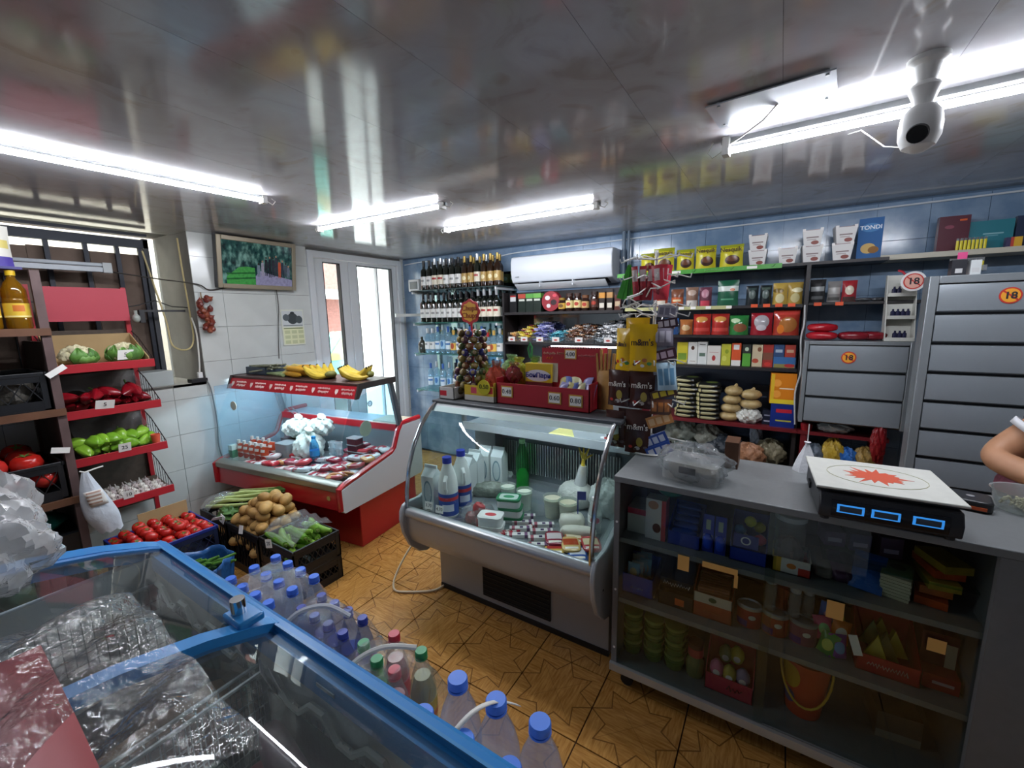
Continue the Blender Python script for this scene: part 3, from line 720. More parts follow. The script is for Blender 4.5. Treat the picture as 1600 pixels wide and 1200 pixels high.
one('drain_pipe', G().cyl((.735, 1.99, 1.62), (.735, 1.99, H), .016, n=10).cyl((.775, 1.99, 1.62), (.775, 1.99, H), .012, n=10), mat('5C6C7C', .5), 'grey-blue pipe pair running up the wall beside the air conditioner', 'pipe')
# ---------------------------------------------------------------- produce models (built once, copied)
def proto(name, g, m, label, cat, group, parts=(), smooth=60):
    o = one(name, g, m, label, cat, group=group, smooth=smooth)
    for pn, pg, pm in parts: part(pn, pg, pm, o)
    return o
class Pile:
    """hands out the model itself first, then copies"""
    def __init__(s, *models): s.m = list(models); s.used = [False] * len(models); s.k = 0
    def put(s, loc, rot=(0, 0, 0), label=None, group=None, scale=None, which=None):
        i = s.k % len(s.m) if which is None else which; s.k += 1
        o = s.m[i]
        if s.used[i]: return dup(o, loc, rot if isinstance(rot, tuple) else (0, 0, rot), label, group, scale)
        s.used[i] = True; o.location = loc; o.rotation_euler = rot if isinstance(rot, tuple) else (0, 0, rot)
        if label: o['label'] = label
        if group: o['group'] = group
        if scale: o.scale = (scale,) * 3
        return o
rr = random.Random(3)
def rot3(): return (rr.uniform(-.6, .6), rr.uniform(-.6, .6), rr.uniform(0, 6.28))

def tomato(name, label, group, r=.03, col='B3241C'):
    g = G().lathe([(0, -.8 * r), (.55 * r, -.78 * r), (.95 * r, -.3 * r), (r, .05 * r), (.86 * r, .5 * r), (.5 * r, .74 * r), (.15 * r, .70 * r), (0, .62 * r)], 16)
    cal = G()
    for k in range(5):
        a = k * 1.257; cal.add([(0, 0, .66 * r), (.2 * r * math.cos(a + .5), .2 * r * math.sin(a + .5), .75 * r), (.55 * r * math.cos(a), .55 * r * math.sin(a), .8 * r), (.2 * r * math.cos(a - .5), .2 * r * math.sin(a - .5), .75 * r)], [(0, 1, 2, 3)])
    return proto(name, g, mat(col, .18, noise=.12, nscale=25), label, 'tomato', group, [('calyx', cal, mat('4A6A28', .7))])

def crate(label, x0, x1, y0, y1, z0, z1, m, group='black plastic produce crates', rimm=None, nx=9, ny=7):
    t = thing('plastic_crate', label, 'crate', ((x0 + x1) / 2, (y0 + y1) / 2, z0), 0, group)
    a, b, hh = (x1 - x0) / 2, (y1 - y0) / 2, z1 - z0
    part('bottom', G().bx(-a, a, -b, b, 0, .008), m, t)
    part('rim', frame_z(G(), -a, a, -b, b, hh - .022, hh, .012), rimm or m, t, bevel=.003)
    for sx in (-1, 1):
        for sy in (-1, 1): part('corner_post', G().bx(*sorted((sx * a, sx * (a - .03))), *sorted((sy * b, sy * (b - .008))), 0, hh - .02).bx(*sorted((sx * a, sx * (a - .008))), *sorted((sy * b, sy * (b - .03))), 0, hh - .02), m, t)
    for sy in (-1, 1):
        g = G(); y = sy * (b - .004); st = (2 * a - .06) / nx
        for k in range(nx):
            x = -a + .03 + k * st
            g.tube([(x, y, .05), (x + st, y, hh - .045)], .0028, 4).tube([(x + st, y, .05), (x, y, hh - .045)], .0028, 4)
        g.bx(-a + .02, a - .02, y - .003, y + .003, 0, .05).bx(-a + .02, a - .02, y - .003, y + .003, hh - .05, hh - .02)
        part('lattice_side', g, m, t)
    for sx in (-1, 1):
        g = G(); x = sx * (a - .004); st = (2 * b - .06) / ny
        for k in range(ny):
            y = -b + .03 + k * st
            g.tube([(x, y, .05), (x, y + st, hh - .045)], .0028, 4).tube([(x, y + st, .05), (x, y, hh - .045)], .0028, 4)
        g.bx(x - .003, x + .003, -b + .02, b - .02, 0, .05).bx(x - .003, x + .003, -b + .02, b - .02, hh - .05, hh - .02)
        part('lattice_side', g, m, t)
    return t
def frame_z(g, x0, x1, y0, y1, z0, z1, t):
    return g.bx(x0, x1, y0, y0 + t, z0, z1).bx(x0, x1, y1 - t, y1, z0, z1).bx(x0, x0 + t, y0 + t, y1 - t, z0, z1).bx(x1 - t, x1, y0 + t, y1 - t, z0, z1)
CRB = mat('16181C', .4); CRN = mat('1A2440', .4)

def price_tag(label, txt, loc, rot, w=.05, hh=.035, group='handwritten price tags'):
    t = one('price_tag', G().bx(-w / 2, w / 2, -.0008, .0008, -hh / 2, hh / 2), PAPER, label, 'price tag', loc, rot, group, smooth=0)
    if txt: text(t, txt, hh * .6, (0, -.001, 0), INK)
    return t

# ---------------------------------------------------------------- red vegetable stand
YS0, YS1 = -.985, -.53
st = thing('vegetable_stand', 'red metal tiered vegetable stand with four baskets under a red header', 'stand', (-1.8, 0, 0))
STR = mat('A8202A', .4)
for y in (YS0 + .01, YS1 - .012): part('post', G().bx(-.03, -.005, y - .012, y + .012, 0, 1.82), STR, st)
part('foot', G().bx(-.03, .32, YS0, YS0 + .025, 0, .03).bx(-.03, .32, YS1 - .025, YS1, 0, .03), STR, st)
part('header_panel', G().bx(.03, .042, YS0 + .045, YS1 - .012, 1.605, 1.81), mat('B23A48', .55), st)
part('back_board', G().bx(-.032, -.026, YS0, YS1, .35, 1.55), mat('4E4238', .8, noise=.2), st)
BZ = (1.335, 1.07, .79, .49)
for k, z in enumerate(BZ):
    b = part('basket', G().prism([(0, z + .03), (.30, z - .02), (.30, z - .014), (0, z + .036)], 'y', YS0, YS1), mat('5A4A3E', .7), st)
    part('front_lip', G().bx(.296, .304, YS0, YS1, z - .022, z + .028), STR, b, bevel=.002)
    for y in (YS0 + .004, YS1 - .004):
        g = G().tube([(0, y, z + .2), (.10, y, z + .16), (.3, y, z + .03)], .003, 5)
        if k in (2, 3) or y > -.7:
            for q in range(7):
                x = .03 + q * .04; zz = z + .2 - (x * .4 if x < .1 else .04 + (x - .1) * .65)
                g.tube([(x, y, zz), (x, y, z + .03 - x * .16)], .0018, 4)
        part('side_wire', g, mat('3A2C2E', .4, .5), b)
# cardboard box with cauliflowers in the top basket
KB = mat('A98D62', .8, noise=.08, nscale=10)
bxx = thing('cardboard_box', 'open brown cardboard tray in the top basket of the red stand', 'box', (-1.78, 0, 1.375))
part('base', G().bx(0, .27, YS0 + .02, YS1 - .02, 0, .006, M=Matrix.Rotation(.15, 4, 'Y')), KB, bxx)
part('back_flap', G().bx(0, .006, YS0 + .02, YS1 - .02, 0, .15), KB, bxx)
for y in (YS0 + .02, YS1 - .026): part('side_flap', G().prism([(0, 0), (.27, -.04), (.27, .0), (0, .15)], 'y', y, y + .006), KB, bxx)
def cauliflower(label, loc, rz, green, side):
    t = thing('cauliflower', label, 'cauliflower', loc, rz, 'cauliflowers in the cardboard tray')
    g = G(); q = random.Random(int(loc[1] * 100))
    for k in range(60):
        a, e = q.uniform(0, 6.28), math.acos(q.uniform(-.1, 1))
        g.ball((.062 * math.sin(e) * math.cos(a), .062 * math.sin(e) * math.sin(a), .045 + .052 * math.cos(e)), q.uniform(.016, .026), 8, 6, bump=.22, seed=k)
    part('head', g, mat('DAD2AC', .75, noise=.1, nscale=60), t)
    for k in range(green):
        a = side + (k - green / 2) * (.42 if green < 8 else .62); lift = q.uniform(.55, 1.0)
        def leaf(u, v, a=a, lift=lift):
            th = a + (u - .5) * .95 * math.sin(PI * (.18 + .78 * v)); r = .055 + .045 * math.sin(v * 2.2) - .03 * v * v * lift
            return (r * math.cos(th), r * math.sin(th), .0 + .105 * v * lift + .006 * math.sin(u * 14) * v)
        part('leaf', G().sheet(leaf, 10, 8), mat(('5C8A3A', '6E9A48', '4E7A34')[k % 3], .55, noise=.25, nscale=40), t, solid=.003)
cauliflower('cream cauliflower head showing most of its curd, in the cardboard tray', (-1.575, -.86, 1.352), 0, 5, .9)
cauliflower('cauliflower half wrapped in dark green leaves, in the cardboard tray', (-1.575, -.65, 1.352), 0, 10, .3)
price_tag('white price tag stuck in front of the leafy cauliflower', '5', (-1.487, -.67, 1.40), (0.3, 0, PI / 2 + .2), .08, .06)
# red peppers
def pepper(name, label, group, col, ln=.1, r=.032):
    g = G(); V = []; n, m = 14, 9
    for j in range(m + 1):
        v = j / m; rad = r * (math.sin(PI * min(1, v * 1.15 + .12)) ** .5) * (1 - .45 * v) if 0 < v < 1 else (.004 if v else r * .25)
        for k in range(n):
            a = 2 * PI * k / n; q = rad * (1 + .13 * math.cos(4 * a)); V.append((ln * (v - .5), q * math.cos(a) + .012 * math.sin(v * 3), q * math.sin(a)))
    F = [(j * n + k, j * n + (k + 1) % n, (j + 1) * n + (k + 1) % n, (j + 1) * n + k) for j in range(m) for k in range(n)]
    g.add(V, F + [tuple(range(n)), tuple(range(m * n, m * n + n))])
    return proto(name, g, mat(col, .2, noise=.15, nscale=18), label, 'pepper', group, [('stem', G().tube([(-ln * .5, 0, 0), (-ln * .56, .004, .004), (-ln * .7, .01, .012)], .005, 6), mat('5A7A30', .6))])
P = Pile(pepper('red_pepper', 'long dark red pepper piled in the second basket of the stand', 'red peppers in the second basket', '8E1420', .19, .038), pepper('red_pepper', 'long dark red pepper piled in the second basket of the stand', 'red peppers in the second basket', '7C0E1A', .17, .042))
for k in range(15):
    y = YS0 + .06 + (k % 8) * .048; P.put((-1.615 + rr.uniform(-.03, .03) + .03 * (k // 8), y, BZ[1] + .042 + .05 * (k // 8)), (rr.uniform(-.3, .3), rr.uniform(-.4, .5), rr.uniform(-.9, .9)))
price_tag('white price tag leaning on the red peppers', '5', (-1.487, -.80, BZ[1] + .045), (0.35, .1, PI / 2), .085, .055)
P = Pile(pepper('green_pepper', 'pale green pepper piled in the third basket of the stand', 'green peppers in the third basket', '8FC03A', .13, .042), pepper('green_pepper', 'pale green pepper piled in the third basket of the stand', 'green peppers in the third basket', '7AAE30', .115, .046))
for k in range(15):
    y = YS0 + .08 + (k % 8) * .044; P.put((-1.575 + rr.uniform(-.03, .03), y, BZ[2] + .042 + .05 * (k // 8)), (rr.uniform(-.5, .5), rr.uniform(-.3, .6), rr.uniform(-.9, .9)))
price_tag('white price tag reading 25 among the green peppers', '25', (-1.487, -.745, BZ[2] + .045), (0.3, 0, PI / 2), .06, .055)
one('paper_cup', G().lathe([(.018, 0), (.026, .075), (.024, .075), (.016, .004), (0, .004)], 16), mat('D0553A', .5), 'orange paper cup standing at the end of the third basket', 'cup', (-1.535, -.575, BZ[2] + .005))
# clear bags draped in the baskets
for k, (z, y0, y1, lab) in enumerate(((BZ[1], -.93, -.56, 'red'), (BZ[2], -.92, -.56, 'green'))):
    def drape(u, v, z=z, y0=y0, y1=y1, k=k):
        return (-1.78 + .13 * v * v + .012 * math.sin(9 * u + 4 * v), y0 + (y1 - y0) * u, z + .21 - .10 * v + .02 * math.sin(13 * u + k * 2) * v)
    one('plastic_bag', G().sheet(drape, 16, 8), film('DADADA', .12, .12, wrinkle=.9), 'crumpled clear plastic bag behind the %s peppers' % lab, 'plastic bag')
# garlic
gl = G()
for k in range(8):
    a = k * PI / 4; gl.ball((.009 * math.cos(a), .009 * math.sin(a), 0), (.011, .011, .016), 7, 6)
gl.cyl((0, 0, .01), (.003, .002, .034), .006, .0025, 7)
P = Pile(proto('garlic_bulb', gl, mat('CFC6BC', .7, noise=.2, nscale=60), 'whole garlic bulb piled in the lowest basket of the stand', 'garlic', 'garlic bulbs in the lowest basket'),
         proto('garlic_bulb', gl, mat('B4A4A0', .7, noise=.25, nscale=60), 'whole garlic bulb piled in the lowest basket of the stand', 'garlic', 'garlic bulbs in the lowest basket'))
for k in range(46):
    y = YS0 + .10 + (k % 12) * .028 + rr.uniform(-.006, .006); row = k // 12
    P.put((-1.53 - .042 * row + rr.uniform(-.008, .008), y, BZ[3] + .012 + .012 * row + rr.uniform(0, .012)), rot3())
price_tag('white price tag reading 10 among the garlic', '10', (-1.487, -.765, BZ[3] + .045), (0.25, 0, PI / 2), .05, .055)
# price ribbon bag hanging between rack and stand
def hb(u, v):
    a = 2 * PI * u; w = .012 + .058 * math.sin(min(1, v * 1.25) * PI / 2) * (1 - .35 * max(0, v - .75) * 4)
    return (w * .55 * math.cos(a) * (1 + .12 * math.sin(3 * a + 5 * v)), w * math.sin(a) + .05 * v * v + .015 * v, -.36 * v + .008 * math.sin(7 * a))
wb_ = thing('carrier_bag', 'white printed plastic bag hanging between the rack and the stand', 'bag', (-1.24, -.985, .80))
part('bag', G().sheet(hb, 20, 14), mat('C9CED6', .45, noise=.12, nscale=12, bump=.5, bscale=18), wb_)
part('tie', G().tube([(0, -.02, .012), (0, .0, .0), (0, .04, .008), (0, .075, .012)], .004, 5), PAPER, wb_)
part('bag_print', G().sheet(lambda u, v: (.041 - .01 * abs(u - .5), -.03 + .075 * u + .02 * v, -.10 - .09 * v), 5, 4), paint('D8D4CE', [('r', -.02, .04, -.115 - .02 * k, -.105 - .02 * k, 'A88878') for k in range(4)], 'yz'), wb_, solid=.002)

# ---------------------------------------------------------------- wooden rack by the window
WD = mat('5A4036', .6, noise=.3, nscale=9); WD2 = mat('6A4630', .6, noise=.3, nscale=9)
rk = thing('wooden_rack', 'dark wooden rack with crates and oil bottles next to the red stand', 'rack', (-1.3, -1.0, 0))
part('front_post', G().bx(-.03, .0, -.035, .0, 0, 1.86), mat('5E4A48', .6, noise=.25, nscale=10), rk)
part('front_post', G().bx(-.03, .0, -.76, -.725, 0, 1.86), WD, rk)
part('back_post', G().bx(-.57, -.54, -.035, 0, 0, 1.86).bx(-.57, -.54, -.76, -.725, 0, 1.86), WD, rk)
part('side_panel', G().bx(-.54, -.03, -.02, -.008, .0, 1.5), mat('4A3C34', .7, noise=.2), rk)
for z in (1.57, 1.15, .665, .10):
    b = part('shelf_board', G().bx(-.55, .0, -.74, -.022, z - .02, z), WD2, rk)
    part('front_edge', G().bx(-.006, .012, -.74, -.0, z - .035, z + .002), WD2, b)
crate('black crate of dark wrapped greens on the upper shelf of the wooden rack', -1.68, -1.31, -1.52, -1.04, 1.152, 1.35, CRB)
crate('black crate heaped with large red tomatoes on the wooden rack', -1.68, -1.31, -1.52, -1.04, .667, .87, CRB)
P = Pile(tomato('tomato', 'large ripe red tomato in the black crate on the wooden rack', 'tomatoes in the rack crate', .062), tomato('tomato', 'large ripe red tomato in the black crate on the wooden rack', 'tomatoes in the rack crate', .058, 'C2302A'))
for i in range(3):
    for j in range(4): P.put((-1.60 + i * .115, -1.46 + j * .118 + rr.uniform(-.01, .01), .79 + rr.uniform(-.01, .01)), rot3())
for i in range(3):
    for j in range(3): P.put((-1.59 + i * .11, -1.40 + j * .118, .885 + rr.uniform(-.012, .012)), rot3())
lump = lambda s, sz: G().ball((0, 0, sz[2] * .8), sz, 18, 12, bump=.16, seed=s)
for k, (x, y, c, lab) in enumerate(((-1.45, -1.16, '5C5850', 'grey-brown wrapped bundle of greens in the upper rack crate'), (-1.45, -1.33, '8A8A84', 'pale wrapped bundle of greens in the upper rack crate'))):
    one('wrapped_greens', lump(k, (.11, .09, .09)), mat(c, .5, noise=.35, nscale=22, bump=.6), lab, 'greens', (x, y, 1.17))
price_tag('blank white price strip clipped to the upper rack crate', '', (-1.285, -1.01, 1.35), (0, -.6, PI / 2), .085, .028)
price_tag('blank white price strip clipped to the tomato crate on the rack', '', (-1.285, -1.05, .935), (0, .25, PI / 2), .07, .03)
# oil bottles
oil_g = G().lathe([(.0, 0), (.042, 0), (.046, .01), (.046, .06), (.043, .066), (.046, .072), (.046, .1), (.043, .106), (.046, .112), (.046, .145), (.043, .15), (.046, .156), (.044, .19), (.03, .225), (.016, .245), (.014, .262), (0, .262)], 20)
ob = one('oil_bottle', oil_g, film('D8A83A', .04, .35, 1.5, milkcol='A87818'), '', 'bottle', group='cooking oil bottles')
part('label', G().lathe([(.0465, .055), (.0465, .125)], 20), paint('D8B43A', [('r', -.02, .02, .085, .115, 'C8702A'), ('r', -.05, .05, .058, .064, 'F0E0A0')], 'yz'), ob)
part('cap', G().cyl((0, 0, .26), (0, 0, .285), .018, n=14), mat('D8B020', .4), ob)
P = Pile(ob)
for k, y in enumerate((-1.09, -1.19, -1.29)): P.put((-1.36, y, 1.572), .3 * k, 'yellow sunflower oil bottle on the wooden rack, %s from the red stand' % ORD[k])
snack = one('snack_packet', pouch(.15, .20, .06), paint('CFCCC2', [('r', -.08, .08, .0, .05, '4A3C90'), ('r', -.05, .06, .09, .13, 'C8B868')]), 'white and purple snack packet standing above the oil bottles', 'packet', (-1.40, -1.13, 1.875), (0, 0, PI / 2 + .3))
one('top_shelf', G().bx(-.25, .02, -.45, .03, 0, .012), mat('3E3A70', .5), 'purple-edged board above the oil bottles on the rack', 'shelf', (-1.35, -1.08, 1.862))
# watermelons/cabbage bags under the rack
for k, (x, y, r, c, lab) in enumerate(((-1.52, -1.12, .085, '2E5A3C', 'dark green striped melon under the wooden rack, beside the stand'), (-1.42, -1.27, .09, '35553A', 'dark green melon under the wooden rack, in front'), (-1.60, -1.30, .085, '3C4A34', 'dull green melon under the wooden rack, at the back'))):
    one('melon', G().ball((0, 0, r), (r, r * .95, r), 20, 14), mat(c, .35, noise=.35, nscale=20), lab, 'melon', (x, y, .102))
one('green_bag', G().ball((0, 0, .05), (.16, .18, .05), 18, 10, bump=.12), mat('1E6A5C', .35, bump=.6, bscale=20), 'teal plastic bag stuffed under the tomato crate', 'bag', (-1.5, -1.22, .46))
one('support_crate', G().bx(-.18, .18, -.22, .22, 0, .17), CRB, 'dark crate holding the teal bag under the rack', 'crate', (-1.5, -1.22, .29))

# ---------------------------------------------------------------- floor crates
crate('dark blue crate heaped with small red tomatoes at the foot of the stand', -1.47, -1.07, -.92, -.47, .14, .31, CRN, rimm=mat('1C2C78', .4))
crate('black crate on the floor carrying the blue tomato crate', -1.47, -1.07, -.92, -.47, 0.0, .139, CRB)
P = Pile(tomato('tomato', 'small red tomato in the dark blue floor crate', 'tomatoes in the blue floor crate', .03, 'B01E18'), tomato('tomato', 'small red tomato in the dark blue floor crate', 'tomatoes in the blue floor crate', .033, 'C02A20'))
for i in range(6):
    for j in range(7): P.put((-1.43 + i * .063, -.885 + j * .062, .29 + rr.uniform(-.01, .012)), rot3())
for i in range(4):
    for j in range(4): P.put((-1.39 + i * .066, -.84 + j * .07, .335 + rr.uniform(-.01, .012)), rot3())
one('cardboard_divider', G().bx(-.003, .003, -.13, .13, 0, .10), KB, 'brown cardboard sheet at the back of the blue tomato crate', 'cardboard', (-1.455, -.62, .30))
crate('black crate of celery beside the potatoes', -1.46, -1.09, -.42, -.11, .0, .30, CRB)
crate('black crate heaped with potatoes in front of the red fridge', -1.08, -.70, -.42, -.11, .0, .30, CRB)
crate('black crate of zucchini, end crate of the floor row', -.69, -.33, -.42, -.12, .15, .31, CRB)
crate('black crate under the zucchini crate', -.69, -.33, -.42, -.12, .0, .149, CRB)
pot = [proto('potato', G().ball((0, 0, 0), s, 12, 9, bump=.07, seed=k), mat(c, .65, noise=.2, nscale=40), 'brown potato heaped in the black crate by the red fridge', 'potato', 'potatoes in the crate') for k, (s, c) in enumerate((((.052, .038, .034), 'B08648'), ((.045, .036, .032), 'A27A40'), ((.06, .04, .036), 'BA9050')))]
P = Pile(*pot)
for lay, (nx, ny, z, m) in enumerate(((5, 4, .27, .0), (5, 4, .325, .02), (4, 3, .38, .05), (3, 2, .43, .09), (1, 1, .475, .14))):
    for i in range(nx):
        for j in range(ny):
            P.put((-1.03 + m + i * (.30 - 2 * m) / max(1, nx - 1) + rr.uniform(-.012, .012) + (.03 if lay > 2 else 0), -.37 + m * .7 + j * (.21 - m) / max(1, ny - 1) + rr.uniform(-.01, .01), z + rr.uniform(-.008, .008)), (rr.uniform(-.4, .4), rr.uniform(-.4, .4), rr.uniform(0, 6.28)))
for i in range(4): P.put((-1.02 + i * .085, -.385, .18 + rr.uniform(-.03, .03)), rot3())
cel = []
for k in range(9):
    y = -.38 + k * .027; z = .305 + .02 * (k % 3)
    g = G().tube([(0, 0, 0), (.16, .0, .03 + .01 * (k % 2)), (.30, .01, .055), (.40, .02, .075)], .014, 8, rad=[.016, .014, .011, .006])
    o = thing('celery_stalk', 'pale green celery stalk lying across the black crate beside the potatoes', 'celery', (-1.44 + .01 * (k % 3), y, z), .28 + .05 * (k % 4 - 1.5), 'celery stalks')
    part('stalk', g, mat('B8C47C', .45, noise=.15, nscale=30), o)
    if k > 4: part('leaves', G().ball((.40, .02, .06), (.06, .035, .02), 9, 6, bump=.8, seed=k), mat('50742C', .6), o)
one('celery_film', G().sheet(lambda u, v: (-1.45 + .13 * u, -.42 + .25 * v, .375 - .06 * (2 * v - 1) ** 2 + .008 * math.sin(20 * u + 9 * v)), 10, 10), film('E8ECE8', .08, .1, wrinkle=.8), 'clear film wrapped round the root end of the celery', 'film')
one('parsley_bunch', G().ball((0, 0, .02), (.10, .06, .03), 16, 10, bump=.7, seed=4), mat('46682C', .6, noise=.3), 'bunch of dark green herbs beside the celery', 'herbs', (-1.17, -.36, .30))
zg = G().tube([(-.10, .0, .012), (-.06, .012, .004), (0, .017, 0), (.06, .012, .004), (.10, 0, .012)], .02, 10, rad=[.012, .021, .023, .022, .016])
zp = [proto('zucchini', zg, mat(c, .3, noise=.2, nscale=30), 'light green zucchini lying in the end crate', 'zucchini', 'zucchini in the end crate', [('stem', G().cyl((.1, 0, .012), (.118, -.004, .016), .009, .007, 8), mat('6A7A30', .6))]) for c in ('6E9A34', '86AC42')]
P = Pile(*zp)
for k in range(18):
    P.put((-.51 + rr.uniform(-.045, .045), -.39 + (k % 6) * .048, .235 + .036 * (k // 6)), (0, rr.uniform(-.15, .1), rr.uniform(-.35, .35) + (PI if k % 2 else 0)))
one('produce_film', G().sheet(lambda u, v: (-.66 + .3 * u, -.40 + .26 * v, .335 + .04 * math.sin(PI * v) + .01 * math.sin(17 * u + 7 * v) + .035 * v), 14, 12), film('D4DCD4', .1, .08, wrinkle=.9), 'loose clear plastic sheet over the zucchini', 'film')
price_tag('blank white price tag hooked on the celery crate rim', '', (-1.12, -.425, .315), (-.2, .3, 0), .055, .05)
price_tag('blank white price tag hooked on the potato crate rim', '', (-.87, -.43, .31), (-.3, -.2, 0), .05, .05)
price_tag('white price tag reading 20 on the zucchini crate rim', '20', (-.55, -.432, .31), (-.1, -.2, .2), .05, .05)
price_tag('blank white price tag above the blue tomato crate', '', (-1.10, -.46, .34), (.8, .2, PI / 2), .06, .035)
# blue bag of cucumbers
bb = thing('open_bag', 'open blue plastic bag standing between the crates and the freezer', 'bag', (-.72, -.70, 0))
def bagfn(u, v):
    a = 2 * PI * u; r = .13 + .025 * v + .012 * math.sin(5 * a + 2) * v + .008 * math.sin(11 * a) * v * v
    return (r * math.cos(a), .85 * r * math.sin(a), .30 * v + .015 * math.sin(4 * a) * v)
part('bag', G().sheet(bagfn, 28, 10), mat('2A5A94', .3, bump=.5, bscale=25), bb, solid=.002)
cg = G().tube([(-.075, 0, 0), (-.03, .006, 0), (.03, .006, 0), (.08, 0, 0)], .012, 8, rad=[.008, .014, .014, .006])
P = Pile(proto('cucumber', cg, mat('4C7A2C', .4, noise=.25, nscale=50), 'dark green cucumber in the open blue bag', 'cucumber', 'cucumbers in the blue bag'))
for k in range(14): P.put((-.77 + (k % 7) * .018 + rr.uniform(-.01, .01), -.76 + (k % 7) * .02, .255 + .016 * (k // 7)), (rr.uniform(-.2, .2), rr.uniform(-.5, .0), rr.uniform(.4, 1.2)))

# ---------------------------------------------------------------- things on and by the left wall
tv = thing('television', 'wall television in a pale frame tilted down above the onions', 'television', (-1.84, .36, 2.05)); tv.rotation_euler = (0, math.radians(8), 0)
part('case', G().bx(-.03, .02, -.315, .315, -.2, .2), mat('3A3A3C', .5), tv)
part('bezel', frame_x(G(), .02, .032, -.315, .315, -.2, .2, .034), mat('9C917C', .4, .3), tv, bevel=.004)

def tv_mat():
    m, N, L, b = newmat('tv_picture')
    t = N.new('ShaderNodeTexCoord'); n = N.new('ShaderNodeTexNoise'); n.inputs['Scale'].default_value = 26; n.inputs['Detail'].default_value = 6
    mp = N.new('ShaderNodeMapping'); mp.inputs['Scale'].default_value = (1, 1, .6); L.new(t.outputs['Object'], mp.inputs[0]); L.new(mp.outputs[0], n.inputs[0])
    cr = N.new('ShaderNodeValToRGB'); e = cr.color_ramp.elements
    e[0].position = .35; e[0].color = lin('0C1C22'); e[1].position = .7; e[1].color = lin('5C8078'); e.new(.5).color = lin('1E3C3A')
    L.new(n.outputs[0], cr.inputs[0]); L.new(cr.outputs[0], b.inputs['Base Color']); L.new(cr.outputs[0], b.inputs['Emission Color'])
    b.inputs['Emission Strength'].default_value = .4; b.inputs['Roughness'].default_value = .08
    return m
part('screen', G().bx(.021, .024, -.281, .281, -.166, .166), tv_mat(), tv, smooth=0)
def glow(c, n=.35): return mat(c, .2, emit=.35, noise=n, nscale=45)
part('picture_lawn', G().prism([(-.25, -.166), (-.03, -.166), (-.035, -.03), (-.10, -.025), (-.16, -.035), (-.25, -.11)], 'x', .0242, .0246), glow('347A3A'), tv)
for z in (-.135, -.095): part('picture_shade', G().prism([(-.25, z), (-.03, z + .018), (-.03, z + .032), (-.25, z + .012)], 'x', .0247, .025), glow('1E5028'), tv)
part('picture_path', G().prism([(-.03, -.166), (.279, -.166), (.279, -.11), (.14, -.085), (.0, -.05), (-.03, -.1)], 'x', .0242, .0246), glow('74728C'), tv)
for k, (y, h2, c) in enumerate(((-.005, .12, '5C6874'), (.028, .14, '7C7886'), (.058, .17, '1C2028'), (.088, .19, '181C26'), (.116, .18, '22242E'), (.142, .19, '2A2C38'), (.170, .17, '9A4630'), (.196, .16, '262E3C'), (.222, .13, '3A404C'), (.248, .12, '505868'))):
    z = -.10 + .006 * (k % 3)
    fg = part('picture_figure', G().prism([(y - .009, z), (y - .003, z), (y, z + h2 * .4), (y + .004, z), (y + .010, z), (y + .012, z + h2 * .5), (y + .010, z + h2 * .78), (y - .010, z + h2 * .78), (y - .012, z + h2 * .5)], 'x', .0248, .0252), glow(c), tv)
    part('picture_head', G().prism([(y + .0065 * math.cos(q * PI / 5), z + h2 * .86 + .0085 * math.sin(q * PI / 5)) for q in range(10)], 'x', .0248, .0252), glow('8A6A58' if k % 2 else '2A2220'), fg)
CBL = mat('3A3632', .5)
one('tv_cable', G().tube(sm([(-1.9, .15, 1.86), (-1.885, .0, 1.83), (-1.885, -.08, 1.87), (-1.95, -.3, 1.9), (-2.05, -.6, 1.95)]), .005, 6), CBL, 'dark cable running from the television to the window niche', 'cable')
one('tv_cable', G().tube(sm([(-1.885, .52, 1.86), (-1.885, .525, 1.7), (-1.885, .50, 1.5), (-1.885, .48, 1.25)]), .003, 6), CBL, 'thin dark cable dropping from the television past the calendar', 'cable')
one('tv_cable', G().tube([(-1.88, .655, 2.2), (-1.88, .72, 2.22), (-1.88, .70, 2.25)], .004, 6), CBL, 'short cable from the television corner to the ceiling', 'cable')
cl = thing('wall_calendar', 'paper calendar with a dark picture hanging on the tiles beside the door', 'calendar', (-1.893, .645, 1.52))
part('sheet', G().bx(-.001, .001, -.105, .105, -.16, .16), mat('D6D8C8', .7), cl)
part('picture', G().bx(.001, .002, -.098, .098, .01, .15), paint('C8CCCC', [('e', 0, .08, .05, .05, '3C4244'), ('e', -.06, .09, .03, .03, '5A6266'), ('e', .06, .07, .032, .035, '4A5254'), ('e', 0, .13, .02, .012, '2A2E30'), ('r', -.09, .09, .015, .022, '707874')], 'yz'), cl)
part('month_grid', G().bx(.001, .002, -.095, .095, -.15, .0), paint('DCDCB4', [('r', -.09, .09, -.012, -.004, '5A6A3A')] + [('r', -.085 + .064 * i, -.035 + .064 * i, -.055 - .045 * j, -.025 - .045 * j, 'C0C49A') for i in range(3) for j in range(3)], 'yz'), cl)
on_ = thing('onion_braid', 'braid of small dried red onions hanging on the tiles under the television', 'onion braid', (-1.885, -.065, 1.79))
part('string', G().tube([(0, 0, .02), (.01, 0, -.1), (.015, .01, -.26)], .004, 5), mat('8A7450', .8), on_)
q = random.Random(5)
for k in range(26):
    v = k / 25; part('onion', G().lathe([(0, -.021), (.013, -.018), (.021, -.004), (.017, .010), (.006, .021), (.001, .032)], 9), mat(('7A3428', '8E4A34', '6A2C26')[k % 3], .4, noise=.2), on_, (.015 + q.uniform(0, .03), q.uniform(-.05, .05) * (1 - .5 * v) + .012 * v, -.02 - .25 * v), (q.uniform(-1, 1), q.uniform(-1, 1), 0))
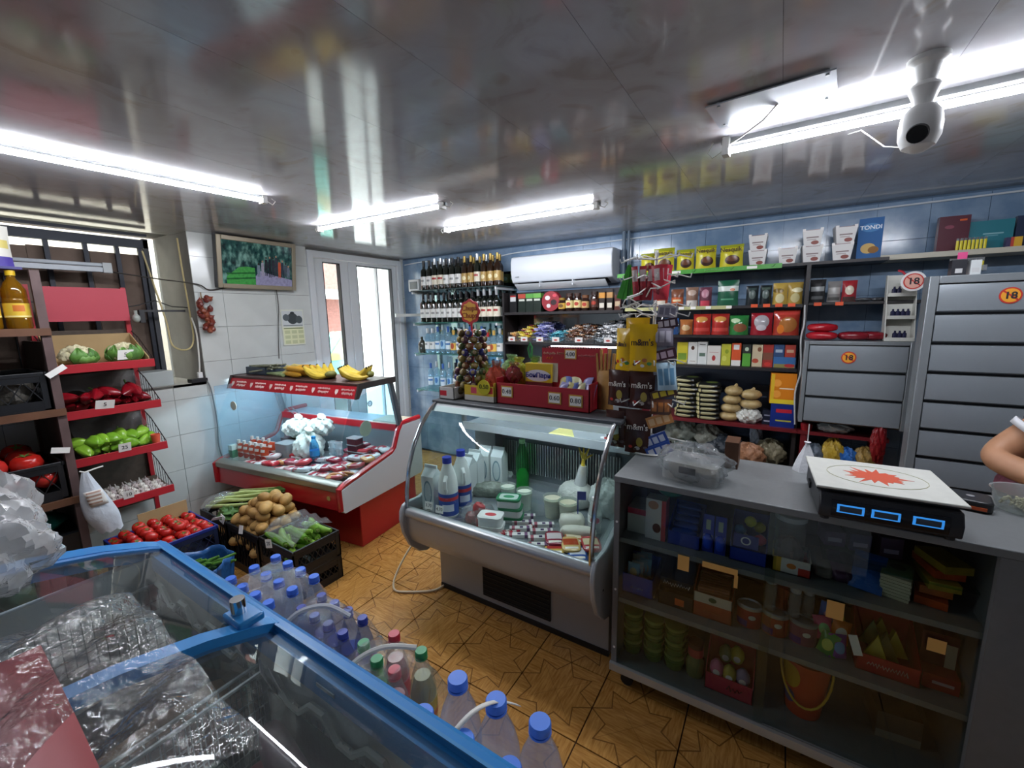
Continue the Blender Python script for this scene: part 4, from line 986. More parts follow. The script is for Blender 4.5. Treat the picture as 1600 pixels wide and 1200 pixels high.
# cords in the niche
one('power_cord', G().tube(sm([(-1.93, -.15, 2.2), (-1.94, -.14, 1.9), (-1.97, -.12, 1.65), (-1.96, -.125, 1.45), (-1.95, -.18, 1.38), (-1.97, -.26, 1.42), (-1.99, -.27, 1.6), (-2.02, -.30, 1.85), (-2.05, -.33, 2.1)]), .006, 6), mat('B8A878', .5), 'long yellowish cord looped over the grey pillar', 'cord')
one('power_cord', G().tube(sm([(-1.955, -.12, 1.62), (-1.93, -.11, 1.5), (-1.92, -.12, 1.3), (-1.92, -.13, 1.19)]), .006, 6), mat('D8D8D0', .5), 'white cord leading down to the plug on the sill', 'cord')
one('power_cord', G().tube(sm([(-1.895, -.1, 1.14), (-1.885, -.08, 1.05), (-1.885, -.07, .8), (-1.885, -.08, .6), (-1.885, -.05, .4)]), .005, 6), mat('7A7C7C', .5), 'grey cord dropping down the white tiles from the sill', 'cord')
ps = thing('plug_socket', 'black extension socket with a white plug on the sill corner', 'socket', (-1.93, -.14, 1.125))
part('block', G().bx(-.04, .04, -.06, .05, 0, .03), BLACK, ps, bevel=.004)
part('plug', G().bx(-.015, .015, -.0, .03, .03, .075), WHITE, ps, bevel=.004)
one('adapter_box', G().bx(-.09, .09, -.12, .12, 0, .11), mat('A8AEAC', .5), 'pale grey control box standing on the niche sill', 'box', (-2.02, -.42, 1.125), (0, 0, .1), bevel=.004)
wl_ = thing('tube_lamp', 'unlit grey tube lamp fixed across the window bars', 'lamp', (-1.95, -.78, 1.955), 0, 'fluorescent batten lamps')
part('housing', G().bx(-.02, .02, -.24, .22, -.03, .0), GREYMET, wl_)
part('fluorescent_tube', G().cyl((.01, -.24, .015), (.01, .20, .015), .012, n=10), mat('B8BEC4', .3), wl_)
part('end_cap', G().bx(-.022, .026, .19, .235, -.034, .03), mat('A4A8A8', .4), wl_)
lg = thing('light_string', 'string of small white bulbs hung across the window bars', 'light string', (-2.05, -.8, 1.72))
part('cord', G().tube([(0, -.5 + .1 * k, .03 * math.cos(k * 1.9)) for k in range(13)], .004, 5), BLACK, lg)
for y, z in ((-.28, .05), (.1, .03), (.28, .07), (-.1, -.26), (.18, -.25), (.38, -.1)): part('bulb', G().ball((0, y, z), .014, 10, 7), mat('C8C4BC', .3), lg)
one('hook_arm', G().bx(-.01, .01, -.2, .08, -.015, .0).bx(-.012, .012, -.2, -.17, -.09, 0), mat('2A2A2C', .5), 'dark bracket arm beside the red header panel', 'bracket', (-2.0, -.22, 1.68))
one('pendant_bulb', G().ball((0, 0, 0), (.022, .022, .028), 12, 8).cyl((0, 0, .02), (0, 0, .05), .009, n=8), mat('9AA098', .3), 'grey pendant bulb at the corner of the red header', 'bulb', (-1.74, -.515, 1.62))
# ---------------------------------------------------------------- chest freezer under the camera
BLUE = mat('2C86CC', .3, coat=.2); BLUED = mat('2470B2', .35)
fz = thing('chest_freezer', 'blue-framed chest freezer with curved glass lids and wire baskets inside', 'freezer', (0, 0, 0))
X0, X1, Y0f, Y1f = .14, 2.35, -1.78, -1.10
part('body', G().bx(X0 + .02, X1, Y1f - .035, Y1f - .02, .08, .83).bx(X0 + .02, X0 + .06, Y0f, Y1f - .02, .08, .83).bx(X0 + .02, X1, Y0f, Y0f + .04, .08, .90).bx(X0 + .02, X1, Y0f, Y1f - .02, .08, .20), mat('C9D2DA', .4), fz)
part('liner', G().bx(X0 + .06, X0 + .07, Y0f + .04, Y1f - .05, .2, .84).bx(X0 + .06, X1, Y1f - .05, Y1f - .04, .2, .82).bx(X0 + .06, X1, Y0f + .04, Y0f + .05, .2, .88).bx(X0 + .06, X1, Y0f + .04, Y1f - .05, .2, .21), mat('C8CECE', .4), fz)
prf = [(Y1f, .842), (Y1f - .05, .866), (Y1f - .16, .905), (Y1f - .30, .938), (Y1f - .45, .955), (Y1f - .60, .955), (Y0f, .945)]
fr_ = part('front_rim', G().prism([(Y1f + .008, .80), (Y1f + .010, .846), (Y1f - .004, .858), (Y1f - .022, .858), (Y1f - .026, .846), (Y1f - .05, .846), (Y1f - .056, .835), (Y1f - .056, .80)], 'x', X0, X1), BLUE, fz)
part('rim_groove', G().prism([(Y1f - .02, .8585), (Y1f - .026, .8585), (Y1f - .026, .862), (Y1f - .02, .862)], 'x', X0 + .03, X1), mat('4A90C8', .3), fr_)
er = G()
for a, b in zip(prf[:-1], prf[1:]):
    er.add([(X0 - .004, a[0], a[1] + .008), (X0 + .055, a[0], a[1] + .008), (X0 + .055, b[0], b[1] + .008), (X0 - .004, b[0], b[1] + .008), (X0 - .004, a[0], a[1] - .045), (X0 + .055, a[0], a[1] - .045), (X0 + .055, b[0], b[1] - .045), (X0 - .004, b[0], b[1] - .045)],
           [(0, 1, 2, 3), (7, 6, 5, 4), (0, 4, 5, 1), (1, 5, 6, 2), (2, 6, 7, 3), (3, 7, 4, 0)])
part('end_rim', er, BLUE, fz)
part('end_rim_step', G().tube([(X0 + .065, y, z - .004) for y, z in prf], .012, 6), BLUED, fz)
dv = G()
for a, b in zip(prf[:-1], prf[1:]):
    dv.add([(.845, a[0], a[1] + .01), (.885, a[0], a[1] + .01), (.885, b[0], b[1] + .01), (.845, b[0], b[1] + .01), (.845, a[0], a[1] - .02), (.885, a[0], a[1] - .02), (.885, b[0], b[1] - .02), (.845, b[0], b[1] - .02)],
           [(0, 1, 2, 3), (7, 6, 5, 4), (0, 4, 5, 1), (1, 5, 6, 2), (2, 6, 7, 3), (3, 7, 4, 0)])
part('lid_edge', dv, BLUE, fz)
FG = film('E0E6E6', .02, .06, 1.5, milkcol='B0B8BA')
part('glass_lid', rail(G(), prf, X0 + .05, .85), FG, fz)
part('glass_lid', rail(G(), [(y, z - .012) for y, z in prf], .84, X1), FG, fz)
lk = part('lock_barrel', G().cyl((.83, -1.175, .89), (.83, -1.175, .94), .016, n=16), CHROME, fz)
part('lock_base', G().bx(.80, .88, -1.2, -1.14, .885, .905), BLUE, lk, bevel=.006)
part('serial_print', G().bx(1.10, 1.16, -1.159, -1.157, .828, .836), mat('8AA4B4', .6), fz)
WIRE = mat('B9C0C0', .4, .3)
def wire_basket(label, x0, x1, z1):
    t = thing('wire_basket', label, 'basket', (x0, -1.165, .30), 0, 'freezer baskets')
    w, d, h2 = x1 - x0, .46, z1 - .30
    pts = []
    n = int(w / .042)
    for k in range(n + 1):
        x = w * k / n; hh = h2 - (.04 if (k // 2) % 2 else 0); pts.append((x, 0, hh))
    part('wavy_rim', G().tube(pts, .008, 6), mat('A9AFA8', .5), t)
    part('front_sheet', G().bx(.01, w - .01, -.004, -.001, .02, h2 - .045), film('C8CEC8', .2, .45, milkcol='8A928C'), t)
    part('back_rim', G().tube([(0, 0, h2), (0, -d, h2), (w, -d, h2), (w, 0, h2)], .005, 6), WIRE, t)
    g = G()
    for k in range(int(w / .022)): g.tube([(k * .022, 0, h2 - .03), (k * .022, 0, .0), (k * .022, -d, 0), (k * .022, -d, h2)], .0014, 4)
    for k in range(int(d / .022)): g.tube([(0, -k * .022, h2), (0, -k * .022, .0), (w, -k * .022, 0), (w, -k * .022, h2)], .0014, 4)
    for k in range(int(h2 / .03)): g.tube([(0, 0, k * .03), (w, 0, k * .03), (w, -d, k * .03), (0, -d, k * .03)], .0014, 4, closed=True)
    o = part('wire_mesh', g, mat('8E9696', .4, .4), t); o['kind'] = 'stuff'
    return t
wire_basket('grey wire basket under the lid at the window end of the freezer', .26, .87, .775)
wire_basket('grey wire basket in the middle of the freezer', .90, 1.40, .775)
wire_basket('grey wire basket at the near end of the freezer', 1.42, 1.95, .765)
def pillow(w, d, h, seed=0, b=.06): return G().ball((0, 0, h / 2), (w / 2, d / 2, h / 2), 16, 10, sq=.55, bump=b, seed=seed)
fp = [('8A8C86', 'pale grey frozen packet lying in the basket by the window end', .37, -1.40, .2, .24), ('7A3A4A', 'maroon frozen food packet near the freezer end', .36, -1.56, .3, .16), ('2A2624', 'dark frozen fish packet under the lid edge', .56, -1.30, .15, .42),
      ('7A5A38', 'brown frozen fish packet beside the dark one', .70, -1.34, .13, .42), ('8A3040', 'red and white frozen packet under the lid edge', 1.05, -1.25, .2, .1), ('C8C8C4', 'white frozen packet in the near basket', 1.62, -1.38, .3, .2), ('4A3A2C', 'dark brown frozen packet nearest the divider', .82, -1.36, .09, .40), ('6C3C50', 'purple printed frozen packet along the front of the freezer', 1.1, -1.225, .34, .06)]
for k, (c, lab, x, y, w, d) in enumerate(fp):
    one('frozen_packet', pillow(w, d, .10 if k not in (2,) else .13, k), mat(c, .6, noise=.45, nscale=16, bump=.3, bscale=22), lab, 'packet', (x, y, .54 if k < 6 else .60), (0, 0, rr.uniform(-.25, .1)))
for x, y, rz, lab in ((.905, -1.178, -.4, 'white paper slip hanging at the basket rim, near the lock'), (.958, -1.178, -.2, 'second white paper slip hanging on the basket rim')):
    one('paper_slip', G().bx(-.022, .022, -.001, .001, -.13, 0), PAPER, lab, 'paper', (x, y, .80), (.28, .15, rz))
one('paper_strip', G().bx(-.016, .016, -.001, .001, -.16, 0), paint('D8C8BC', [('r', -.012, .012, -.14, -.02, 'B89488')]), 'long pinkish printed paper strip taped under the freezer glass by the lock', 'paper', (.838, -1.192, .845), (.25, .3, -.6))
# red board in cellophane and a clear bag on the lids
rd = thing('wrapped_board', 'red cardboard sheet wrapped in shiny cellophane lying on the freezer', 'package', (.98, -1.61, .985))
def board(u, v): return (-.24 + .48 * u, -.13 + .26 * v, .012 * math.sin(3 * u) + .012)
part('board', G().sheet(board, 6, 3), mat('983038', .45), rd, (0, 0, 0), (0, 0, -.04), solid=.004)
def cello(u, v):
    return (-.36 + .66 * u, -.20 + .46 * v, .035 + .022 * math.sin(8 * u + 3 * v) * math.sin(5 * v + 1) + .012 * math.sin(21 * u + 13 * v) - .04 * (2 * u - 1) ** 4 - .03 * (2 * v - 1) ** 4)
part('cellophane', G().sheet(cello, 60, 44), film('EEF0F0', .06, .05, 2.0, wrinkle=1.0, wscale=24), rd, (-.02, .02, 0), (0, 0, -.04))
def puff(cx, cy, cz, rx, ry, rz, seed):
    q = random.Random(seed); ph = [q.uniform(0, 6) for _ in range(6)]
    def fn(u, v):
        a, e = 2 * PI * u, PI * (v - .5); w = 1 + .10 * math.sin(5 * a + ph[0] + 4 * e) + .08 * math.sin(9 * a + ph[1]) * math.cos(7 * e + ph[2]) + .05 * math.sin(15 * a + ph[3] + 11 * e)
        return (cx + rx * w * math.cos(e) * math.cos(a), cy + ry * w * math.cos(e) * math.sin(a), cz + rz * w * math.sin(e))
    return G().sheet(fn, 48, 28)
one('plastic_bag', puff(0, 0, .10, .17, .12, .11, 2), film('F0F2F2', .1, .45, 1.6, wrinkle=1.0, wscale=22), 'bulky clear plastic bag resting on the window end of the freezer', 'plastic bag', (.30, -1.50, .965), (0, 0, .5))
one('plastic_bag', puff(0, 0, .12, .14, .13, .16, 5), film('F0F2F2', .1, .45, 1.6, wrinkle=1.0, wscale=22), 'tall clear plastic bag standing beyond the freezer end', 'plastic bag', (-.10, -1.45, .88), (0, 0, 0))
one('bag_stool', G().bx(-.16, .16, -.16, .16, .84, .87).bx(-.15, -.12, -.15, -.12, 0, .84).bx(.12, .15, -.15, -.12, 0, .84).bx(-.15, -.12, .12, .15, 0, .84).bx(.12, .15, .12, .15, 0, .84), WD, 'dark stool holding the clear bag beyond the freezer', 'stool', (-.10, -1.47, 0))

# ---------------------------------------------------------------- bottle packs stacked along the front of the freezer
PET = film('F2F6FA', .03, .17, 1.5, milkcol='CCDAF0'); CAPB = mat('3E6FD8', .4); CAPG = mat('1E8A50', .4); CAPD = mat('2A3C9A', .4)
def bottle_g(r, h, n=20):
    return G().lathe([(.0, .0), (r * .85, .0), (r, r * .2), (r, h * .16), (r * .95, h * .18), (r, h * .2), (r, h * .36), (r * .95, h * .38), (r, h * .40), (r, h * .58), (r * .94, h * .67), (r * .74, h * .78), (r * .46, h * .88), (r * .38, h * .92), (r * .38, h * .95)], n)
def cap_g(r, h): return G().lathe([(r * .44, h * .945), (r * .45, h * .95), (r * .45, h * .99), (r * .41, h), (0, h)], 22).cyl((0, 0, h * .925), (0, 0, h * .938), r * .46, n=20)
def pet(name, r, h, body, cap, label=None, liquid=None, grp=None):
    o = one(name, bottle_g(r, h), body, '', 'bottle', group=grp)
    part('cap', cap_g(r, h), cap, o)
    if label: part('label', G().lathe([(r * 1.01, h * .38), (r * 1.012, h * .56)], 18), label, o)
    if liquid: part('drink', G().lathe([(0, .005), (r * .9, .005), (r * .93, .03), (r * .93, h * .6), (r * .6, h * .76), (0, h * .76)], 16), liquid, o)
    return o
ZU = .333                                         # the upper packs stand on lower packs of the same bottles
P = Pile(pet('water_bottle', .0405, .33, PET, CAPB, grp='water bottles packed beside the crates'))
for j in range(3):
    for i in range(4):
        P.put((.237 + i * .085, -.952 + j * .0825, ZU), rr.uniform(0, 6), 'blue-capped water bottle in the upper pack by the crates, %s row, %s from the window' % (('near', 'middle', 'far')[j], ORD[i]))
for i in range(4): P.put((.237 + i * .085, -.787, 0), rr.uniform(0, 6), 'blue-capped water bottle in the lower pack on the floor, %s from the window' % ORD[i])
for k, x in enumerate((.237, .322, .407, .492)): P.put((x, -.952, 0), k, 'blue-capped water bottle in the lower pack against the freezer, %s from the window' % ORD[k])
def wrap(x0, x1, y0, y1, z, amp, ph):
    def fn(u, v):
        e = max(abs(2 * u - 1) ** 6, abs(2 * v - 1) ** 6)
        return (x0 + (x1 - x0) * u, y0 + (y1 - y0) * v, z - .16 * e + amp * math.sin(11 * u + ph) * math.sin(8 * v + ph * 2))
    return G().sheet(fn, 24, 18)
WRAP = film('F4F7FA', .07, .05, 1.6, wrinkle=.9, wscale=20)
one('shrink_wrap', wrap(.19, .54, -1.0, -.74, .665, .012, 1), WRAP, 'shrink wrap stretched over the blue-capped bottles beside the crates', 'shrink wrap')
P = Pile(pet('water_bottle', .035, .32, film('C8D4EC', .04, .14, 1.5, milkcol='8898C8'), CAPD, mat('3A50A0', .4), grp='blue-labelled bottles in the wrapped pack'))
for j in range(3):
    for i in range(4): P.put((.60 + i * .0715, -.975 + j * .0725, ZU), rr.uniform(0, 6), 'blue-labelled bottle in the wrapped pack, %s row, %s from the crates' % (('near', 'middle', 'far')[j], ORD[i]))
for i in range(4): P.put((.60 + i * .0715, -.83, 0), rr.uniform(0, 6), 'blue-labelled bottle in the lower pack on the floor, %s from the crates' % ORD[i])
for i in range(4): P.put((.60 + i * .0715, -.975, 0), rr.uniform(0, 6), 'blue-labelled bottle in the lower pack against the freezer, %s from the crates' % ORD[i])
one('shrink_wrap', wrap(.56, .86, -1.02, -.78, .665, .015, 3), WRAP, 'shrink wrap over the blue-labelled bottle pack', 'shrink wrap')
one('pack_handle', G().tube(sm([(.62, -1.0, .62), (.66, -.95, .685), (.72, -.89, .695), (.78, -.85, .655)]), .008, 6), mat('B8BCC4', .5), 'pale carrying strap over the blue-labelled pack', 'strap')
SODAG = film('9AD0A8', .04, .16, 1.5, milkcol='3C7A50'); CLR = film('EEF0EA', .04, .10, 1.5)
mk = lambda body, cap, lab, liq: pet('soda_bottle', .0385, .33, body, cap, lab, liq, 'soda bottles with green caps')
for k, (x, y, body, cap, lab, liq, txt) in enumerate((
    (.915, -.905, CLR, CAPG, None, None, 'clear soda bottle with green cap, nearest the blue pack'),
    (.905, -.99, CLR, CAPG, None, None, 'clear soda bottle with green cap close to the freezer rim'),
    (.995, -.925, SODAG, CAPG, mat('2A5A34', .4), mat('4A3018', .2), 'dark brown soda bottle with green cap under the white strap'),
    (1.0, -1.01, CLR, CAPG, mat('B81E28', .4), mat('8E1622', .2), 'red drink bottle tucked against the freezer'),
    (1.08, -.84, CLR, CAPG, paint('B8A030', [('r', -.06, .06, .128, .15, 'B04A20')]), mat('A09A60', .25), 'clear bottle with green cap and yellow label, closest to the tiles'),
    (1.065, -.925, CLR, mat('C02A40', .4), mat('A83048', .4), mat('A01C3A', .2), 'pink-red drink bottle beside the yellow-labelled one'),
    (1.115, -1.0, CLR, CAPG, mat('8C2A3C', .4), mat('8A1830', .2), 'dark red drink bottle with green cap near the large bottles'),
    (.965, -.835, CLR, mat('C02A40', .4), mat('B82A34', .4), mat('A01C28', .2), 'red-capped drink bottle behind the brown soda'))):
    o = mk(body, cap, lab, liq); o.location = (x, y, ZU); o['label'] = txt
    if k == 4: scrawl(o, .045, .022, (0, -.040, .139), mat('B03020', .5))
one('bottle_crate', G().bx(.885, 1.155, -1.05, -.79, 0, .33), mat('3A2A24', .7, noise=.2), 'dark carton under the soda bottles', 'carton', bevel=.004)
one('shrink_wrap', wrap(.86, 1.16, -1.05, -.80, .66, .018, 5), WRAP, 'crinkled shrink wrap over the soda bottles', 'shrink wrap')
one('pack_handle', G().tube(sm([(.945, -1.02, .64), (.98, -.97, .69), (1.03, -.92, .71), (1.095, -.87, .70)]), .007, 6), mat('DAD8D0', .5), 'white carrying strap over the soda bottles', 'strap')
P = Pile(pet('water_bottle', .054, .365, film('F2F6FA', .03, .27, 1.5, milkcol='C0D0EE'), mat('4A80E4', .4), grp='large water bottles'))
big = ((1.278, -.915), (1.27, -1.025), (1.39, -.915), (1.50, -.91), (1.382, -1.025), (1.494, -1.022))
for k, lab in enumerate(('beside the soda bottles', 'against the freezer, next to the soda', 'under the white strap', 'at the outer end of the row', 'against the freezer, middle one', 'against the freezer, outer end')):
    P.put((big[k][0], big[k][1], .37), .7 * k, 'large clear water bottle with blue cap ' + lab)
for k in (0, 2, 3): P.put((big[k][0], big[k][1], 0), k, 'large clear water bottle standing on the floor under the upper pack, %s one' % ('soda-side', '', 'middle', 'outer')[k])
for k in (1, 4, 5): P.put((big[k][0], big[k][1], 0), k, 'large clear water bottle on the floor against the freezer, %s one' % ('', 'soda-side', '', '', 'middle', 'outer')[k])
one('pack_handle', G().sheet(lambda u, v: (1.335 + .012 * v + .075 * u, -1.07 + .21 * u, .66 + .09 * math.sin(PI * (.12 + .8 * u))), 16, 2), paint('E0DED6', [('r', 1.32, 1.4, -1.06, -1.02, '4A78B8')], 'xy'), 'white carrying strap with a blue stripe over the large water bottles', 'strap', solid=.002)
# ---------------------------------------------------------------- goods in the red fridge (placed in its own frame, then turned with it)
MF = Matrix.Translation((-1.79, -.165, 0)) @ Matrix.Rotation(RF, 4, 'Z')
def F1(x, y, z): return tuple(MF @ Vector((x, y, z)))
DK = .486
pm = paint('D8D0C8', [('r', -.05, .05, .075, .14, 'C84A2A'), ('e', 0, .05, .03, .022, 'A83020'), ('r', -.02, .02, .10, .12, 'F0E8E0')])
P = Pile(tag(part('yogurt_pouch', pouch(.085, .145, .05), pm, None), '', 'pouch', 'red and white drink pouches in the red fridge'))
KC = mat('D8D4CC', .5)
part('spout_cap', G().cyl((-.02, 0, .135), (-.02, 0, .165), .011, n=12), KC, P.m[0])
for k in range(9):
    P.put(F1(.10 + (k % 5) * .07, .16 + .11 * (k // 5), DK), RF + .15, 'red and white spouted drink pouch, %s row, %s from the tiled wall' % (('front', 'back')[k // 5], ORD[k % 5]))
one('juice_carton', carton(.05, .13, .05), paint('C8D8D0', [('r', -.03, .03, .03, .09, '3A7A58')]), 'small green and white carton in the wall corner of the red fridge', 'carton', F1(.05, .10, DK), (0, 0, RF))
one('white_plate', G().lathe([(0, 0), (.05, 0), (.062, .012), (.058, .014), (0, .006)], 24), WHITE, 'round white dish at the front of the red fridge', 'dish', F1(.24, .10, DK))
one('grey_bin', G().rbx(-.075, .075, -.09, .09, 0, .15, .02), mat('8C9498', .4), 'grey plastic tub behind the drink pouches', 'tub', F1(.47, .32, DK), (0, 0, RF))
CHB = mat('DCE4DC', .55, noise=.08, nscale=15, bump=.5, bscale=18)
for k, (x, y, z, s, lab) in enumerate(((.42, .44, .64, (.13, .11, .075), 'white knotted bag of cheese raised at the back of the red fridge'), (.67, .33, DK, (.12, .11, .12), 'large white bag of cheese in the middle of the red fridge'), (.70, .43, .68, (.11, .09, .07), 'white knotted bag lying on top of the large cheese bag'))):
    t = thing('cheese_bag', lab, 'bag', F1(x, y, z), 0, 'bags of cheese')
    part('bag', puff(0, 0, s[2], s[0] * .95, s[1] * .95, s[2] * .95, 20 + k), CHB, t)
    part('knot', G().cyl((0, 0, s[2] * 1.9), (.02, 0, s[2] * 2.25), .012, .035, 8), CHB, t)
one('tub_stack', G().bx(-.12, .12, -.1, .1, 0, .15), mat('6E7880', .5), 'grey riser box under the raised cheese bag', 'box', F1(.42, .46, DK), (0, 0, RF))
wbt = pet('water_bottle', .035, .24, film('9CD4F0', .04, .22, 1.5, milkcol='6FB8E0'), mat('2A90D0', .4), mat('2A8CC8', .4), grp='bottles in the red fridge')
wbt.location = F1(.80, .27, DK); wbt['label'] = 'small blue water bottle standing in the red fridge'
cupg = G().lathe([(0, 0), (.024, 0), (.03, .045), (.033, .047), (.028, .047), (.022, .004), (0, .004)], 16)
P = Pile(one('clear_cup', cupg, film('E4F0F4', .05, .25, 1.5), '', 'cup', group='clear cups stacked in the red fridge'))
for k in range(8): P.put(F1(.89 + .065 * (k // 4), .36, DK + .045 * (k % 4)), 0, 'clear lidded cup in the %s stack of the red fridge, %s from the bottom' % (('front', 'back')[k // 4], ORD[k % 4]))
tubg = G().rbx(-.05, .05, -.04, .04, 0, .045, .012)
P = Pile(one('berry_tub', tubg, mat('5A1C28', .3), '', 'tub', group='dark red tubs in the red fridge'))
part('lid', G().rbx(-.053, .053, -.043, .043, .045, .05, .012), film('D8D8DC', .05, .3), P.m[0])
for k in range(6): P.put(F1(1.02 + .07 * (k // 4), .46, DK + .051 * (k % 4)), (0, 0, RF), 'dark red lidded tub at the back of the red fridge, %s stack, level %s' % (('taller', 'lower')[k // 4], ('one', 'two', 'three', 'four')[k % 4]))
# vacuum packed meat and cheese along the front
cols = ['A83A44', 'D8D4D2', 'C0323C', 'D4B8B4', 'B88088', 'C8C8CC', '8E2A3C', 'D0A8A0', 'B04A50', '7A5060', 'C4B0B0', 'D89A60', 'A05860', 'C84850', 'E0DCD8', '984050']
prots = []
for k, c in enumerate(cols):
    c2 = cols[(k * 5 + 3) % len(cols)]
    prots.append(one('meat_pack', pillow(.13, .085, .034, k, .08), paint(c, [('r', -.05, -.015, -.04, .04, c2), ('r', .02, .045, -.02, .02, 'E8E4E0'), ('e', .0, .0, .014, .02, 'B02838')], 'xy', rough=.15), '', 'packet', group='vacuum packs spread in the red fridge'))
P = Pile(*prots); adj = ['red', 'white', 'bright red', 'cream', 'rose', 'grey-white', 'maroon', 'pink', 'brick red', 'plum', 'pale rose', 'orange', 'dusky', 'scarlet', 'off-white', 'wine red']
n = 0
for j in range(6):
    for i in range(9):
        x = .30 + i * .112 + .02 * (j % 2)
        if x > 1.29 or (j > 2 and x < .9) or (j == 2 and x < .5): continue
        P.put(F1(x, .10 + j * .092, DK + .002 + .014 * ((i + j) % 3) + .014 * j), (rr.uniform(-.12, .12), rr.uniform(-.15, .15), RF + rr.uniform(-.5, .5)), '%s vacuum pack in the red fridge, %s row from the front, %s along' % (adj[n % 16], ORD[j], ORD[i])); n += 1
one('label_holder', G().bx(-.05, .05, -.004, .004, 0, .05), paint('D8D4D4', [('r', -.04, .0, .01, .04, 'B84048'), ('r', .01, .04, .01, .04, '5A8A58')]), 'small printed label stand among the packs in the red fridge', 'label', F1(.66, .20, DK + .03), (-.3, 0, RF))
sg = G().tube([(-.05, 0, 0), (-.02, .004, .002), (.02, .004, .002), (.05, 0, 0)], .012, 8, rad=[.006, .012, .012, .006])
P = Pile(one('sausage', sg, mat('C8783A', .35), 'orange sausage at the side glass corner of the red fridge', 'sausage', group='orange sausages'))
for k in range(5): P.put(F1(1.20 + .012 * k, .075 + .022 * k, DK + .05 + .01 * (k % 2)), (0, 0, RF + .3))

# on its canopy: asparagus/herb tray, corn, bananas
CT = 1.159
tr = thing('produce_tray', 'dark plastic tray at the wall end of the fridge canopy', 'tray', F1(.16, .40, CT), RF)
part('tray', G().bx(-.12, .12, -.09, .09, 0, .006).bx(-.12, .12, -.09, -.084, 0, .06).bx(-.12, .12, .084, .09, 0, .06).bx(-.12, -.114, -.09, .09, 0, .06).bx(.114, .12, -.09, .09, 0, .06), mat('3A4654', .4), tr)
P = Pile(one('scallion_stalk', G().tube([(-.15, 0, 0), (0, .006, .01), (.15, 0, .016)], .006, 6), mat('8A8C74', .6, noise=.3), 'dry grey-green stalk heaped on the dark tray', 'stalk', group='dry stalks on the canopy tray'))
for k in range(18): P.put(F1(.22 + rr.uniform(-.05, .06), .34 + rr.uniform(-.04, .09), CT + .035 + .008 * (k % 4)), (0, rr.uniform(-.12, .05), RF + rr.uniform(-.35, .35)))
P = Pile(one('leek', G().tube([(-.13, 0, 0), (0, .0, .004), (.12, .01, .0)], .012, 8, rad=[.008, .012, .014]), mat('8FA070', .5, noise=.25), 'pale green leek beside the corn on the canopy', 'leek', group='leeks on the canopy'))
for k in range(4): P.put(F1(.40 + .02 * k, .30 + .045 * k, CT + .014), (0, 0, RF + .2 * k - .2))
corn = G().tube([(-.13, 0, 0), (-.06, 0, 0), (.03, 0, 0), (.10, 0, 0), (.13, 0, 0)], .02, 12, rad=[.008, .019, .022, .018, .006])
cp = one('corn_cob', corn, mat('D8A028', .45, noise=.15, nscale=90, bump=.6, bscale=160), '', 'corn', group='corn cobs on the canopy')
part('husk', G().tube([(-.15, 0, 0), (-.10, .004, .004), (-.03, .01, .004)], .02, 8, rad=[.006, .022, .012]), mat('CBB870', .6), cp)
P = Pile(cp)
for k in range(7): P.put(F1(.60 + .03 * (k % 3), .30 + .055 * (k % 4), CT + .024 + .04 * (k // 4)), (0, 0, RF + rr.uniform(-.25, .25)), 'yellow corn cob on the fridge canopy, %s layer, %s from the front' % (('lower', 'upper')[k // 4], ORD[k % 4]))
def banana_bunch(label, loc, rz, n, up=1):
    t = thing('banana_bunch', label, 'bananas', loc, rz, 'banana bunches')
    for k in range(n):
        a = (k - (n - 1) / 2) * .34
        pts, rad = [], []
        for q in range(8):
            v = q / 7; th = -.35 + 1.5 * v
            pts.append((.095 * math.sin(th) * up + .02 * math.cos(a), .028 * (k - (n - 1) / 2) * (.35 + .9 * v) , .11 - .095 * math.cos(th) * .9 - .015)); rad.append((.006, .011, .0165, .0185, .0185, .017, .012, .005)[q])
        b = part('banana', G().tube(pts, .018, 10, rad=rad), mat('CFB23A', .45, noise=.18, nscale=30), t)
        part('tip', G().ball(pts[-1], .006, 7, 5), mat('3A2E1A', .7), b)
    part('crown', G().ball((-.022, 0, .022), (.018, .03, .016), 10, 7), mat('6A6A2C', .6), t)
    return t
banana_bunch('banana bunch nearest the corn on the fridge canopy', F1(.95, .33, CT + .004), RF + 2.9, 5).scale = (1.5,) * 3
banana_bunch('banana bunch lying in the middle of the canopy end', F1(1.12, .36, CT + .004), RF + .5, 4).scale = (1.4,) * 3
banana_bunch('banana bunch with upturned stalk at the canopy end', F1(1.24, .40, CT + .004), RF - 2.6, 5).scale = (1.5,) * 3

# ---------------------------------------------------------------- goods in the grey fridge
D2 = .496
def F2(x, y, z=D2): return (x, y, z)
ctn = paint('D9DEDC', [('e', 0, .11, .026, .06, '7A96A0'), ('e', 0, .11, .02, .05, 'C9D4D4'), ('r', -.012, .012, .02, .05, '6A7C60')], 'xz', .35)
def milk_carton(label, loc, rz):
    t = thing('milk_carton', label, 'carton', loc, rz, 'white milk cartons'); t.scale = (1.1, 1.1, 1.15)
    part('body', G().bx(-.037, .037, -.037, .037, 0, .19), ctn, t)
    part('gable', G().prism([(-.037, .19), (.037, .19), (.004, .225), (.004, .24), (-.004, .24), (-.004, .225)], 'x', -.037, .037), mat('C8D0D0', .4), t)
milk_carton('white milk carton at the door-side front of the grey fridge', F2(.27, .08), .1)
for k, (x, y) in enumerate(((.33, .33), (.32, .42), (.33, .52), (.42, .54))): milk_carton('white milk carton, %s of the row behind the milk jugs' % ORD[k], F2(x, y, D2), .1)
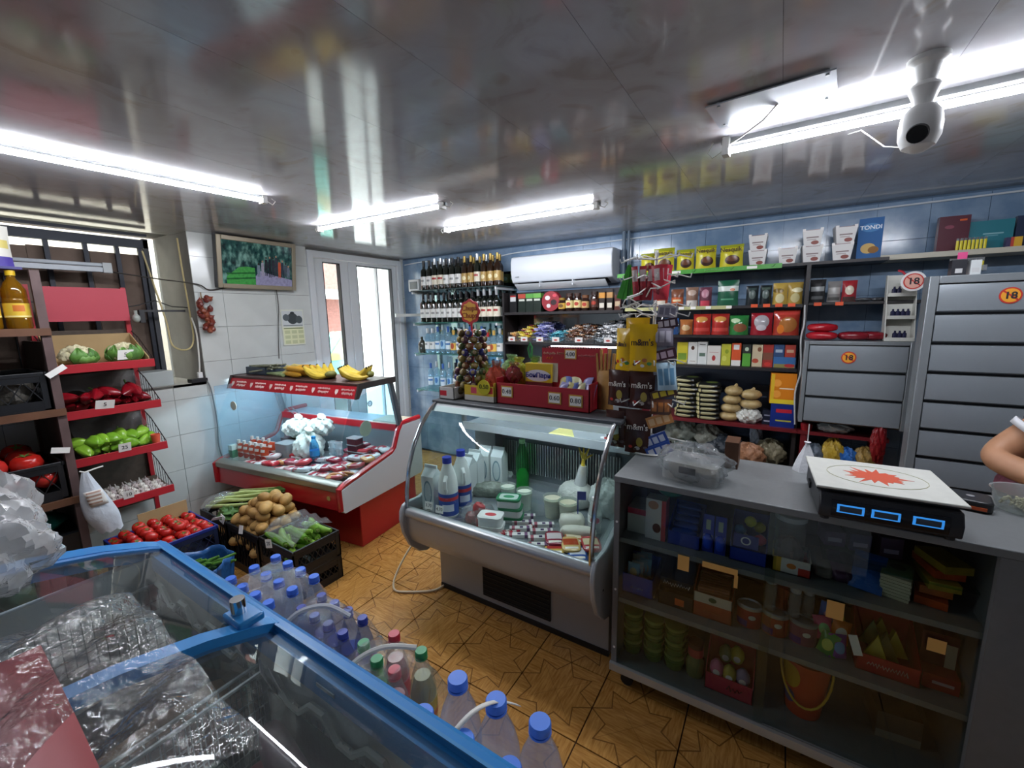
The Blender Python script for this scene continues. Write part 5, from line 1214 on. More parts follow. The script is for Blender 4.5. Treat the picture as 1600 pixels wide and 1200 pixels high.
def milk_jug(label, loc, rz):
    t = thing('milk_jug', label, 'bottle', loc, rz, 'white milk jugs'); t.scale = (1.22, 1.22, 1.3)
    part('body', G().lathe([(0, 0), (.04, 0), (.044, .008), (.044, .13), (.042, .16), (.034, .195), (.022, .225), (.019, .24)], 20), mat('DFE4E0', .35), t)
    part('handle', G().tube([(.0, -.034, .19), (.0, -.058, .175), (.0, -.062, .15), (.0, -.042, .125)], .009, 8), mat('DFE4E0', .35), t)
    lb = part('label', G().lathe([(.0448, .02), (.0448, .115)], 20), paint('2C4E9C', [('r', -.06, .06, .085, .10, 'C83038'), ('r', -.02, .03, .04, .07, 'D8DCE8')], 'xz', .4), t)
    part('cap', G().cyl((0, 0, .24), (0, 0, .265), .021, n=16), mat('2438A8', .4), t)
milk_jug('white milk jug with blue cap at the front of the grey fridge', F2(.395, .075), .5)
milk_jug('white milk jug with blue cap just behind the front one', F2(.385, .205), .9)
for k, (x, y, tx) in enumerate(((.335, .0, '3.70'), (.40, .012, '4.70'))): price_tag('small price card reading %s at the milk jugs' % tx, tx, (x, y - .02, .585 - .012 * k), (-.2, 0, .1), .05, .04)
gb = pet('soda_bottle', .042, .34, film('88E0A0', .03, .10, 1.5, milkcol='28A050'), mat('A8DCA0', .4), None, mat('2E9A50', .1), 'soda bottles with green caps'); gb.location = F2(.575, .57); gb['label'] = 'green lemonade bottle standing at the back of the grey fridge'
for c in gb.children:
    if c.name.startswith('drink'): c.scale = (1, 1, .55)
def cup(label, loc, r=.045, h=.12, col='D5DAC8'):
    t = thing('dairy_cup', label, 'cup', loc, 0, 'clear cups of dairy')
    part('cup', G().lathe([(r * .78, 0), (r, h), (r * 1.05, h), (r * 1.05, h + .004), (r * .97, h + .004), (r * .75, .004), (0, .004)], 20), film('E8F0EC', .05, .15), t)
    part('contents', G().lathe([(0, .005), (r * .75, .005), (r * .96, h * .92), (0, h * .93)], 20), mat(col, .4), t)
cup('clear cup of white cream behind the green tubs', F2(.60, .36)); cup('clear cup of white cream beside the green tubs', F2(.73, .33), .044, .13)
cup('clear cup of beige cheese in brine in front of the chicken', F2(.905, .33), .05, .13, 'D4CDB4'); cup('clear cup of beige cheese, closer to the post', F2(1.0, .32), .05, .13, 'CFC7AA')
apg = G().lathe([(0, -.028), (.016, -.034), (.032, -.015), (.036, .005), (.028, .026), (.010, .031), (0, .024)], 16)
P = Pile(one('apple', apg, mat('B84444', .3, noise=.35, nscale=20), '', 'apple', group='red apples'))
part('stem', G().tube([(0, 0, .022), (.003, 0, .042)], .0018, 5), mat('4A3A20', .7), P.m[0])
for k, (x, y, z) in enumerate(((.555, .07, .034), (.61, .13, .034), (.59, .09, .085), (.625, .065, .034))): P.put((x, y, D2 + z), (.2 * k, .1, k), ('red apple at the front of the clear bag in the grey fridge', 'red apple at the back of the clear bag', 'red apple on top of the clear bag pile', 'red apple beside the white tub')[k])
one('plastic_bag', puff(0, 0, .05, .09, .08, .055, 8), film('E8ECEC', .08, .12, 1.5, wrinkle=.9), 'clear bag round the red apples in the grey fridge', 'plastic bag', F2(.58, .10))
def tub(label, loc, rz, lidc, mark):
    t = thing('spread_tub', label, 'tub', loc, rz, 'spread tubs')
    part('tub', G().rbx(-.06, .06, -.042, .042, 0, .04, .02), mat('D8DCD8', .4), t)
    l = part('lid', G().rbx(-.064, .064, -.046, .046, .036, .048, .022), mat(lidc, .4), t)
    part('lid_print', G().rbx(-.05, .05, -.033, .033, .048, .0486, .016), paint(mark[0], [('e', 0, 0, .03, .018, mark[1])], 'xy'), l)
GT = ('C9D6CC', '2A8A54')
tub('green-rimmed spread tub, top one of the stack', F2(.72, .185, D2 + .098), .35, '1E7A48', GT); tub('green-rimmed spread tub, middle of the stack', F2(.73, .185, D2 + .049), .3, '1E7A48', GT); tub('green-rimmed spread tub, bottom of the stack', F2(.735, .185), .4, '1E7A48', GT)
RT = ('E0E0DC', 'C0383C')
tub('white spread tub with red print, upper one at the front', F2(.695, .05, D2 + .049), .3, 'D8DAD6', RT); tub('white spread tub with red print, lower one at the front', F2(.70, .05), .3, 'D8DAD6', RT)
stk = one('crab_stick_pack', G().bx(-.056, .056, -.0145, .0145, 0, .017), paint('D8D4D0', [('r', -.045, -.03, -.02, .02, 'A8606A'), ('r', -.005, .012, -.009, .009, '4A3A5A'), ('r', .03, .045, -.02, .02, '7A5A78')], 'xy', rough=.15), '', 'packet', group='white packs of crab sticks')
P = Pile(stk)
for j in range(2):
    for i in range(8): P.put((.87 + .115 * j - .012 * i, .02 + .031 * i, D2 + .001 + .018 * ((i + j) % 2)), (0, 0, .55), 'white and purple crab stick pack, %s column, %s from the front glass' % (('first', 'second')[j], ORD[i]))
rs_ = one('crab_stick_pack', G().bx(-.1, .1, -.0115, .0115, 0, .016), paint('D8D0CC', [('r', -.09 + .04 * k, -.07 + .04 * k, -.02, .02, 'B8303C') for k in range(5)], 'xy', rough=.15), '', 'packet', group='red and white long packs')
P = Pile(rs_)
for k in range(5): P.put((.79 + .012 * k, .04 + .024 * k, D2 + .001 + .012 * (k % 2)), (0, 0, .95), 'long red and white stick pack, %s from the front glass' % ORD[k])
for k, (x, y, c, c2, lab) in enumerate(((1.06, .04, 'C8A850', 'A83830', 'yellow cheese slice pack at the front glass'), (1.12, .09, 'D0B070', 'B85030', 'yellow and red pack behind the cheese slices'), (1.17, .05, '3A5A9C', 'D0D0D8', 'blue and white pack near the chrome post'), (1.20, .14, 'B04040', 'D8C8A0', 'red sausage pack beside the chrome post'), (1.10, .17, 'C07040', 'E0D0B0', 'orange pack in front of the white cheese'), (1.03, .10, '8A2C3C', 'D8C8C8', 'maroon pack beside the crab sticks'))):
    one('deli_pack', pillow(.09, .13, .022, k, .03), paint(c, [('r', -.035, .035, -.02, .035, c2), ('r', -.03, .03, -.05, -.035, 'E8E0D0')], 'xy', rough=.15), lab, 'packet', (x, y, D2 + .012 + .012 * (k % 2)), (0, 0, .55))
for k, (x, y, s, lab) in enumerate(((1.04, .28, (.065, .055, .045), 'wedge of white cheese behind the deli packs'), (1.10, .22, (.09, .035, .03), 'long lump of white cheese beside the chrome post'))):
    one('cheese_piece', G().ball((0, 0, s[2]), s, 16, 10, sq=.7, bump=.08, seed=k), mat('DAD8C8', .5, noise=.06), lab, 'cheese', F2(x, y), (0, 0, .4))
ch = thing('wrapped_chicken', 'bagged chicken with a yellow foot sticking up in the grey fridge', 'chicken', F2(.96, .52))
part('bag', G().ball((0, 0, .08), (.11, .085, .08), 18, 12, bump=.1, seed=3), mat('BFC0B8', .3, noise=.12, nscale=18, bump=.5), ch)
part('bag_neck', G().cyl((.02, 0, .13), (.04, 0, .26), .04, .02, 12), film('D8DCDC', .08, .45, wrinkle=.8), ch)
ft = G().tube([(.035, 0, .2), (.042, 0, .30)], .011, 8)
for a, b in ((-.03, .36), (.0, .375), (.032, .365), (.05, .33)): ft.tube([(.042, 0, .295), (.042 + a * .5, 0, .33 if b > .34 else .315), (.042 + a, .004, b)], .007, 7, rad=[.009, .007, .003])
part('foot', ft, mat('D8B838', .5), ch)
one('poultry_bag', puff(0, 0, .10, .09, .08, .11, 9), mat('B9BDB8', .35, noise=.15, nscale=14, bump=.5), 'pale bag of poultry in the far corner beside the chicken', 'bag', F2(1.15, .50))
one('blue_card', G().bx(-.022, .022, -.001, .001, .0, .045).bx(-.022, -.016, -.001, .001, -.1, 0), mat('2C3C8A', .5), 'small dark blue card standing beside the chrome post', 'card', F2(1.085, .30, .66), (0, 0, .4))
clb = pet('yogurt_bottle', .034, .20, film('E8ECE8', .04, .25, 1.5), mat('D8D8D8', .4), paint('D8DCDC', [('e', .01, .09, .02, .02, 'D05070')], 'xz'), None, 'yogurt bottles'); clb.location = F2(1.16, .29); clb['label'] = 'clear yogurt bottle with a pink mark beside the chrome post'
one('herb_bag', G().ball((0, 0, .045), (.13, .06, .05), 18, 10, bump=.2, seed=6), mat('7C8478', .3, noise=.4, nscale=25, bump=.6), 'wrapped bundle of grey-green herbs behind the milk cartons', 'herbs', F2(.45, .40), (0, 0, .5))
one('ice_pack', puff(0, 0, .04, .06, .05, .045, 4), film('CFE4F0', .06, .4, 1.5, wrinkle=.8), 'pale blue plastic bag next to the herb bundle', 'bag', F2(.42, .62))
one('yellow_towel', G().sheet(lambda u, v: (.80 + .40 * u + .03 * v, .47 + .26 * v, .912 + .006 * math.sin(7 * u + 3 * v) + .010), 14, 8), paint('C9C47C', [('e', 1.02, .6, .10, .07, 'A8B4B4')], 'xy', .7), 'yellow patterned cloth on the rear shelf of the grey fridge', 'cloth', solid=.004)
# ---------------------------------------------------------------- drink bottles on the glass shelves
def wine(name, r, h, glass, foil, lab, cat='bottle', grp='dark wine bottles', shoulder=.62):
    o = one(name, G().lathe([(0, .003), (r * .8, 0), (r, .006), (r, h * shoulder), (r * .85, h * (shoulder + .06)), (r * .4, h * (shoulder + .13)), (r * .34, h * .95), (r * .38, h * .955), (r * .38, h), (0, h)], 12), glass, '', cat, group=grp)
    part('label', G().lathe([(r * 1.012, h * .16), (r * 1.012, h * .46)], 12), lab, o)
    part('capsule', G().lathe([(r * .37, h * .80), (r * .40, h * .81), (r * .41, h * 1.002), (0, h * 1.003)], 10), foil, o)
    return o
DG = mat('10150F', .08, coat=.5); BG = mat('241408', .1, coat=.5)
labW = paint('D8D8D4', [('r', -.02, .02, .085, .105, '8A8A8A')]); labG = paint('A88848', [('e', 0, .09, .02, .02, 'D8CCA0')]); labC = paint('D8D0BC', [('r', -.03, .03, .10, .12, 'A03030')])
kinds = [Pile(wine('wine_bottle', .037, .30, DG, mat('1A1A1E', .4), labW)), Pile(wine('wine_bottle', .037, .31, DG, mat('C8CCD0', .3, .6), labC)), Pile(wine('wine_bottle', .036, .30, BG, mat('A88C48', .35, .5), labG))]
seq = [0, 0, 1, 1, 0, 0, 0, 2, 2, 1, 2, 2, 2]
for j in range(2):
    for i, k in enumerate(seq):
        if i == 12 and j: continue
        kinds[k].put((-1.34 + i * .078 + .03 * j, 1.80 + .11 * j, 1.87), rr.uniform(-.3, .3), 'dark wine bottle on the top glass shelf, %s row, %s from the door' % (('front', 'back')[j], ORD[i]))
for i in range(14):
    kinds[1 if i > 9 else 0].put((-1.37 + i * .073, 1.80, 1.5352), rr.uniform(-.3, .3), 'dark wine bottle with pale label on the second glass shelf, %s from the door' % ORD[i])
for i in range(12):
    kinds[0].put((-1.33 + i * .08, 1.91, 1.5352), rr.uniform(-.3, .3), 'dark wine bottle in the back row of the second glass shelf, %s from the door' % ORD[i])
CLG = film('CFE6EE', .03, .20, 1.5, milkcol='B8D8E8')
sp = []
for k, (r, h, lab, cap) in enumerate(((.036, .26, labW, mat('D8DCE0', .3, .5)), (.033, .28, paint('C8D4DC', [('r', -.03, .03, .09, .11, '4A78B0')]), mat('3A60A8', .4)), (.038, .24, paint('D8B050', [('e', 0, .08, .02, .03, 'A04020')]), mat('C8A050', .4)), (.032, .30, paint('9CC0D8', [('e', 0, .1, .018, .03, '3C70A8')]), mat('C8CCD0', .3, .6)), (.04, .22, paint('B8643A', [('r', -.04, .04, .06, .09, 'E0D0B0')]), mat('B03030', .4)))):
    sp.append(Pile(wine('spirit_bottle', r, h, CLG, cap, lab, grp='clear spirit bottles', shoulder=.66)))
for i in range(14): sp[(i * 3 + 1) % 5 if i > 8 else (0, 0, 1, 3, 1, 2, 0, 3, 1)[i]].put((-1.33 + i * .072, 1.80, 1.2102), rr.uniform(-.3, .3), 'clear spirit bottle on the third glass shelf, %s from the door' % ORD[i])
for i in range(12): sp[(i * 2) % 4].put((-1.30 + i * .078, 1.91, 1.2102), rr.uniform(-.3, .3), 'clear spirit bottle in the back row of the third glass shelf, %s from the door' % ORD[i])
one('flask_bottle', G().lathe([(0, 0), (.038, 0), (.042, .01), (.042, .09), (.03, .12), (.014, .14), (.014, .17), (0, .17)], 14), mat('3A3C34', .15, coat=.4), 'squat dark flask at the door end of the third glass shelf', 'bottle', (-1.42, 1.80, 1.2102))
for i in range(9):
    (kinds[0] if i in (4, 5, 6) else sp[(i * 2 + 1) % 4]).put((-1.32 + i * .088, 1.81, .8152), rr.uniform(-.3, .3), 'drink bottle on the lowest glass shelf, %s from the door' % ORD[i])

# ---------------------------------------------------------------- dark shelf under the air conditioner
def pack(name, label, cat, loc, w, h, d, base, shapes=(), rz=0, flat=False, box=False, txt=(), grp=None, rough=.3, tilt=0):
    g = carton(w, h, d) if box else pouch(w, h, d, flat)
    o = one(name, g, paint(base, list(shapes), 'xz', rough), label, cat, loc, (tilt, 0, rz), grp, smooth=0 if box else 50)
    for s, size, x, z, c in txt: text(o, s, size, (x, -.002 if box else -d * .5 - .0005, z), mat(c, .5), bold=.0006)
    return o
ZC, YC = 1.6185, 1.84
pack('coffee_pack', 'small black packet with a white band, at the bottle end of the dark shelf', 'packet', (-.265, YC, ZC), .075, .17, .06, '1C1E20', [('r', -.03, .03, .10, .14, 'C8C8C8'), ('r', -.03, .03, .14, .155, 'A02828')], box=True)
for k, (x, c) in enumerate(((-.17, 'B04838'), (-.088, '5A9A48'), (-.008, '6AA84E'))):
    pack('coffee_pack', 'dark green packet with %s top on the dark shelf' % ('a red and green', 'a bright green', 'a pale green')[k], 'packet', (x, YC, ZC), .078, .175, .06, '1E2A24', [('r', -.04, .04, .125, .165, c), ('r', -.03, .03, .10, .118, 'C8CCC0')], box=True)
t = one('red_tin', G().cyl((0, 0, .09), (0, .06, .09), .088, n=28), paint('8E1C28', [('e', -.03, .12, .025, .02, 'D8D0D0'), ('e', .03, .08, .03, .025, '2A1418'), ('e', -.02, .05, .02, .018, 'D8D0D0'), ('e', .04, .14, .02, .015, 'C84050')]), 'round red gift tin standing on edge on the dark shelf', 'tin', (.129, YC, ZC))
for k, (x, h, c) in enumerate(((.245, .115, 'C8A040'), (.315, .15, 'D8C890'), (.39, .15, 'D8C890'), (.462, .13, 'C8A068'), (.545, .155, '4A2A20'))):
    j = one('coffee_jar', G().lathe([(0, 0), (.03, 0), (.034, .01), (.034, h * .72), (.026, h * .8), (.026, h * .82)], 14), mat('2A1610', .12, coat=.4), 'brown coffee jar on the dark shelf, %s from the red tin' % ORD[k], 'jar', (x, YC, ZC), group='coffee jars')
    part('lid', G().cyl((0, 0, h * .82), (0, 0, h), .029, n=14), mat(('8A6A20', '3A2018', '3A2018', '6A4020', '2A1812')[k], .4), j)
    part('label', G().lathe([(.0345, h * .18), (.0345, h * .6)], 14), paint(c, [('e', 0, h * .4, .02, .016, 'A83828' if k else '6A4A20')]), j)
for k, (x, c) in enumerate(((.605, 'C88A30'), (.672, 'B88A50'))):
    pack('coffee_pack', 'black and gold slim box on the dark shelf, %s from the pipes' % ORD[1 - k], 'packet', (x, YC, ZC), .05, .15 + .02 * k, .05, '2A1E18', [('r', -.02, .02, .02, .06, 'D8D0C0'), ('r', -.025, .025, .10, .145, c)], box=True)
for k, x in enumerate((.74,)): pack('coffee_pack', 'brown packet at the pipe end of the dark shelf', 'packet', (x, YC, ZC), .05, .12, .05, '5A2A20', [('r', -.02, .02, .03, .07, 'C8B090')], box=True)
# sweets in open bins
def bin_of(label, x0, x1, colors, heap, n, lab2, seed, hh=.07):
    t = thing('sweet_bin', label, 'bin', ((x0 + x1) / 2, 1.80, 1.3425), 0, 'sweet bins'); w = (x1 - x0) / 2 - .004
    part('front', G().bx(-w, w, 0, .003, 0, hh * .7), film('EEF2F4', .04, .03), t); part('tray', G().bx(-w, w, .004, .2, 0, .005).bx(-w, -w + .004, 0, .2, 0, hh + .02).bx(w - .004, w, 0, .2, 0, hh + .02).bx(-w, w, .196, .2, 0, hh + .04), film('EEF2F4', .04, .05), t)
    part('price_card', G().bx(-.035, .035, -.004, -.001, .008, .05), paint('D8D4D0', [('e', 0, .025, .018, .008, 'B84038')]), t)
    q = random.Random(seed); g = G()
    for k in range(n):
        x, y = q.uniform(-w + .012, w - .012), q.uniform(.015, .185); z = .012 + q.uniform(0, 1) * (hh * .8 + heap * 1.3 * (1 - (x / w) ** 4) * (.4 + y * 3))
        g.ball((x, y, z), (.013, .010, .009), 6, 4, mi=k % len(colors), M=Matrix.Translation((0, 0, 0)))
        g.cyl((x - .024, y, z + .004), (x - .012, y, z), .008, .003, 5, mi=k % len(colors), cap=False).cyl((x + .012, y, z), (x + .024, y, z + .004), .003, .008, 5, mi=k % len(colors), cap=False)
    o = part('sweets', g, [mat(c, .3) for c in colors], None, ((x0 + x1) / 2, 1.80, 1.3425)); tag(o, lab2, 'sweets', kind='stuff')
bin_of('small clear bin with a price card at the bottle end', -.31, -.21, ['C88A40', 'A84830', 'D8B060'], .02, 60, 'heap of orange wrapped sweets in the first bin', 1)
bin_of('clear bin of yellow sweets with a price card', -.21, -.04, ['D8C030', 'C8A828', '8A2840', 'E0D060'], .07, 130, 'heap of yellow and red wrapped sweets', 2)
bin_of('clear bin of lilac sweets with a price card', -.04, .12, ['7A80B8', '9A98C8', '5A60A0', 'B8B8D8'], .11, 150, 'heap of lilac wrapped sweets', 3)
bin_of('clear bin of teal sweets', .12, .28, ['3A9AA8', '58B8C0', '2A7890'], .03, 110, 'heap of teal wrapped sweets', 4)
bin_of('wide clear bin of brown sweets', .28, .56, ['6A4028', '8A5A38', '4A2A1C', 'B89070', '9A9A98'], .09, 210, 'heap of brown wrapped sweets', 5)
bin_of('clear bin of white and black sweets beside the pipes', .56, .80, ['D8D8D8', '3A3C40', 'B8BCC0', 'E8E8E8'], .11, 180, 'heap of white and black wrapped sweets', 6)

# ---------------------------------------------------------------- right shelf unit, top row
ZT, YT = 1.889, 1.80
brown = '3A2018'
for k, (x, w, h, y, rz) in enumerate(((.975, .115, .155, 1.86, .1), (1.104, .15, .175, YT, .05), (1.252, .125, .155, YT + .02, -.05), (1.393, .135, .165, YT, .05), (1.557, .15, .155, YT, -.1))):
    pack('cocoa_bag', 'yellow bag of cocoa cereal on the top shelf, %s from the air conditioner' % ORD[k], 'bag', (x, y, ZT), w, h, .07, 'C8BE28', [('r', -w / 2, w / 2, h * .86, h, '9AA028'), ('e', .01, h * .33, w * .3, h * .2, brown), ('e', .01, h * .38, w * .24, h * .12, '6A4028')], rz, txt=[('Nesquik', w * .27, 0, h * .77, '3A2418')], grp='yellow cereal bags')
twh = paint('DAD8D6', [('r', -.032, .032, .048, .056, '8A7A78'), ('r', -.028, .02, .036, .041, 'A89A98'), ('e', .014, .02, .02, .012, '8A4A40')], 'xz', .4)
tg = G()
def cake_tub_g():
    g = G(); w0, w1 = .042, .054
    ring = lambda w, z: [(-w, -w, z), (w, -w, z), (w, w, z), (-w, w, z)]
    V = ring(w0, 0) + ring(w1, .095)
    g.add(V, [(3, 2, 1, 0), (0, 1, 5, 4), (1, 2, 6, 5), (2, 3, 7, 6), (3, 0, 4, 7)])
    for sx in (-1, 1): g.bx(*sorted((sx * w1, sx * (w1 - .016))), -w1 - .001, w1 + .001, .088, .106)
    return g
P = Pile(one('cake_tub', cake_tub_g(), twh, '', 'tub', group='white dessert tubs'))
part('lid', G().bx(-.036, .036, -.05, .05, .094, .099), mat('8A6A68', .4), P.m[0])
for x, z, lab in ((1.715, 0, 'white dessert tub beside the yellow bags, lower one'), (1.712, .1, 'white dessert tub beside the yellow bags, upper one'), (1.885, 0, 'single white dessert tub on the top shelf'), (2.013, 0, 'white dessert tub next to the single one, lower of its pair'), (2.013, .1, 'white dessert tub next to the single one, upper of its pair'), (2.172, 0, 'white dessert tub beside the tall blue box, lower one'), (2.175, .1, 'white dessert tub beside the tall blue box, upper one')):
    P.put((x, 1.83, ZT + z), rr.uniform(-.08, .08), lab)
pack('biscuit_box', 'tall blue biscuit box at the end of the top shelf', 'box', (2.297, 1.80, ZT), .115, .235, .06, '2E5E94', [('e', -.005, .06, .035, .03, 'C8A868'), ('e', .02, .05, .025, .02, '8A6030'), ('e', 0, .18, .045, .025, '4A80B4')], -.12, box=True, rough=.75, txt=[('TONDI', .032, 0, .18, 'E0E8F0')])
pack('gift_box', 'dark red gift box leaning on the blue wall near the ceiling', 'box', (2.68, 1.90, 1.9022), .13, .20, .04, '5A2C38', [('r', .02, .05, .17, .18, 'D06030'), ('e', -.02, .14, .02, .01, '8A4858')], .05, box=True)
pack('gift_box', 'teal gift box leaning beside the dark red one', 'box', (2.835, 1.92, 1.9022), .175, .16, .035, '2A7684', [('r', -.03, .05, .085, .092, '8AB8C0'), ('r', -.02, .03, .075, .08, '6AA0AC')], 0, box=True)
pack('gift_box', 'dark blue gift box beside the teal one on the cream shelf', 'box', (3.0, 1.92, 1.9022), .14, .17, .035, '24304A', [], 0, box=True)
lt = G().rbx(-.006, .006, -.004, .004, 0, .05, .003)
P = Pile(one('lighter', lt, mat('D8C820', .3), '', 'lighter', group='yellow lighters'))
part('metal_top', G().bx(-.005, .005, -.004, .004, .05, .062), CHROME, P.m[0])
for q, z in enumerate((1.9045, 1.7885)):
    for k in range(8): P.put((2.685 + k * .0155, 1.82 if q else 1.825, z), 0, 'yellow lighter in the %s display tray, %s from the round 18 sign' % (('upper', 'lower')[q], ORD[k]))
lr = thing('lighter_rack', 'clear two-step rack hanging under the cream shelf with lighters', 'rack', (2.74, 1.805, 1.785))
part('tier', G().bx(-.07, .07, 0, .05, 0, .003).bx(-.07, .07, 0, .003, 0, .03), film('E0E4E8', .04, .2), lr)
part('back', G().bx(-.07, .07, .05, .053, 0, .085), film('E0E4E8', .04, .2), lr)
for k, (x, w, h, c, lab) in enumerate(((2.56, .05, .07, '2A2A30', 'small black box on top of the tall cabinet'), (2.615, .035, .065, 'C8CCCC', 'small white box on top of the tall cabinet'), (2.86, .09, .04, '3A4458', 'dark flat carton on top of the tall cabinet'), (2.80, .03, .02, 'B0A8A0', 'tiny pale box on top of the tall cabinet'))):
    pack('small_box', lab, 'box', (x, 1.225, 1.7355), w, h, .05, c, [('r', -.012, .012, .01, .03, 'C0C0C0')], 0, box=True)
one('pink_sticker', G().bx(-.016, .016, -.001, .001, 0, .03), mat('C83C78', .5), 'bright pink tag on the small black box', 'tag', (2.565, 1.223, 1.808))
one('red_yellow_pack', carton(.06, .05, .03), paint('B8402C', [('r', .0, .03, 0, .05, 'D8A830'), ('r', -.03, -.012, 0, .05, '3A3458')]), 'red and yellow small pack on the cream shelf', 'packet', (2.90, 1.82, 1.9022))

# second row
Z2, Y2 = 1.6285, 1.79
rows = [(1.10, .09, .12, 'A84828', [('r', -.03, .03, .02, .05, 'D8D0C0')], 'orange-red small packet behind the candy rack'),
        (1.213, .09, .13, '7A4A34', [('r', -.04, .04, .02, .07, 'C86030'), ('r', -.03, .03, .04, .055, 'E8D8B0')], 'brown and orange packet on the second shelf'),
        (1.315, .085, .14, '8A6A58', [('e', 0, .10, .03, .02, 'C0A898'), ('r', -.035, .035, .0, .045, 'D8D4CC')], 'beige-brown packet with pale foot on the second shelf'),
        (1.406, .085, .135, '6A3A4A', [('e', 0, .09, .025, .03, 'B88090'), ('r', -.03, .03, .0, .04, 'C84858')], 'mauve packet with red foot on the second shelf'),
        (1.55, .135, .175, '1E5A40', [('r', -.07, .07, .10, .135, 'D0D8D0'), ('r', -.04, .04, .04, .05, '5A9A78'), ('e', .03, .11, .015, .01, 'C86A30')], 'large dark green bag with a white band'),
        (1.70, .075, .13, '20262A', [('e', 0, .07, .02, .03, '5A6864'), ('r', -.025, .025, .10, .115, '3A4A48')], 'black packet next to the large green bag'),
        (1.78, .07, .13, '1E2426', [('e', 0, .07, .02, .03, '5A6864'), ('r', -.025, .025, .10, .115, '4A5A50')], 'black packet next to the gold bags'),
        (1.862, .085, .14, 'B89A48', [('e', -.01, .09, .03, .015, '7A6020'), ('e', 0, .04, .025, .03, 'D8CFA0')], 'gold coffee bag on the second shelf, nearer the black packets'),
        (1.945, .085, .14, 'A88C40', [('e', .01, .09, .03, .015, 'E0D8B0'), ('e', 0, .04, .025, .03, 'C8BC88')], 'gold coffee bag on the second shelf, at the shelf upright')]
for x, w, h, c, sh, lab in rows: pack('coffee_bag', lab, 'bag', (x, Y2, Z2), w, h, .055, c, sh, rr.uniform(-.08, .08), grp='bags on the second shelf')
for x, w, h, c, sh, lab in ((2.065, .085, .145, '2C2C2E', [('r', -.035, .035, .07, .10, 'A0A4A4'), ('r', -.03, .03, .02, .04, '6A6C6C')], 'black seed packet with a pale band above the flap cabinet'), (2.152, .07, .13, '8A8886', [('r', -.03, .03, .05, .09, 'B8B6B2'), ('r', -.03, .03, .01, .03, '5A5856')], 'grey seed packet above the flap cabinet'), (2.228, .075, .13, 'A02830', [('e', 0, .07, .022, .028, 'D8CDB8'), ('r', -.03, .03, .0, .03, '4A3430')], 'red nut packet above the flap cabinet')):
    pack('seed_packet', lab, 'packet', (x, 1.83, 1.6355), w, h, .045, c, sh, 0, grp='packets above the flap cabinet')
for k in range(4): one('vape_packet', pillow(.09, .05, .022, k), mat(('2A2C30', '3A3C40', 'C8C8C4', '24262A')[k], .35), ('dark flat packet beside the red nut packet', 'dark flat packet further along the black shelf', 'white flat packet on the black shelf', 'dark flat packet near the white rack')[k], 'packet', (2.30 + .05 * (k % 3) + .03 * k, 1.84, 1.6355), (0, 0, .3 * k))
# third row: chips
Z3 = 1.4255
for x, w, h, c, sh, tx, lab in ((1.18, .10, .12, '3A6AA8', [('e', 0, .06, .03, .03, 'D89040')], (), 'blue snack bag behind the candy rack'), (1.285, .09, .11, 'A8683A', [('e', 0, .05, .03, .02, 'D8B888')], (), 'brown snack bag beside the candy rack'),
        (1.392, .12, .148, 'B0342C', [('e', 0, .11, .04, .02, 'C89048'), ('r', -.05, .05, .025, .05, 'D05048')], (), 'red noodle bag on the third shelf, nearer the candy rack'), (1.513, .115, .148, 'AC322C', [('e', 0, .11, .04, .02, 'C89048'), ('r', -.05, .05, .025, .05, 'D05048')], (), 'red noodle bag on the third shelf, beside the green one'),
        (1.631, .12, .135, '2E7A3C', [('e', .01, .05, .04, .03, '8A5A3C'), ('e', -.02, .10, .03, .015, 'B8D0A8')], (), 'green snack bag with a brown window on the third shelf'),
        (1.768, .13, .15, '9C2430', [('e', 0, .09, .045, .045, 'A8A4A8'), ('e', 0, .05, .03, .02, 'C8C4C8')], (), 'red and silver snack bag on the third shelf'), (1.909, .15, .165, 'A83A2C', [('e', .01, .07, .05, .05, 'A86C38'), ('r', -.07, .07, .135, .155, 'C0443C'), ('e', -.03, .04, .02, .03, 'D87830')], (), 'large brown and red snack bag at the shelf upright')):
    pack('snack_bag', lab, 'bag', (x, Y2, Z3), w, h, .08, c, sh, rr.uniform(-.06, .06), grp='snack bags on the third shelf', txt=tx, rough=.15)
for k, (x, y, z) in enumerate(((2.10, 1.70, 1.402), (2.10, 1.72, 1.452), (2.26, 1.72, 1.402), (2.34, 1.74, 1.402))): one('red_packet', G().ball((0, 0, .026), (.08, .06, .026), 16, 9, sq=.7, bump=.08, seed=k), mat('A81C28' if k < 2 else '7A1824', .25, noise=.2), ('glossy red packet on the small flap cabinet, lower one', 'glossy red packet on the small flap cabinet, upper one', 'dark red packet in the middle of the small flap cabinet', 'dark red packet beside the white rack')[k], 'packet', (x, y, z), group='red packets on the small cabinet')
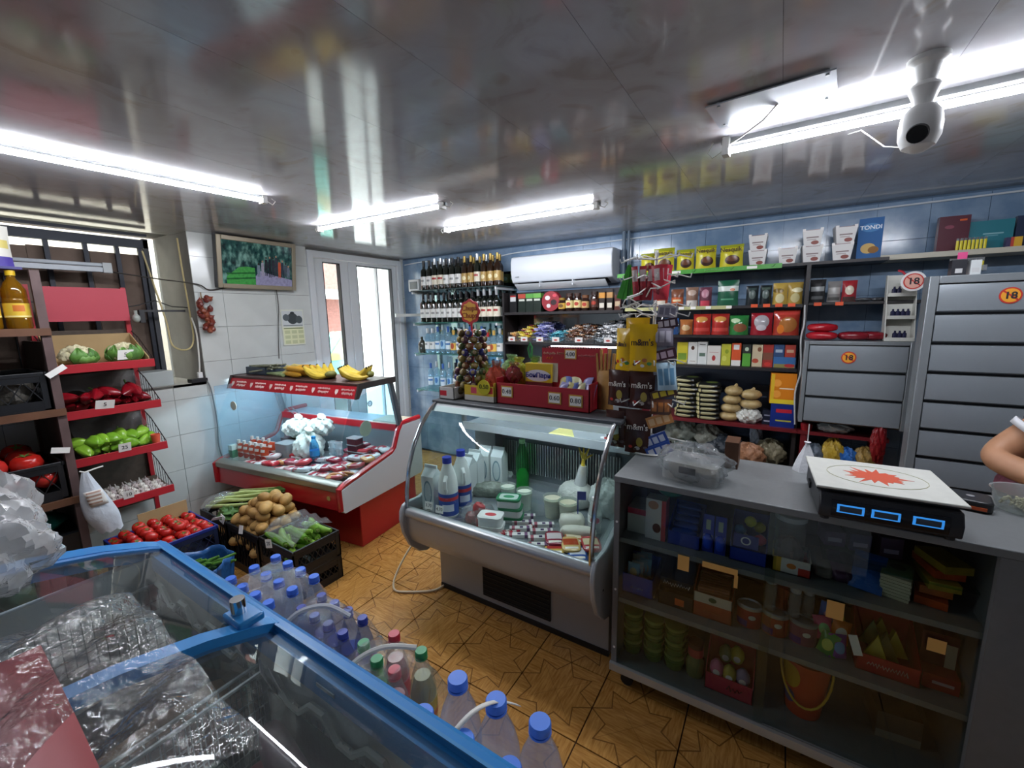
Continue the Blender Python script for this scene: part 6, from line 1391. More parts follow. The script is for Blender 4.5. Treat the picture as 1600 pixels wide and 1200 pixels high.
# fourth row: tea boxes
Z4 = 1.2055
tea = [(1.265, .075, .16, 'C0B428', [('r', -.03, .03, .03, .08, '6A8A28')], 'yellow tea box half hidden by the candy rack'), (1.338, .064, .163, 'D8D8D2', [('e', 0, .12, .012, .015, '4A2A18'), ('r', -.02, .02, .02, .024, 'A08A78')], 'white tea box with a brown seed, next to the yellow one'), (1.404, .062, .168, 'D4D6D2', [('r', -.02, .02, .06, .085, '5A7060'), ('r', -.02, .02, .145, .15, '303030')], 'white tea box with a green landscape'), (1.482, .088, .14, 'D8D4CC', [('e', 0, .05, .012, .02, 'B03838'), ('r', -.03, .03, .09, .094, 'C09890')], 'wide white tea box with a red figure'),
       (1.561, .06, .152, 'B8B83A', [('e', .005, .10, .012, .016, '8A9A28'), ('e', -.01, .05, .015, .02, 'D0D060')], 'lime yellow tea box'), (1.626, .058, .16, 'D4552A', [('r', -.03, .03, .0, .04, 'E0DCD4'), ('r', -.018, .018, .115, .15, 'E0E0DC')], 'orange tea box with a white base'), (1.691, .052, .153, '2A2E2A', [('r', -.025, .025, .0, .09, '58A03A'), ('e', .0, .12, .012, .014, 'B8C8B0')], 'green and black tea box'), (1.756, .062, .152, 'C8B898', [('e', .012, .12, .012, .016, '7A5038'), ('e', -.01, .04, .02, .016, 'B04A34')], 'beige tea box with fruit'), (1.82, .06, .153, 'A03028', [('r', -.03, .03, .05, .10, '7A4A38'), ('e', 0, .02, .02, .014, 'C83830')], 'red and brown tea box'), (1.882, .06, .082, '2E4A74', [('r', -.02, .02, .03, .05, 'A8B8C8')], 'navy tea box on the upper corner'), (1.946, .06, .081, 'A83A2C', [('r', -.02, .02, .03, .05, 'C8A080')], 'small red tea box on the upper corner'), (1.917, .126, .072, '3A6AA0', [('r', -.06, .06, .0, .025, '8A8048'), ('e', .03, .015, .03, .012, 'B83030')], 'wide blue tea box lying under the two small ones')]
for x, w, h, c, sh, lab in tea: pack('tea_box', lab, 'box', (x, Y2, Z4 + (.0725 if h < .09 and w < .1 else 0)), w, h, .07, c, sh, 0, box=True, grp='tea boxes', rough=.45)
# bottom row on the red board
Z5 = .8085
bl = one('grain_bag', pillow(.165, .20, .036, 2, .05), paint('1C1E1C', [('r', -.085, -.06, -.1, .1, 'B8B080'), ('r', -.06, .05, -.105, -.094, 'A09A74'), ('e', .02, .02, .04, .05, '6A7A38')], 'xy', .3), '', 'bag', group='stacked black grain bags')
P = Pile(bl)
for k in range(9): P.put((1.32 + rr.uniform(-.012, .012), 1.80, Z5 + .033 * k), (0, 0, rr.uniform(-.12, .12) - .1), 'black and cream grain bag in the stack by the candy rack, %s from the bottom' % ORD[k])
for k in range(8): P.put((1.465 + rr.uniform(-.012, .012), 1.79, Z5 + .033 * k), (0, 0, rr.uniform(-.12, .12) + .1), 'black and cream grain bag in the stack by the sugar, %s from the bottom' % ORD[k])
su = G().ball((0, 0, .034), (.07, .06, .036), 16, 10, bump=.07, seed=2).cyl((.0, -.01, .06), (.01, -.015, .085), .02, .006, 8)
P = Pile(one('sugar_bag', su, mat('B09868', .4, noise=.2, nscale=20, bump=.4), '', 'bag', group='clear bags of brown sugar'))
for k in range(4): P.put((1.61 + .006 * k, 1.77, Z5 + .062 * k), .5 * k, 'clear bag of brown sugar in the taller stack, %s from the bottom' % ORD[k])
for k in range(2): P.put((1.738, 1.77, Z5 + .10 + .068 * k), .7 * k, 'clear bag of brown sugar over the white bag, %s one' % ('lower', 'upper')[k])
one('white_parcel', puff(0, 0, .05, .075, .065, .052, 12), mat('C8C8C0', .35, noise=.12, nscale=20, bump=.5), 'crumpled white bag on the red board under the sugar', 'bag', (1.735, 1.76, Z5))
one('dark_box', carton(.06, .10, .06), paint('1E2434', [('r', -.02, .02, .02, .03, 'C0C0D0'), ('r', -.02, .02, .06, .07, '8A8A98')]), 'dark blue small box beside the white bag', 'box', (1.845, 1.76, Z5))
one('dark_box', carton(.13, .24, .03), paint('1A1E28', [('r', -.03, .03, .15, .16, '5A6070')]), 'dark flat carton standing behind the sugar bags', 'box', (1.80, 1.98, Z5))
pack('biscuit_box', 'navy pasta box on the red board at the shelf upright', 'box', (1.932, 1.72, Z5), .14, .16, .10, '1C2E78', [('r', -.04, .05, .10, .125, 'B82838'), ('r', -.04, .05, .04, .05, 'B8B040')], .04, box=True)
pack('biscuit_box', 'orange and yellow box standing on the navy box', 'box', (1.922, 1.72, Z5 + .161), .145, .205, .10, 'D07A1E', [('r', -.07, .07, .0, .03, 'D8C030'), ('e', -.035, .14, .025, .025, 'E89A40'), ('e', -.035, .065, .025, .025, 'E89A40'), ('r', -.02, .06, .10, .108, 'E8D8C0'), ('r', -.07, -.05, .03, .2, 'D8B030')], .05, box=True)
one('red_cup', G().lathe([(0, 0), (.03, 0), (.034, .04), (.03, .045), (0, .045)], 16), mat('8E1C24', .3), 'small red round tin under the flap cabinet', 'tin', (2.07, 1.66 + .06, Z5))
one('white_parcel', puff(0, 0, .03, .09, .05, .03, 13), mat('C0C4C4', .35, bump=.4), 'flat white wrapped parcel under the flap cabinet', 'parcel', (2.22, 1.74, Z5))
# under the red board
for k, (x, y, z, s, c, lab) in enumerate(((1.28, 1.86, .55, (.12, .1, .10), '7C8278', 'pale grey sack under the red board behind the candy rack'), (1.46, 1.88, .55, (.11, .1, .09), '8A8C80', 'pale grey sack under the red board, next one'), (1.35, 1.74, .50, (.12, .08, .06), '1E3A30', 'dark green bag under the red board'), (1.60, 1.80, .50, (.12, .09, .09), '2C343C', 'dark striped bag under the red board'), (1.75, 1.74, .50, (.10, .08, .08), 'A87858', 'orange-beige bag of pasta under the red board'), (1.88, 1.84, .50, (.09, .09, .09), '8A8268', 'beige knotted bag under the red board'), (1.78, 1.92, .60, (.04, .04, .09), 'A8B0BC', 'small knotted white bag hanging under the red board'))):
    one('sack', puff(0, 0, s[2], s[0], s[1], s[2], 30 + k), mat(c, .5, noise=.25, nscale=18, bump=.5), lab, 'sack', (x, y, z))
bch = thing('low_bench', 'dark low bench carrying sacks behind the counter', 'bench', (1.15, 1.60, 0))
part('board', G().bx(0, .83, 0, .38, .48, .50), mat('33261E', .6), bch)
for x in (.02, .77):
    for y in (.02, .32): part('leg', G().bx(x, x + .04, y, y + .04, 0, .48), mat('33261E', .6), bch)
for k, (x, c, h, lab) in enumerate(((2.12, '5A6470', .10, 'grey bag on the floor shelf under the red bench'), (2.22, 'B89830', .13, 'yellow and green bag under the red bench'), (2.29, '2A6AB8', .10, 'bright blue bag under the red bench'), (2.38, 'A88848', .11, 'tan striped bag under the red bench'))):
    one('sack', puff(0, 0, h * .8, .06, .06, h * .8, 50 + k), mat(c, .4, noise=.3, nscale=25, bump=.5), lab, 'sack', (x, 1.74, .55))
one('low_shelf', G().bx(2.06, 2.40, 1.68, 1.98, .53, .55).bx(2.08, 2.11, 1.72, 1.75, 0, .53).bx(2.36, 2.39, 1.72, 1.75, 0, .53).bx(2.08, 2.11, 1.92, 1.95, 0, .53).bx(2.36, 2.39, 1.92, 1.95, 0, .53), mat('33261E', .6), 'dark stool holding small bags under the red bench', 'stool')
one('red_bag', puff(0, 0, .1, .035, .03, .11, 77), mat('7A1218', .35, bump=.5), 'red plastic bag hanging at the end of the red bench', 'bag', (2.42, 1.62, .70))
# white rack with small bottles and the round 18 sign
wr_ = thing('acrylic_rack', 'white stepped rack of small bottles beside the tall cabinet', 'rack', (2.40, 1.66, 1.402))
WR = mat('C8C8C0', .45)
part('back', G().prism([(.10, 0), (.105, 0), (.16, .38), (.155, .38)], 'x', 0, .125), WR, wr_)
for z in (.0, .125, .255): part('tier', G().bx(0, .125, .0 + z * .25, .11 + z * .15, z, z + .012).bx(0, .125, z * .25 - .003, z * .25, z, z + .02), WR, wr_)
part('side', G().prism([(0, 0), (.11, 0), (.16, .38), (.12, .38)], 'x', -.004, 0).prism([(0, 0), (.11, 0), (.16, .38), (.12, .38)], 'x', .125, .129), WR, wr_)
vb = one('dropper_bottle', G().lathe([(0, 0), (.011, 0), (.011, .03), (.005, .036), (.005, .045), (0, .046)], 10), mat('2A2C48', .2), '', 'bottle', group='small bottles on the white rack')
P = Pile(vb, one('dropper_bottle', vb.data.copy(), vb.data.materials[0], '', 'bottle', group='small bottles on the white rack') if False else vb)
P = Pile(vb)
for z, xs, lab in ((.0125, (.045, .066, .087), 'lowest'), (.1375, (.03, .052, .074, .096), 'middle'), (.2675, (.03, .052), 'upper')):
    for k, x in enumerate(xs): P.put((2.40 + x, 1.66 + z * .25 + .03, 1.402 + z), 0, 'small dark bottle on the %s tier of the white rack, %s from the shelves' % (lab, ORD[k]))
sg_ = thing('age_sign', 'round 18 sign propped on the white rack', 'sign', (2.485, 1.63, 1.735))
part('rim', G().cyl((0, 0, 0), (0, .006, 0), .054, n=28), mat('DADADA', .4), sg_)
part('ring', G().cyl((0, -.002, 0), (0, 0, 0), .043, n=28), mat('C03024', .5), sg_)
part('face', G().cyl((0, -.003, 0), (0, -.0015, 0), .037, n=28), mat('D8A090', .5), sg_)
text(sg_, '18', .05, (0, -.004, -.001), INK, bold=.001)
part('strike_bar', G().bx(-.038, .038, -.0045, -.003, -.003, .003, M=Matrix.Rotation(.7, 4, 'Y')), mat('C03024', .5), sg_)
one('red_ribbon', G().tube([(2.42, 1.66, 1.80), (2.44, 1.655, 1.79), (2.45, 1.65, 1.775), (2.47, 1.65, 1.775), (2.48, 1.645, 1.76)], .006, 6), mat('B02838', .5), 'red ribbon on top of the white rack', 'ribbon')
# ---------------------------------------------------------------- on top of the grey fridge
ZF = 1.116
lp = thing('lollipop_stand', 'lollipop tree stand with a flower-shaped sign on the grey fridge', 'stand', (.345, .40, ZF))
part('pole', G().cyl((0, 0, 0), (0, 0, .44), .006, n=8), mat('C02838', .4), lp)
part('foot', G().lathe([(0, 0), (.07, 0), (.06, .015), (.02, .03), (0, .03)], 20), mat('C8C0B8', .5), lp)
flw = [((.07 + .004 * math.cos(8 * a * PI / 24)) * math.cos(a * PI / 24), (.07 + .004 * math.cos(8 * a * PI / 24)) * math.sin(a * PI / 24)) for a in range(48)]
sgn = part('sign', G().prism(flw, 'y', -.004, .002), mat('B82C30', .4), lp, (-.008, 0, .50))
part('sign_face', G().prism([(x * .78, y * .78) for x, y in flw], 'y', -.006, -.004), mat('E0A838', .4), sgn)
text(sgn, 'Chupa', .044, (0, -.008, .02), mat('8A1018', .4))
text(sgn, 'Chups', .044, (0, -.008, -.022), mat('8A1018', .4))
lolc = ['4A2A3A', '5A4A20', '2C2C6A', '3A4A24', '6A3A20', '7A6A30', '50284A', '3A2A20', '8A6A3A']
lols = []
for c in lolc[:6]:
    o = one('lollipop', G().ball((0, 0, 0), .022, 12, 8), paint(c, [('e', 0, 0, .011, .011, '8A7A58')], 'yz', .25), 'round wrapped lollipop stuck in the lollipop tree', 'lollipop', group='lollipops on the tree')
    part('stick', G().cyl((-.014, 0, 0), (-.05, 0, 0), .0022, n=5), WHITE, o)
    lols.append(o)
P = Pile(*lols)
for k in range(10):
    z = .045 + k * .037; r = .095 if k < 4 else .07; n = 10 if k < 4 else 8
    for q in range(n):
        a = 2 * PI * (q + .5 * (k % 2)) / n
        P.put((.345 + r * math.cos(a), .40 + r * math.sin(a), ZF + z), (0, -.2, a))
# cardboard displays
RB = 'A81E2C'
yt = thing('candy_tray', 'white and yellow candy tray with a round price tag on the grey fridge', 'tray', (.47, .275, ZF))
part('tray', G().bx(-.10, .11, 0, .2, 0, .004).bx(-.10, .11, 0, .004, 0, .09).bx(-.10, -.096, 0, .2, 0, .09).bx(.106, .11, 0, .2, 0, .11).bx(-.1, .11, .196, .2, 0, .16), paint('D0B038', [('r', -.1, .11, .0, .035, 'C8C4BC'), ('r', -.05, -.01, .045, .08, 'C84860'), ('r', .05, .1, .05, .085, 'C83038')]), yt)
part('price_disc', G().cyl((.045, -.006, .085), (.045, -.003, .085), .042, n=24), mat('B8AE20', .5), yt)
text(yt, '0.50', .036, (.045, -.0075, .088), mat('33401C', .5))
one('candy_tray', G().bx(-.055, .055, 0, .18, 0, .004).bx(-.055, .055, 0, .004, 0, .07).bx(-.055, -.051, 0, .18, 0, .07).bx(.051, .055, 0, .18, 0, .07), paint('C8C8C4', [('r', -.05, .0, .02, .05, 'C02C38')]), 'small white candy tray beside the lollipop tree', 'tray', (.26, .25, ZF))
wc = thing('red_display', 'red cardboard display tray with price cards on the grey fridge', 'display', (.855, .29, ZF))
part('tray', G().bx(-.27, .27, 0, .22, 0, .004).bx(-.27, .27, 0, .004, 0, .115).bx(-.27, -.266, 0, .22, 0, .14).bx(.266, .27, 0, .22, 0, .14).bx(-.27, .27, .216, .22, 0, .15), mat(RB, .45), wc)
for x, z, tx in ((-.20, .07, '0.48'), (.085, .06, '0.60'), (.20, .055, '0.80')):
    c = part('price_card', G().bx(x - .036, x + .036, -.004, -.001, z - .03, z + .03), mat('C89A3C', .6), wc)
    part('card_face', G().bx(x - .03, x + .03, -.0055, -.004, z - .024, z + .024), PAPER, c)
    text(c, tx, .034, (x, -.006, z), INK)
hb_ = thing('red_display', 'tall red cardboard display box behind the tray with a price card', 'display', (.965, .42, ZF))
part('box', G().bx(-.165, .165, 0, .10, 0, .30), mat(RB, .45), hb_)
g = G()
for k in range(23): g.prism([(-.165 + k * .0144, .30), (-.165 + (k + 1) * .0144, .30), (-.165 + (k + .5) * .0144, .309)], 'y', 0, .003)
part('toothed_edge', g, mat('3A1418', .5), hb_)
part('price_card', G().bx(-.03, .035, -.004, -.001, .245, .295), mat('C89A3C', .6), hb_)
part('card_face', G().bx(-.024, .029, -.0055, -.004, .25, .29), PAPER, hb_)
text(hb_, '4.00', .03, (.0025, -.0065, .27), INK)
scrawl(hb_, .07, .016, (-.12, -.001, .272), mat('E8D0B8', .5), seed=1); scrawl(hb_, .05, .014, (-.05, -.001, .274), mat('E8D0B8', .5), seed=2); scrawl(hb_, .035, .02, (-.12, -.001, .245), mat('E08030', .5), seed=3); scrawl(hb_, .09, .013, (.09, -.001, .265), mat('E0A0A0', .5), seed=4)
pack('sweet_box', 'yellow sweet box with a white and blue name in the red tray', 'box', (.785, .40, ZF + .115), .16, .10, .05, 'D0B42C', [('e', 0, .035, .075, .032, 'D8D8E0')], 0, box=True, txt=[('\u0411\u043e\u043d\u041f\u0430\u0440\u0438', .036, 0, .036, '28348A')])
one('sweet_box_riser', carton(.16, .114, .05), mat('6A1820', .5), 'dark red carton under the yellow sweet box', 'box', (.785, .40, ZF))
pk = [pouch(.06, .09, .03, True).mesh('candy_pack', m, 50) for m in (mat('8A8AB8', .3), mat('C8C080', .3), mat('5A6AA8', .3), mat('B8B890', .3))]
for k in range(9):
    o = place('candy_pack', pk[k % 4], None, (.935 + (k % 5) * .04, .34 + .05 * (k // 5), ZF + .05 + .03 * (k // 5)), (-.5, rr.uniform(-.4, .4), rr.uniform(-.5, .5)))
    tag(o, '%s candy pack in the red display tray, %s from the candy rack' % (('lilac', 'cream', 'blue', 'beige')[k % 4], ORD[8 - k]), 'packet', 'candy packs in the red tray')
for k, (x, y, z, c, s, lab) in enumerate(((.44, .40, .11, '9AA040', .06, 'green-yellow wrapped candy bag behind the yellow tray'), (.525, .38, .12, 'B84A38', .065, 'red wrapped candy bag behind the yellow tray'), (.63, .45, .14, 'C8C040', .065, 'yellow wrapped candy bag in the middle of the fridge top'), (.73, .46, .15, '7AA860', .065, 'green wrapped candy bag by the tall red box'), (.57, .47, .16, '8AB070', .06, 'pale green wrapped candy bag at the back'), (.51, .43, .06, '7A2430', .05, 'dark red candy bag low behind the tray'), (.64, .385, .15, '8A2A38', .045, 'wine red candy bag beside the red tray'))):
    t = thing('candy_bag', lab, 'bag', (x, y, ZF + max(0, z - s * 1.0)), 0, 'wrapped candy bags')
    part('bag', puff(0, 0, s, s, s * .8, s, 60 + k), film('E8F0E8', .06, .75, 1.5, wrinkle=.8, milkcol=c), t)
    part('ruffle', G().cyl((0, 0, s * 1.85), (.005, 0, s * 2.5), .012, .035, 9, cap=False), film('D8E8D0', .06, .4, 1.5, wrinkle=.8, milkcol=c), t)
one('green_bow', G().tube([(0, 0, 0), (-.012, 0, .05), (.0, 0, .085), (.012, 0, .06), (.008, 0, .0)], .006, 6), mat('3A8A50', .4), 'green ribbon bow above the candy bags', 'bow', (.715, .44, ZF + .24))
one('striped_card', G().bx(-.06, .06, -.002, .002, 0, .13), paint('B8B4A0', [('r', -.06 + .02 * k, -.05 + .02 * k, .105, .13, '4A5A30') for k in range(6)]), 'grey card with a striped top edge leaning on the red box', 'card', (.835, .412, ZF + .12), (-.1, 0, 0))
pb = thing('bread_bag', 'brown paper bag of breadsticks at the end of the fridge top', 'bag', (1.155, .42, ZF))
part('bag', pouch(.09, .20, .07), mat('9A7038', .6, noise=.25, nscale=25), pb)
for k in range(5): part('breadstick', G().cyl((-.03 + .015 * k, .0, .1), (-.045 + .022 * k, .005, .28 + .02 * (k % 2)), .008, n=7), mat('A87C40', .6, noise=.2), pb)

# ---------------------------------------------------------------- wire candy rack between the fridge and the counter
cr_ = thing('candy_rack', 'white wire rack crammed with hanging candy packs beside the counter', 'rack', (1.40, .36, .958))
part('post', G().cyl((0, 0, 0), (0, 0, .90), .007, n=8), WIREW, cr_)
part('base_ring', G().tube([(.1 * math.cos(a * PI / 8), .1 * math.sin(a * PI / 8), .005) for a in range(16)], .005, 6, closed=True), WIREW, cr_)
for k in range(3): part('base_spoke', G().cyl((0, 0, .005), (.1 * math.cos(k * 2.1), .1 * math.sin(k * 2.1), .005), .004, n=6), WIREW, cr_)
for q, z in enumerate((.24, .42, .62, .66, .78, .86)):
    for k in range(6):
        a = -PI / 2 + (k - 2.5) * .55; c, s_ = math.cos(a), math.sin(a)
        part('hook', G().tube([(0, 0, z), (.10 * c, .10 * s_, z + .01), (.15 * c, .15 * s_, z - .005), (.155 * c, .155 * s_, z + .012)], .0028, 5), WIREW, cr_)
gr_ = G()
for k in range(8): gr_.tube([(.02 + .025 * k, -.06, .0), (.02 + .025 * k, -.06, .10 - .006 * k)], .003, 5)
for k in range(4): gr_.tube([(.0, -.06, .02 + .025 * k), (.2, -.06, .01 + .022 * k)], .003, 5)
lg_ = part('lower_grid', gr_, WIREW, cr_); lg_['kind'] = 'stuff'
g = G()
for k in range(7):
    a = k * .9; g.tube([(.05 * math.cos(a), .05 * math.sin(a) - .06, .55 + .03 * k), (.12 * math.cos(a + .4), .09 * math.sin(a + .4) - .08, .58 + .03 * k), (.10 * math.cos(a + .9), .09 * math.sin(a + .9) - .1, .63 + .02 * k), (.03 * math.cos(a), -.05, .66 + .02 * k)], .003, 5)
tw = part('bent_wires', g, WIREW, cr_); tw['kind'] = 'stuff'
def choc(label, x, z, w, h, y, base, rz, dots):
    o = one('candy_pack', pouch(w, h, .03, True, 10, 12, .1), paint(base, dots, 'xz', .22), label, 'packet', (x, y, z), (rr.uniform(-.06, .06), 0, rz), 'hanging candy packs')
    text(o, "m&m's", w * .33, (0, -.0175, h * .62), mat('D8D0C8' if base[0] != 'D' else '3A2014', .4), bold=.0005, sx=.9)
    return o
YEL, BRN = 'D8AE14', '3E1E18'
dy = [('e', -.02, .04, .01, .008, 'B83028'), ('e', .01, .05, .011, .009, 'A86020'), ('e', .03, .035, .01, .008, '4A8A3A'), ('e', .0, .025, .009, .007, 'D8D8D0'), ('e', -.035, .03, .008, .007, '5A3018')]
db = [('e', .01, .055, .014, .022, 'A89438'), ('e', -.03, .03, .009, .007, 'B03830'), ('e', .0, .025, .012, .009, 'B8B0A8'), ('e', .035, .03, .009, .007, '6A5A58'), ('e', -.01, .02, .008, .006, '4A3A38')]
for lab, x, z, w, h, y, b, rz, d in (('yellow candy pack hanging, narrow one turned to the door', 1.281, 1.335, .085, .19, .29, YEL, -.45, dy), ('yellow candy pack hanging in front of the rack, full face', 1.379, 1.338, .12, .205, .27, YEL, 0, dy), ('yellow candy pack hanging behind the other two', 1.335, 1.38, .11, .19, .33, YEL, -.1, dy),
        ('brown candy pack, upper row, on the fridge side', 1.266, 1.168, .105, .168, .29, BRN, -.15, db), ('brown candy pack, upper row, on the counter side', 1.377, 1.168, .112, .172, .28, BRN, .05, db), ('brown candy pack, lower row, on the fridge side', 1.259, .975, .09, .175, .28, BRN, -.1, db), ('brown candy pack, lower row, on the counter side', 1.366, .962, .115, .20, .27, BRN, .05, db),
        ('brown candy pack, upper row, second layer', 1.33, 1.16, .11, .17, .33, BRN, 0, db), ('brown candy pack, lower row, second layer', 1.31, .97, .11, .18, .33, BRN, 0, db)):
    choc(lab, x, z, w, h, y, b, rz, d)
# hanging strips at the top and cards at the side
gs = thing('gum_strip', 'fan of green candy strips hanging from the rack top', 'strip', (1.298, .30, 1.80))
for k in range(6): part('strip', G().prism([(-.004, 0), (.004, 0), (.016, -.15), (-.012, -.15)], 'y', -.002 + .003 * k, .0 + .003 * k), mat(('3E9A34', '4AAE3C', '2E7A2A')[k % 3], .35), gs, (0, 0, 0), (0, .28 - .11 * k, 0))
for k, (x, lab, c) in enumerate(((1.36, 'bunch of red candy straps hanging at the rack top', 'B02C3A'), (1.437, 'red candy sleeve hanging at the counter side of the rack', 'C03444'))):
    o = thing('candy_sleeve', lab, 'packet', (x, .29, 1.645))
    for q in range(3): part('sleeve', pouch(.03 if k == 0 else .05, .145, .015, True), paint(c, [('r', -.012, .012, .08, .13, 'C8B8B8'), ('e', 0, .04, .008, .02, '8A2030')]), o, ((q - 1) * (.022 if k == 0 else .004), .008 * q, 0), (0, (q - 1) * .1, (q - 1) * .2))
for k, (x, z, w, h, c, c2, rz, lab) in enumerate(((1.475, 1.525, .085, .04, '3A2430', 'B8B0B8', -.15, 'dark card of small sachets at the top of the rack side'), (1.47, 1.39, .10, .045, '4A2A38', 'C0A8B8', -.25, 'purple-edged card of sachets on the rack side'), (1.485, 1.26, .08, .12, 'A8C4D4', '5A88A8', -.1, 'pale blue pouch on the rack side'), (1.475, 1.225, .11, .04, '4A2E24', 'D8C030', -.3, 'brown and yellow card of bars on the rack side'), (1.465, 1.10, .11, .05, 'C8884A', 'E0B888', -.35, 'orange price card on the rack side'), (1.455, 1.01, .10, .05, '2A4A98', 'C0C8DC', -.45, 'blue and white gum pack on the rack side, upper one'), (1.47, .965, .11, .05, '2A50A4', 'D0D4E0', -.45, 'blue and white gum pack on the rack side, lower one'), (1.47, 1.57, .08, .05, '9A98A4', '6A6878', .1, 'grey sachet strip near the rack top'), (1.455, 1.45, .09, .08, '7A7684', 'A8A4B0', 0, 'grey foil sachets behind the cards'), (1.46, 1.15, .09, .07, '5A3424', 'A86A38', 0, 'brown wrapped sweets in the rack side pocket'), (1.46, 1.33, .07, .05, '8A8894', 'B8B4BC', -.2, 'silver foil sachet on the rack side'))):
    o = one('sachet_card', carton(w, h, .012 if k not in (2, 8, 9) else .03) if k not in (2, 8, 9) else pouch(w, h, .04, True), paint(c, [('r', -w * .42 + w * .29 * q, -w * .42 + w * .29 * q + w * .22, h * .2, h * .8, c2) for q in range(3)], 'xz', .3), lab, 'packet', (x, .28, z), (0, rz, .25), 'sachets on the rack side')

# ---------------------------------------------------------------- on the counter
ZK = .9575
sc_ = thing('weighing_scale', 'black electronic price scale with a white plate and three blue displays', 'scale', (2.165, .10, ZK), math.radians(3))
part('body', G().prism([(-.165, .012), (-.17, .05), (-.155, .085), (.14, .085), (.15, .04), (.15, .012)], 'x', -.16, .16), mat('23252B', .4), sc_, bevel=.006)
part('skirt', G().bx(-.165, .165, -.13, .14, .085, .093), mat('3A3C40', .4), sc_)
pl = part('plate', G().bx(-.17, .17, -.155, .145, .098, .106), mat('D0D0C8', .4, noise=.06), sc_, bevel=.003)
stv = []
for k in range(36):
    r = (.075, .045, .06, .04)[k % 4] * (1 + .15 * math.sin(k * 2.7)); a = 2 * PI * k / 36; stv.append((r * 1.25 * math.cos(a), r * math.sin(a)))
part('plate_emblem', G().prism(stv, 'z', .106, .1066), mat('C8553A', .5), pl)
rg = G()
for k in range(24): rg.tube([(.125 * math.cos(k * PI / 12), .095 * math.sin(k * PI / 12), .1064), (.125 * math.cos((k + 1) * PI / 12), .095 * math.sin((k + 1) * PI / 12), .1064)], .001, 4)
part('plate_ring', rg, mat('A8A880', .5), pl)
part('bezel', G().prism([(-.166, .02), (-.172, .05), (-.168, .07), (-.16, .07), (-.16, .02)], 'x', -.13, .13), mat('10121A', .25), sc_)
for k, x in enumerate((-.085, -.005, .085)):
    d = part('display', G().prism([(-.1715, .036), (-.1735, .05), (-.1722, .061), (-.17, .061), (-.17, .036)], 'x', x - .032, x + .032), mat('2E7CC8', .3, emit=.8), sc_)
    part('digits_window', G().prism([(-.1730, .040), (-.1745, .05), (-.1735, .057), (-.172, .057), (-.172, .040)], 'x', x - .026, x + .026), mat('3C4A5C', .3), d)
part('side_switch', G().bx(-.166, -.16, .02, .06, .03, .05), BLACK, sc_)
for x in (-.14, .14):
    for y in (-.14, .12): part('foot', G().cyl((x, y, 0), (x, y, .013), .012, n=10), BLACK, sc_)
bx_ = thing('bagged_tray', 'clear plastic bag wrapped round a tray at the rack end of the counter', 'package', (1.63, .10, ZK), -.15)
part('tray', G().rbx(-.10, .10, -.07, .07, 0, .07, .02), film('D8DCDC', .06, .25), bx_)
part('contents', G().rbx(-.085, .085, -.055, .055, .004, .04, .02), mat('A89880', .6, noise=.2), bx_)
part('dark_label', G().bx(-.03, .03, -.076, -.073, .035, .06), mat('2E2C2C', .5), bx_)
part('bag', puff(0, 0, .06, .13, .10, .07, 15), film('E4E8EA', .07, .10, 1.6, wrinkle=1.0), bx_)
pc = thing('paper_cone', 'small white fabric cone standing on the counter before the scale', 'cone', (2.0, .39, ZK))
part('cone', G().lathe([(.045, 0), (.03, .05), (.012, .095), (.006, .11), (.012, .118)], 9), mat('D4D6DA', .7, bump=.3), pc)
part('string', G().cyl((0, 0, .11), (0, 0, .19), .002, n=5), WHITE, pc)
tm = thing('card_terminal', 'black rounded terminal with an orange stripe beside the scale', 'terminal', (2.43, .27, ZK), -.2)
part('case', G().rbx(-.05, .05, -.05, .05, 0, .035, .02), mat('1C1E22', .35), tm, bevel=.006)
part('stripe', G().bx(-.022, .035, -.052, -.049, .008, .018), mat('D8602C', .4), tm)
part('emblem', G().cyl((0, 0, .0352), (0, 0, .036), .01, n=14), mat('8A8A8E', .4), tm)
bw_ = thing('clear_bowl', 'clear plastic tub of pale pasta at the edge of the counter', 'tub', (2.56, .31, ZK))
part('tub', G().lathe([(.06, 0), (.075, .06), (.078, .062), (.073, .06), (.058, .003), (0, .003)], 24), film('E0E6E6', .05, .18), bw_)
g = G(); q = random.Random(9)
for k in range(60):
    a, r = q.uniform(0, 6.28), q.uniform(0, .05); g.tube([(r * math.cos(a), r * math.sin(a), .008 + q.uniform(0, .03)), (r * math.cos(a) + q.uniform(-.015, .015), r * math.sin(a) + q.uniform(-.015, .015), .01 + q.uniform(0, .03))], .004, 5)
o = part('pasta', g, mat('C8BC90', .6), bw_); o['kind'] = 'stuff'
one('wooden_box', carton(.05, .11, .10), mat('5A3822', .6, noise=.3, nscale=15), 'brown wooden block behind the bagged tray', 'box', (1.745, .27, ZK))

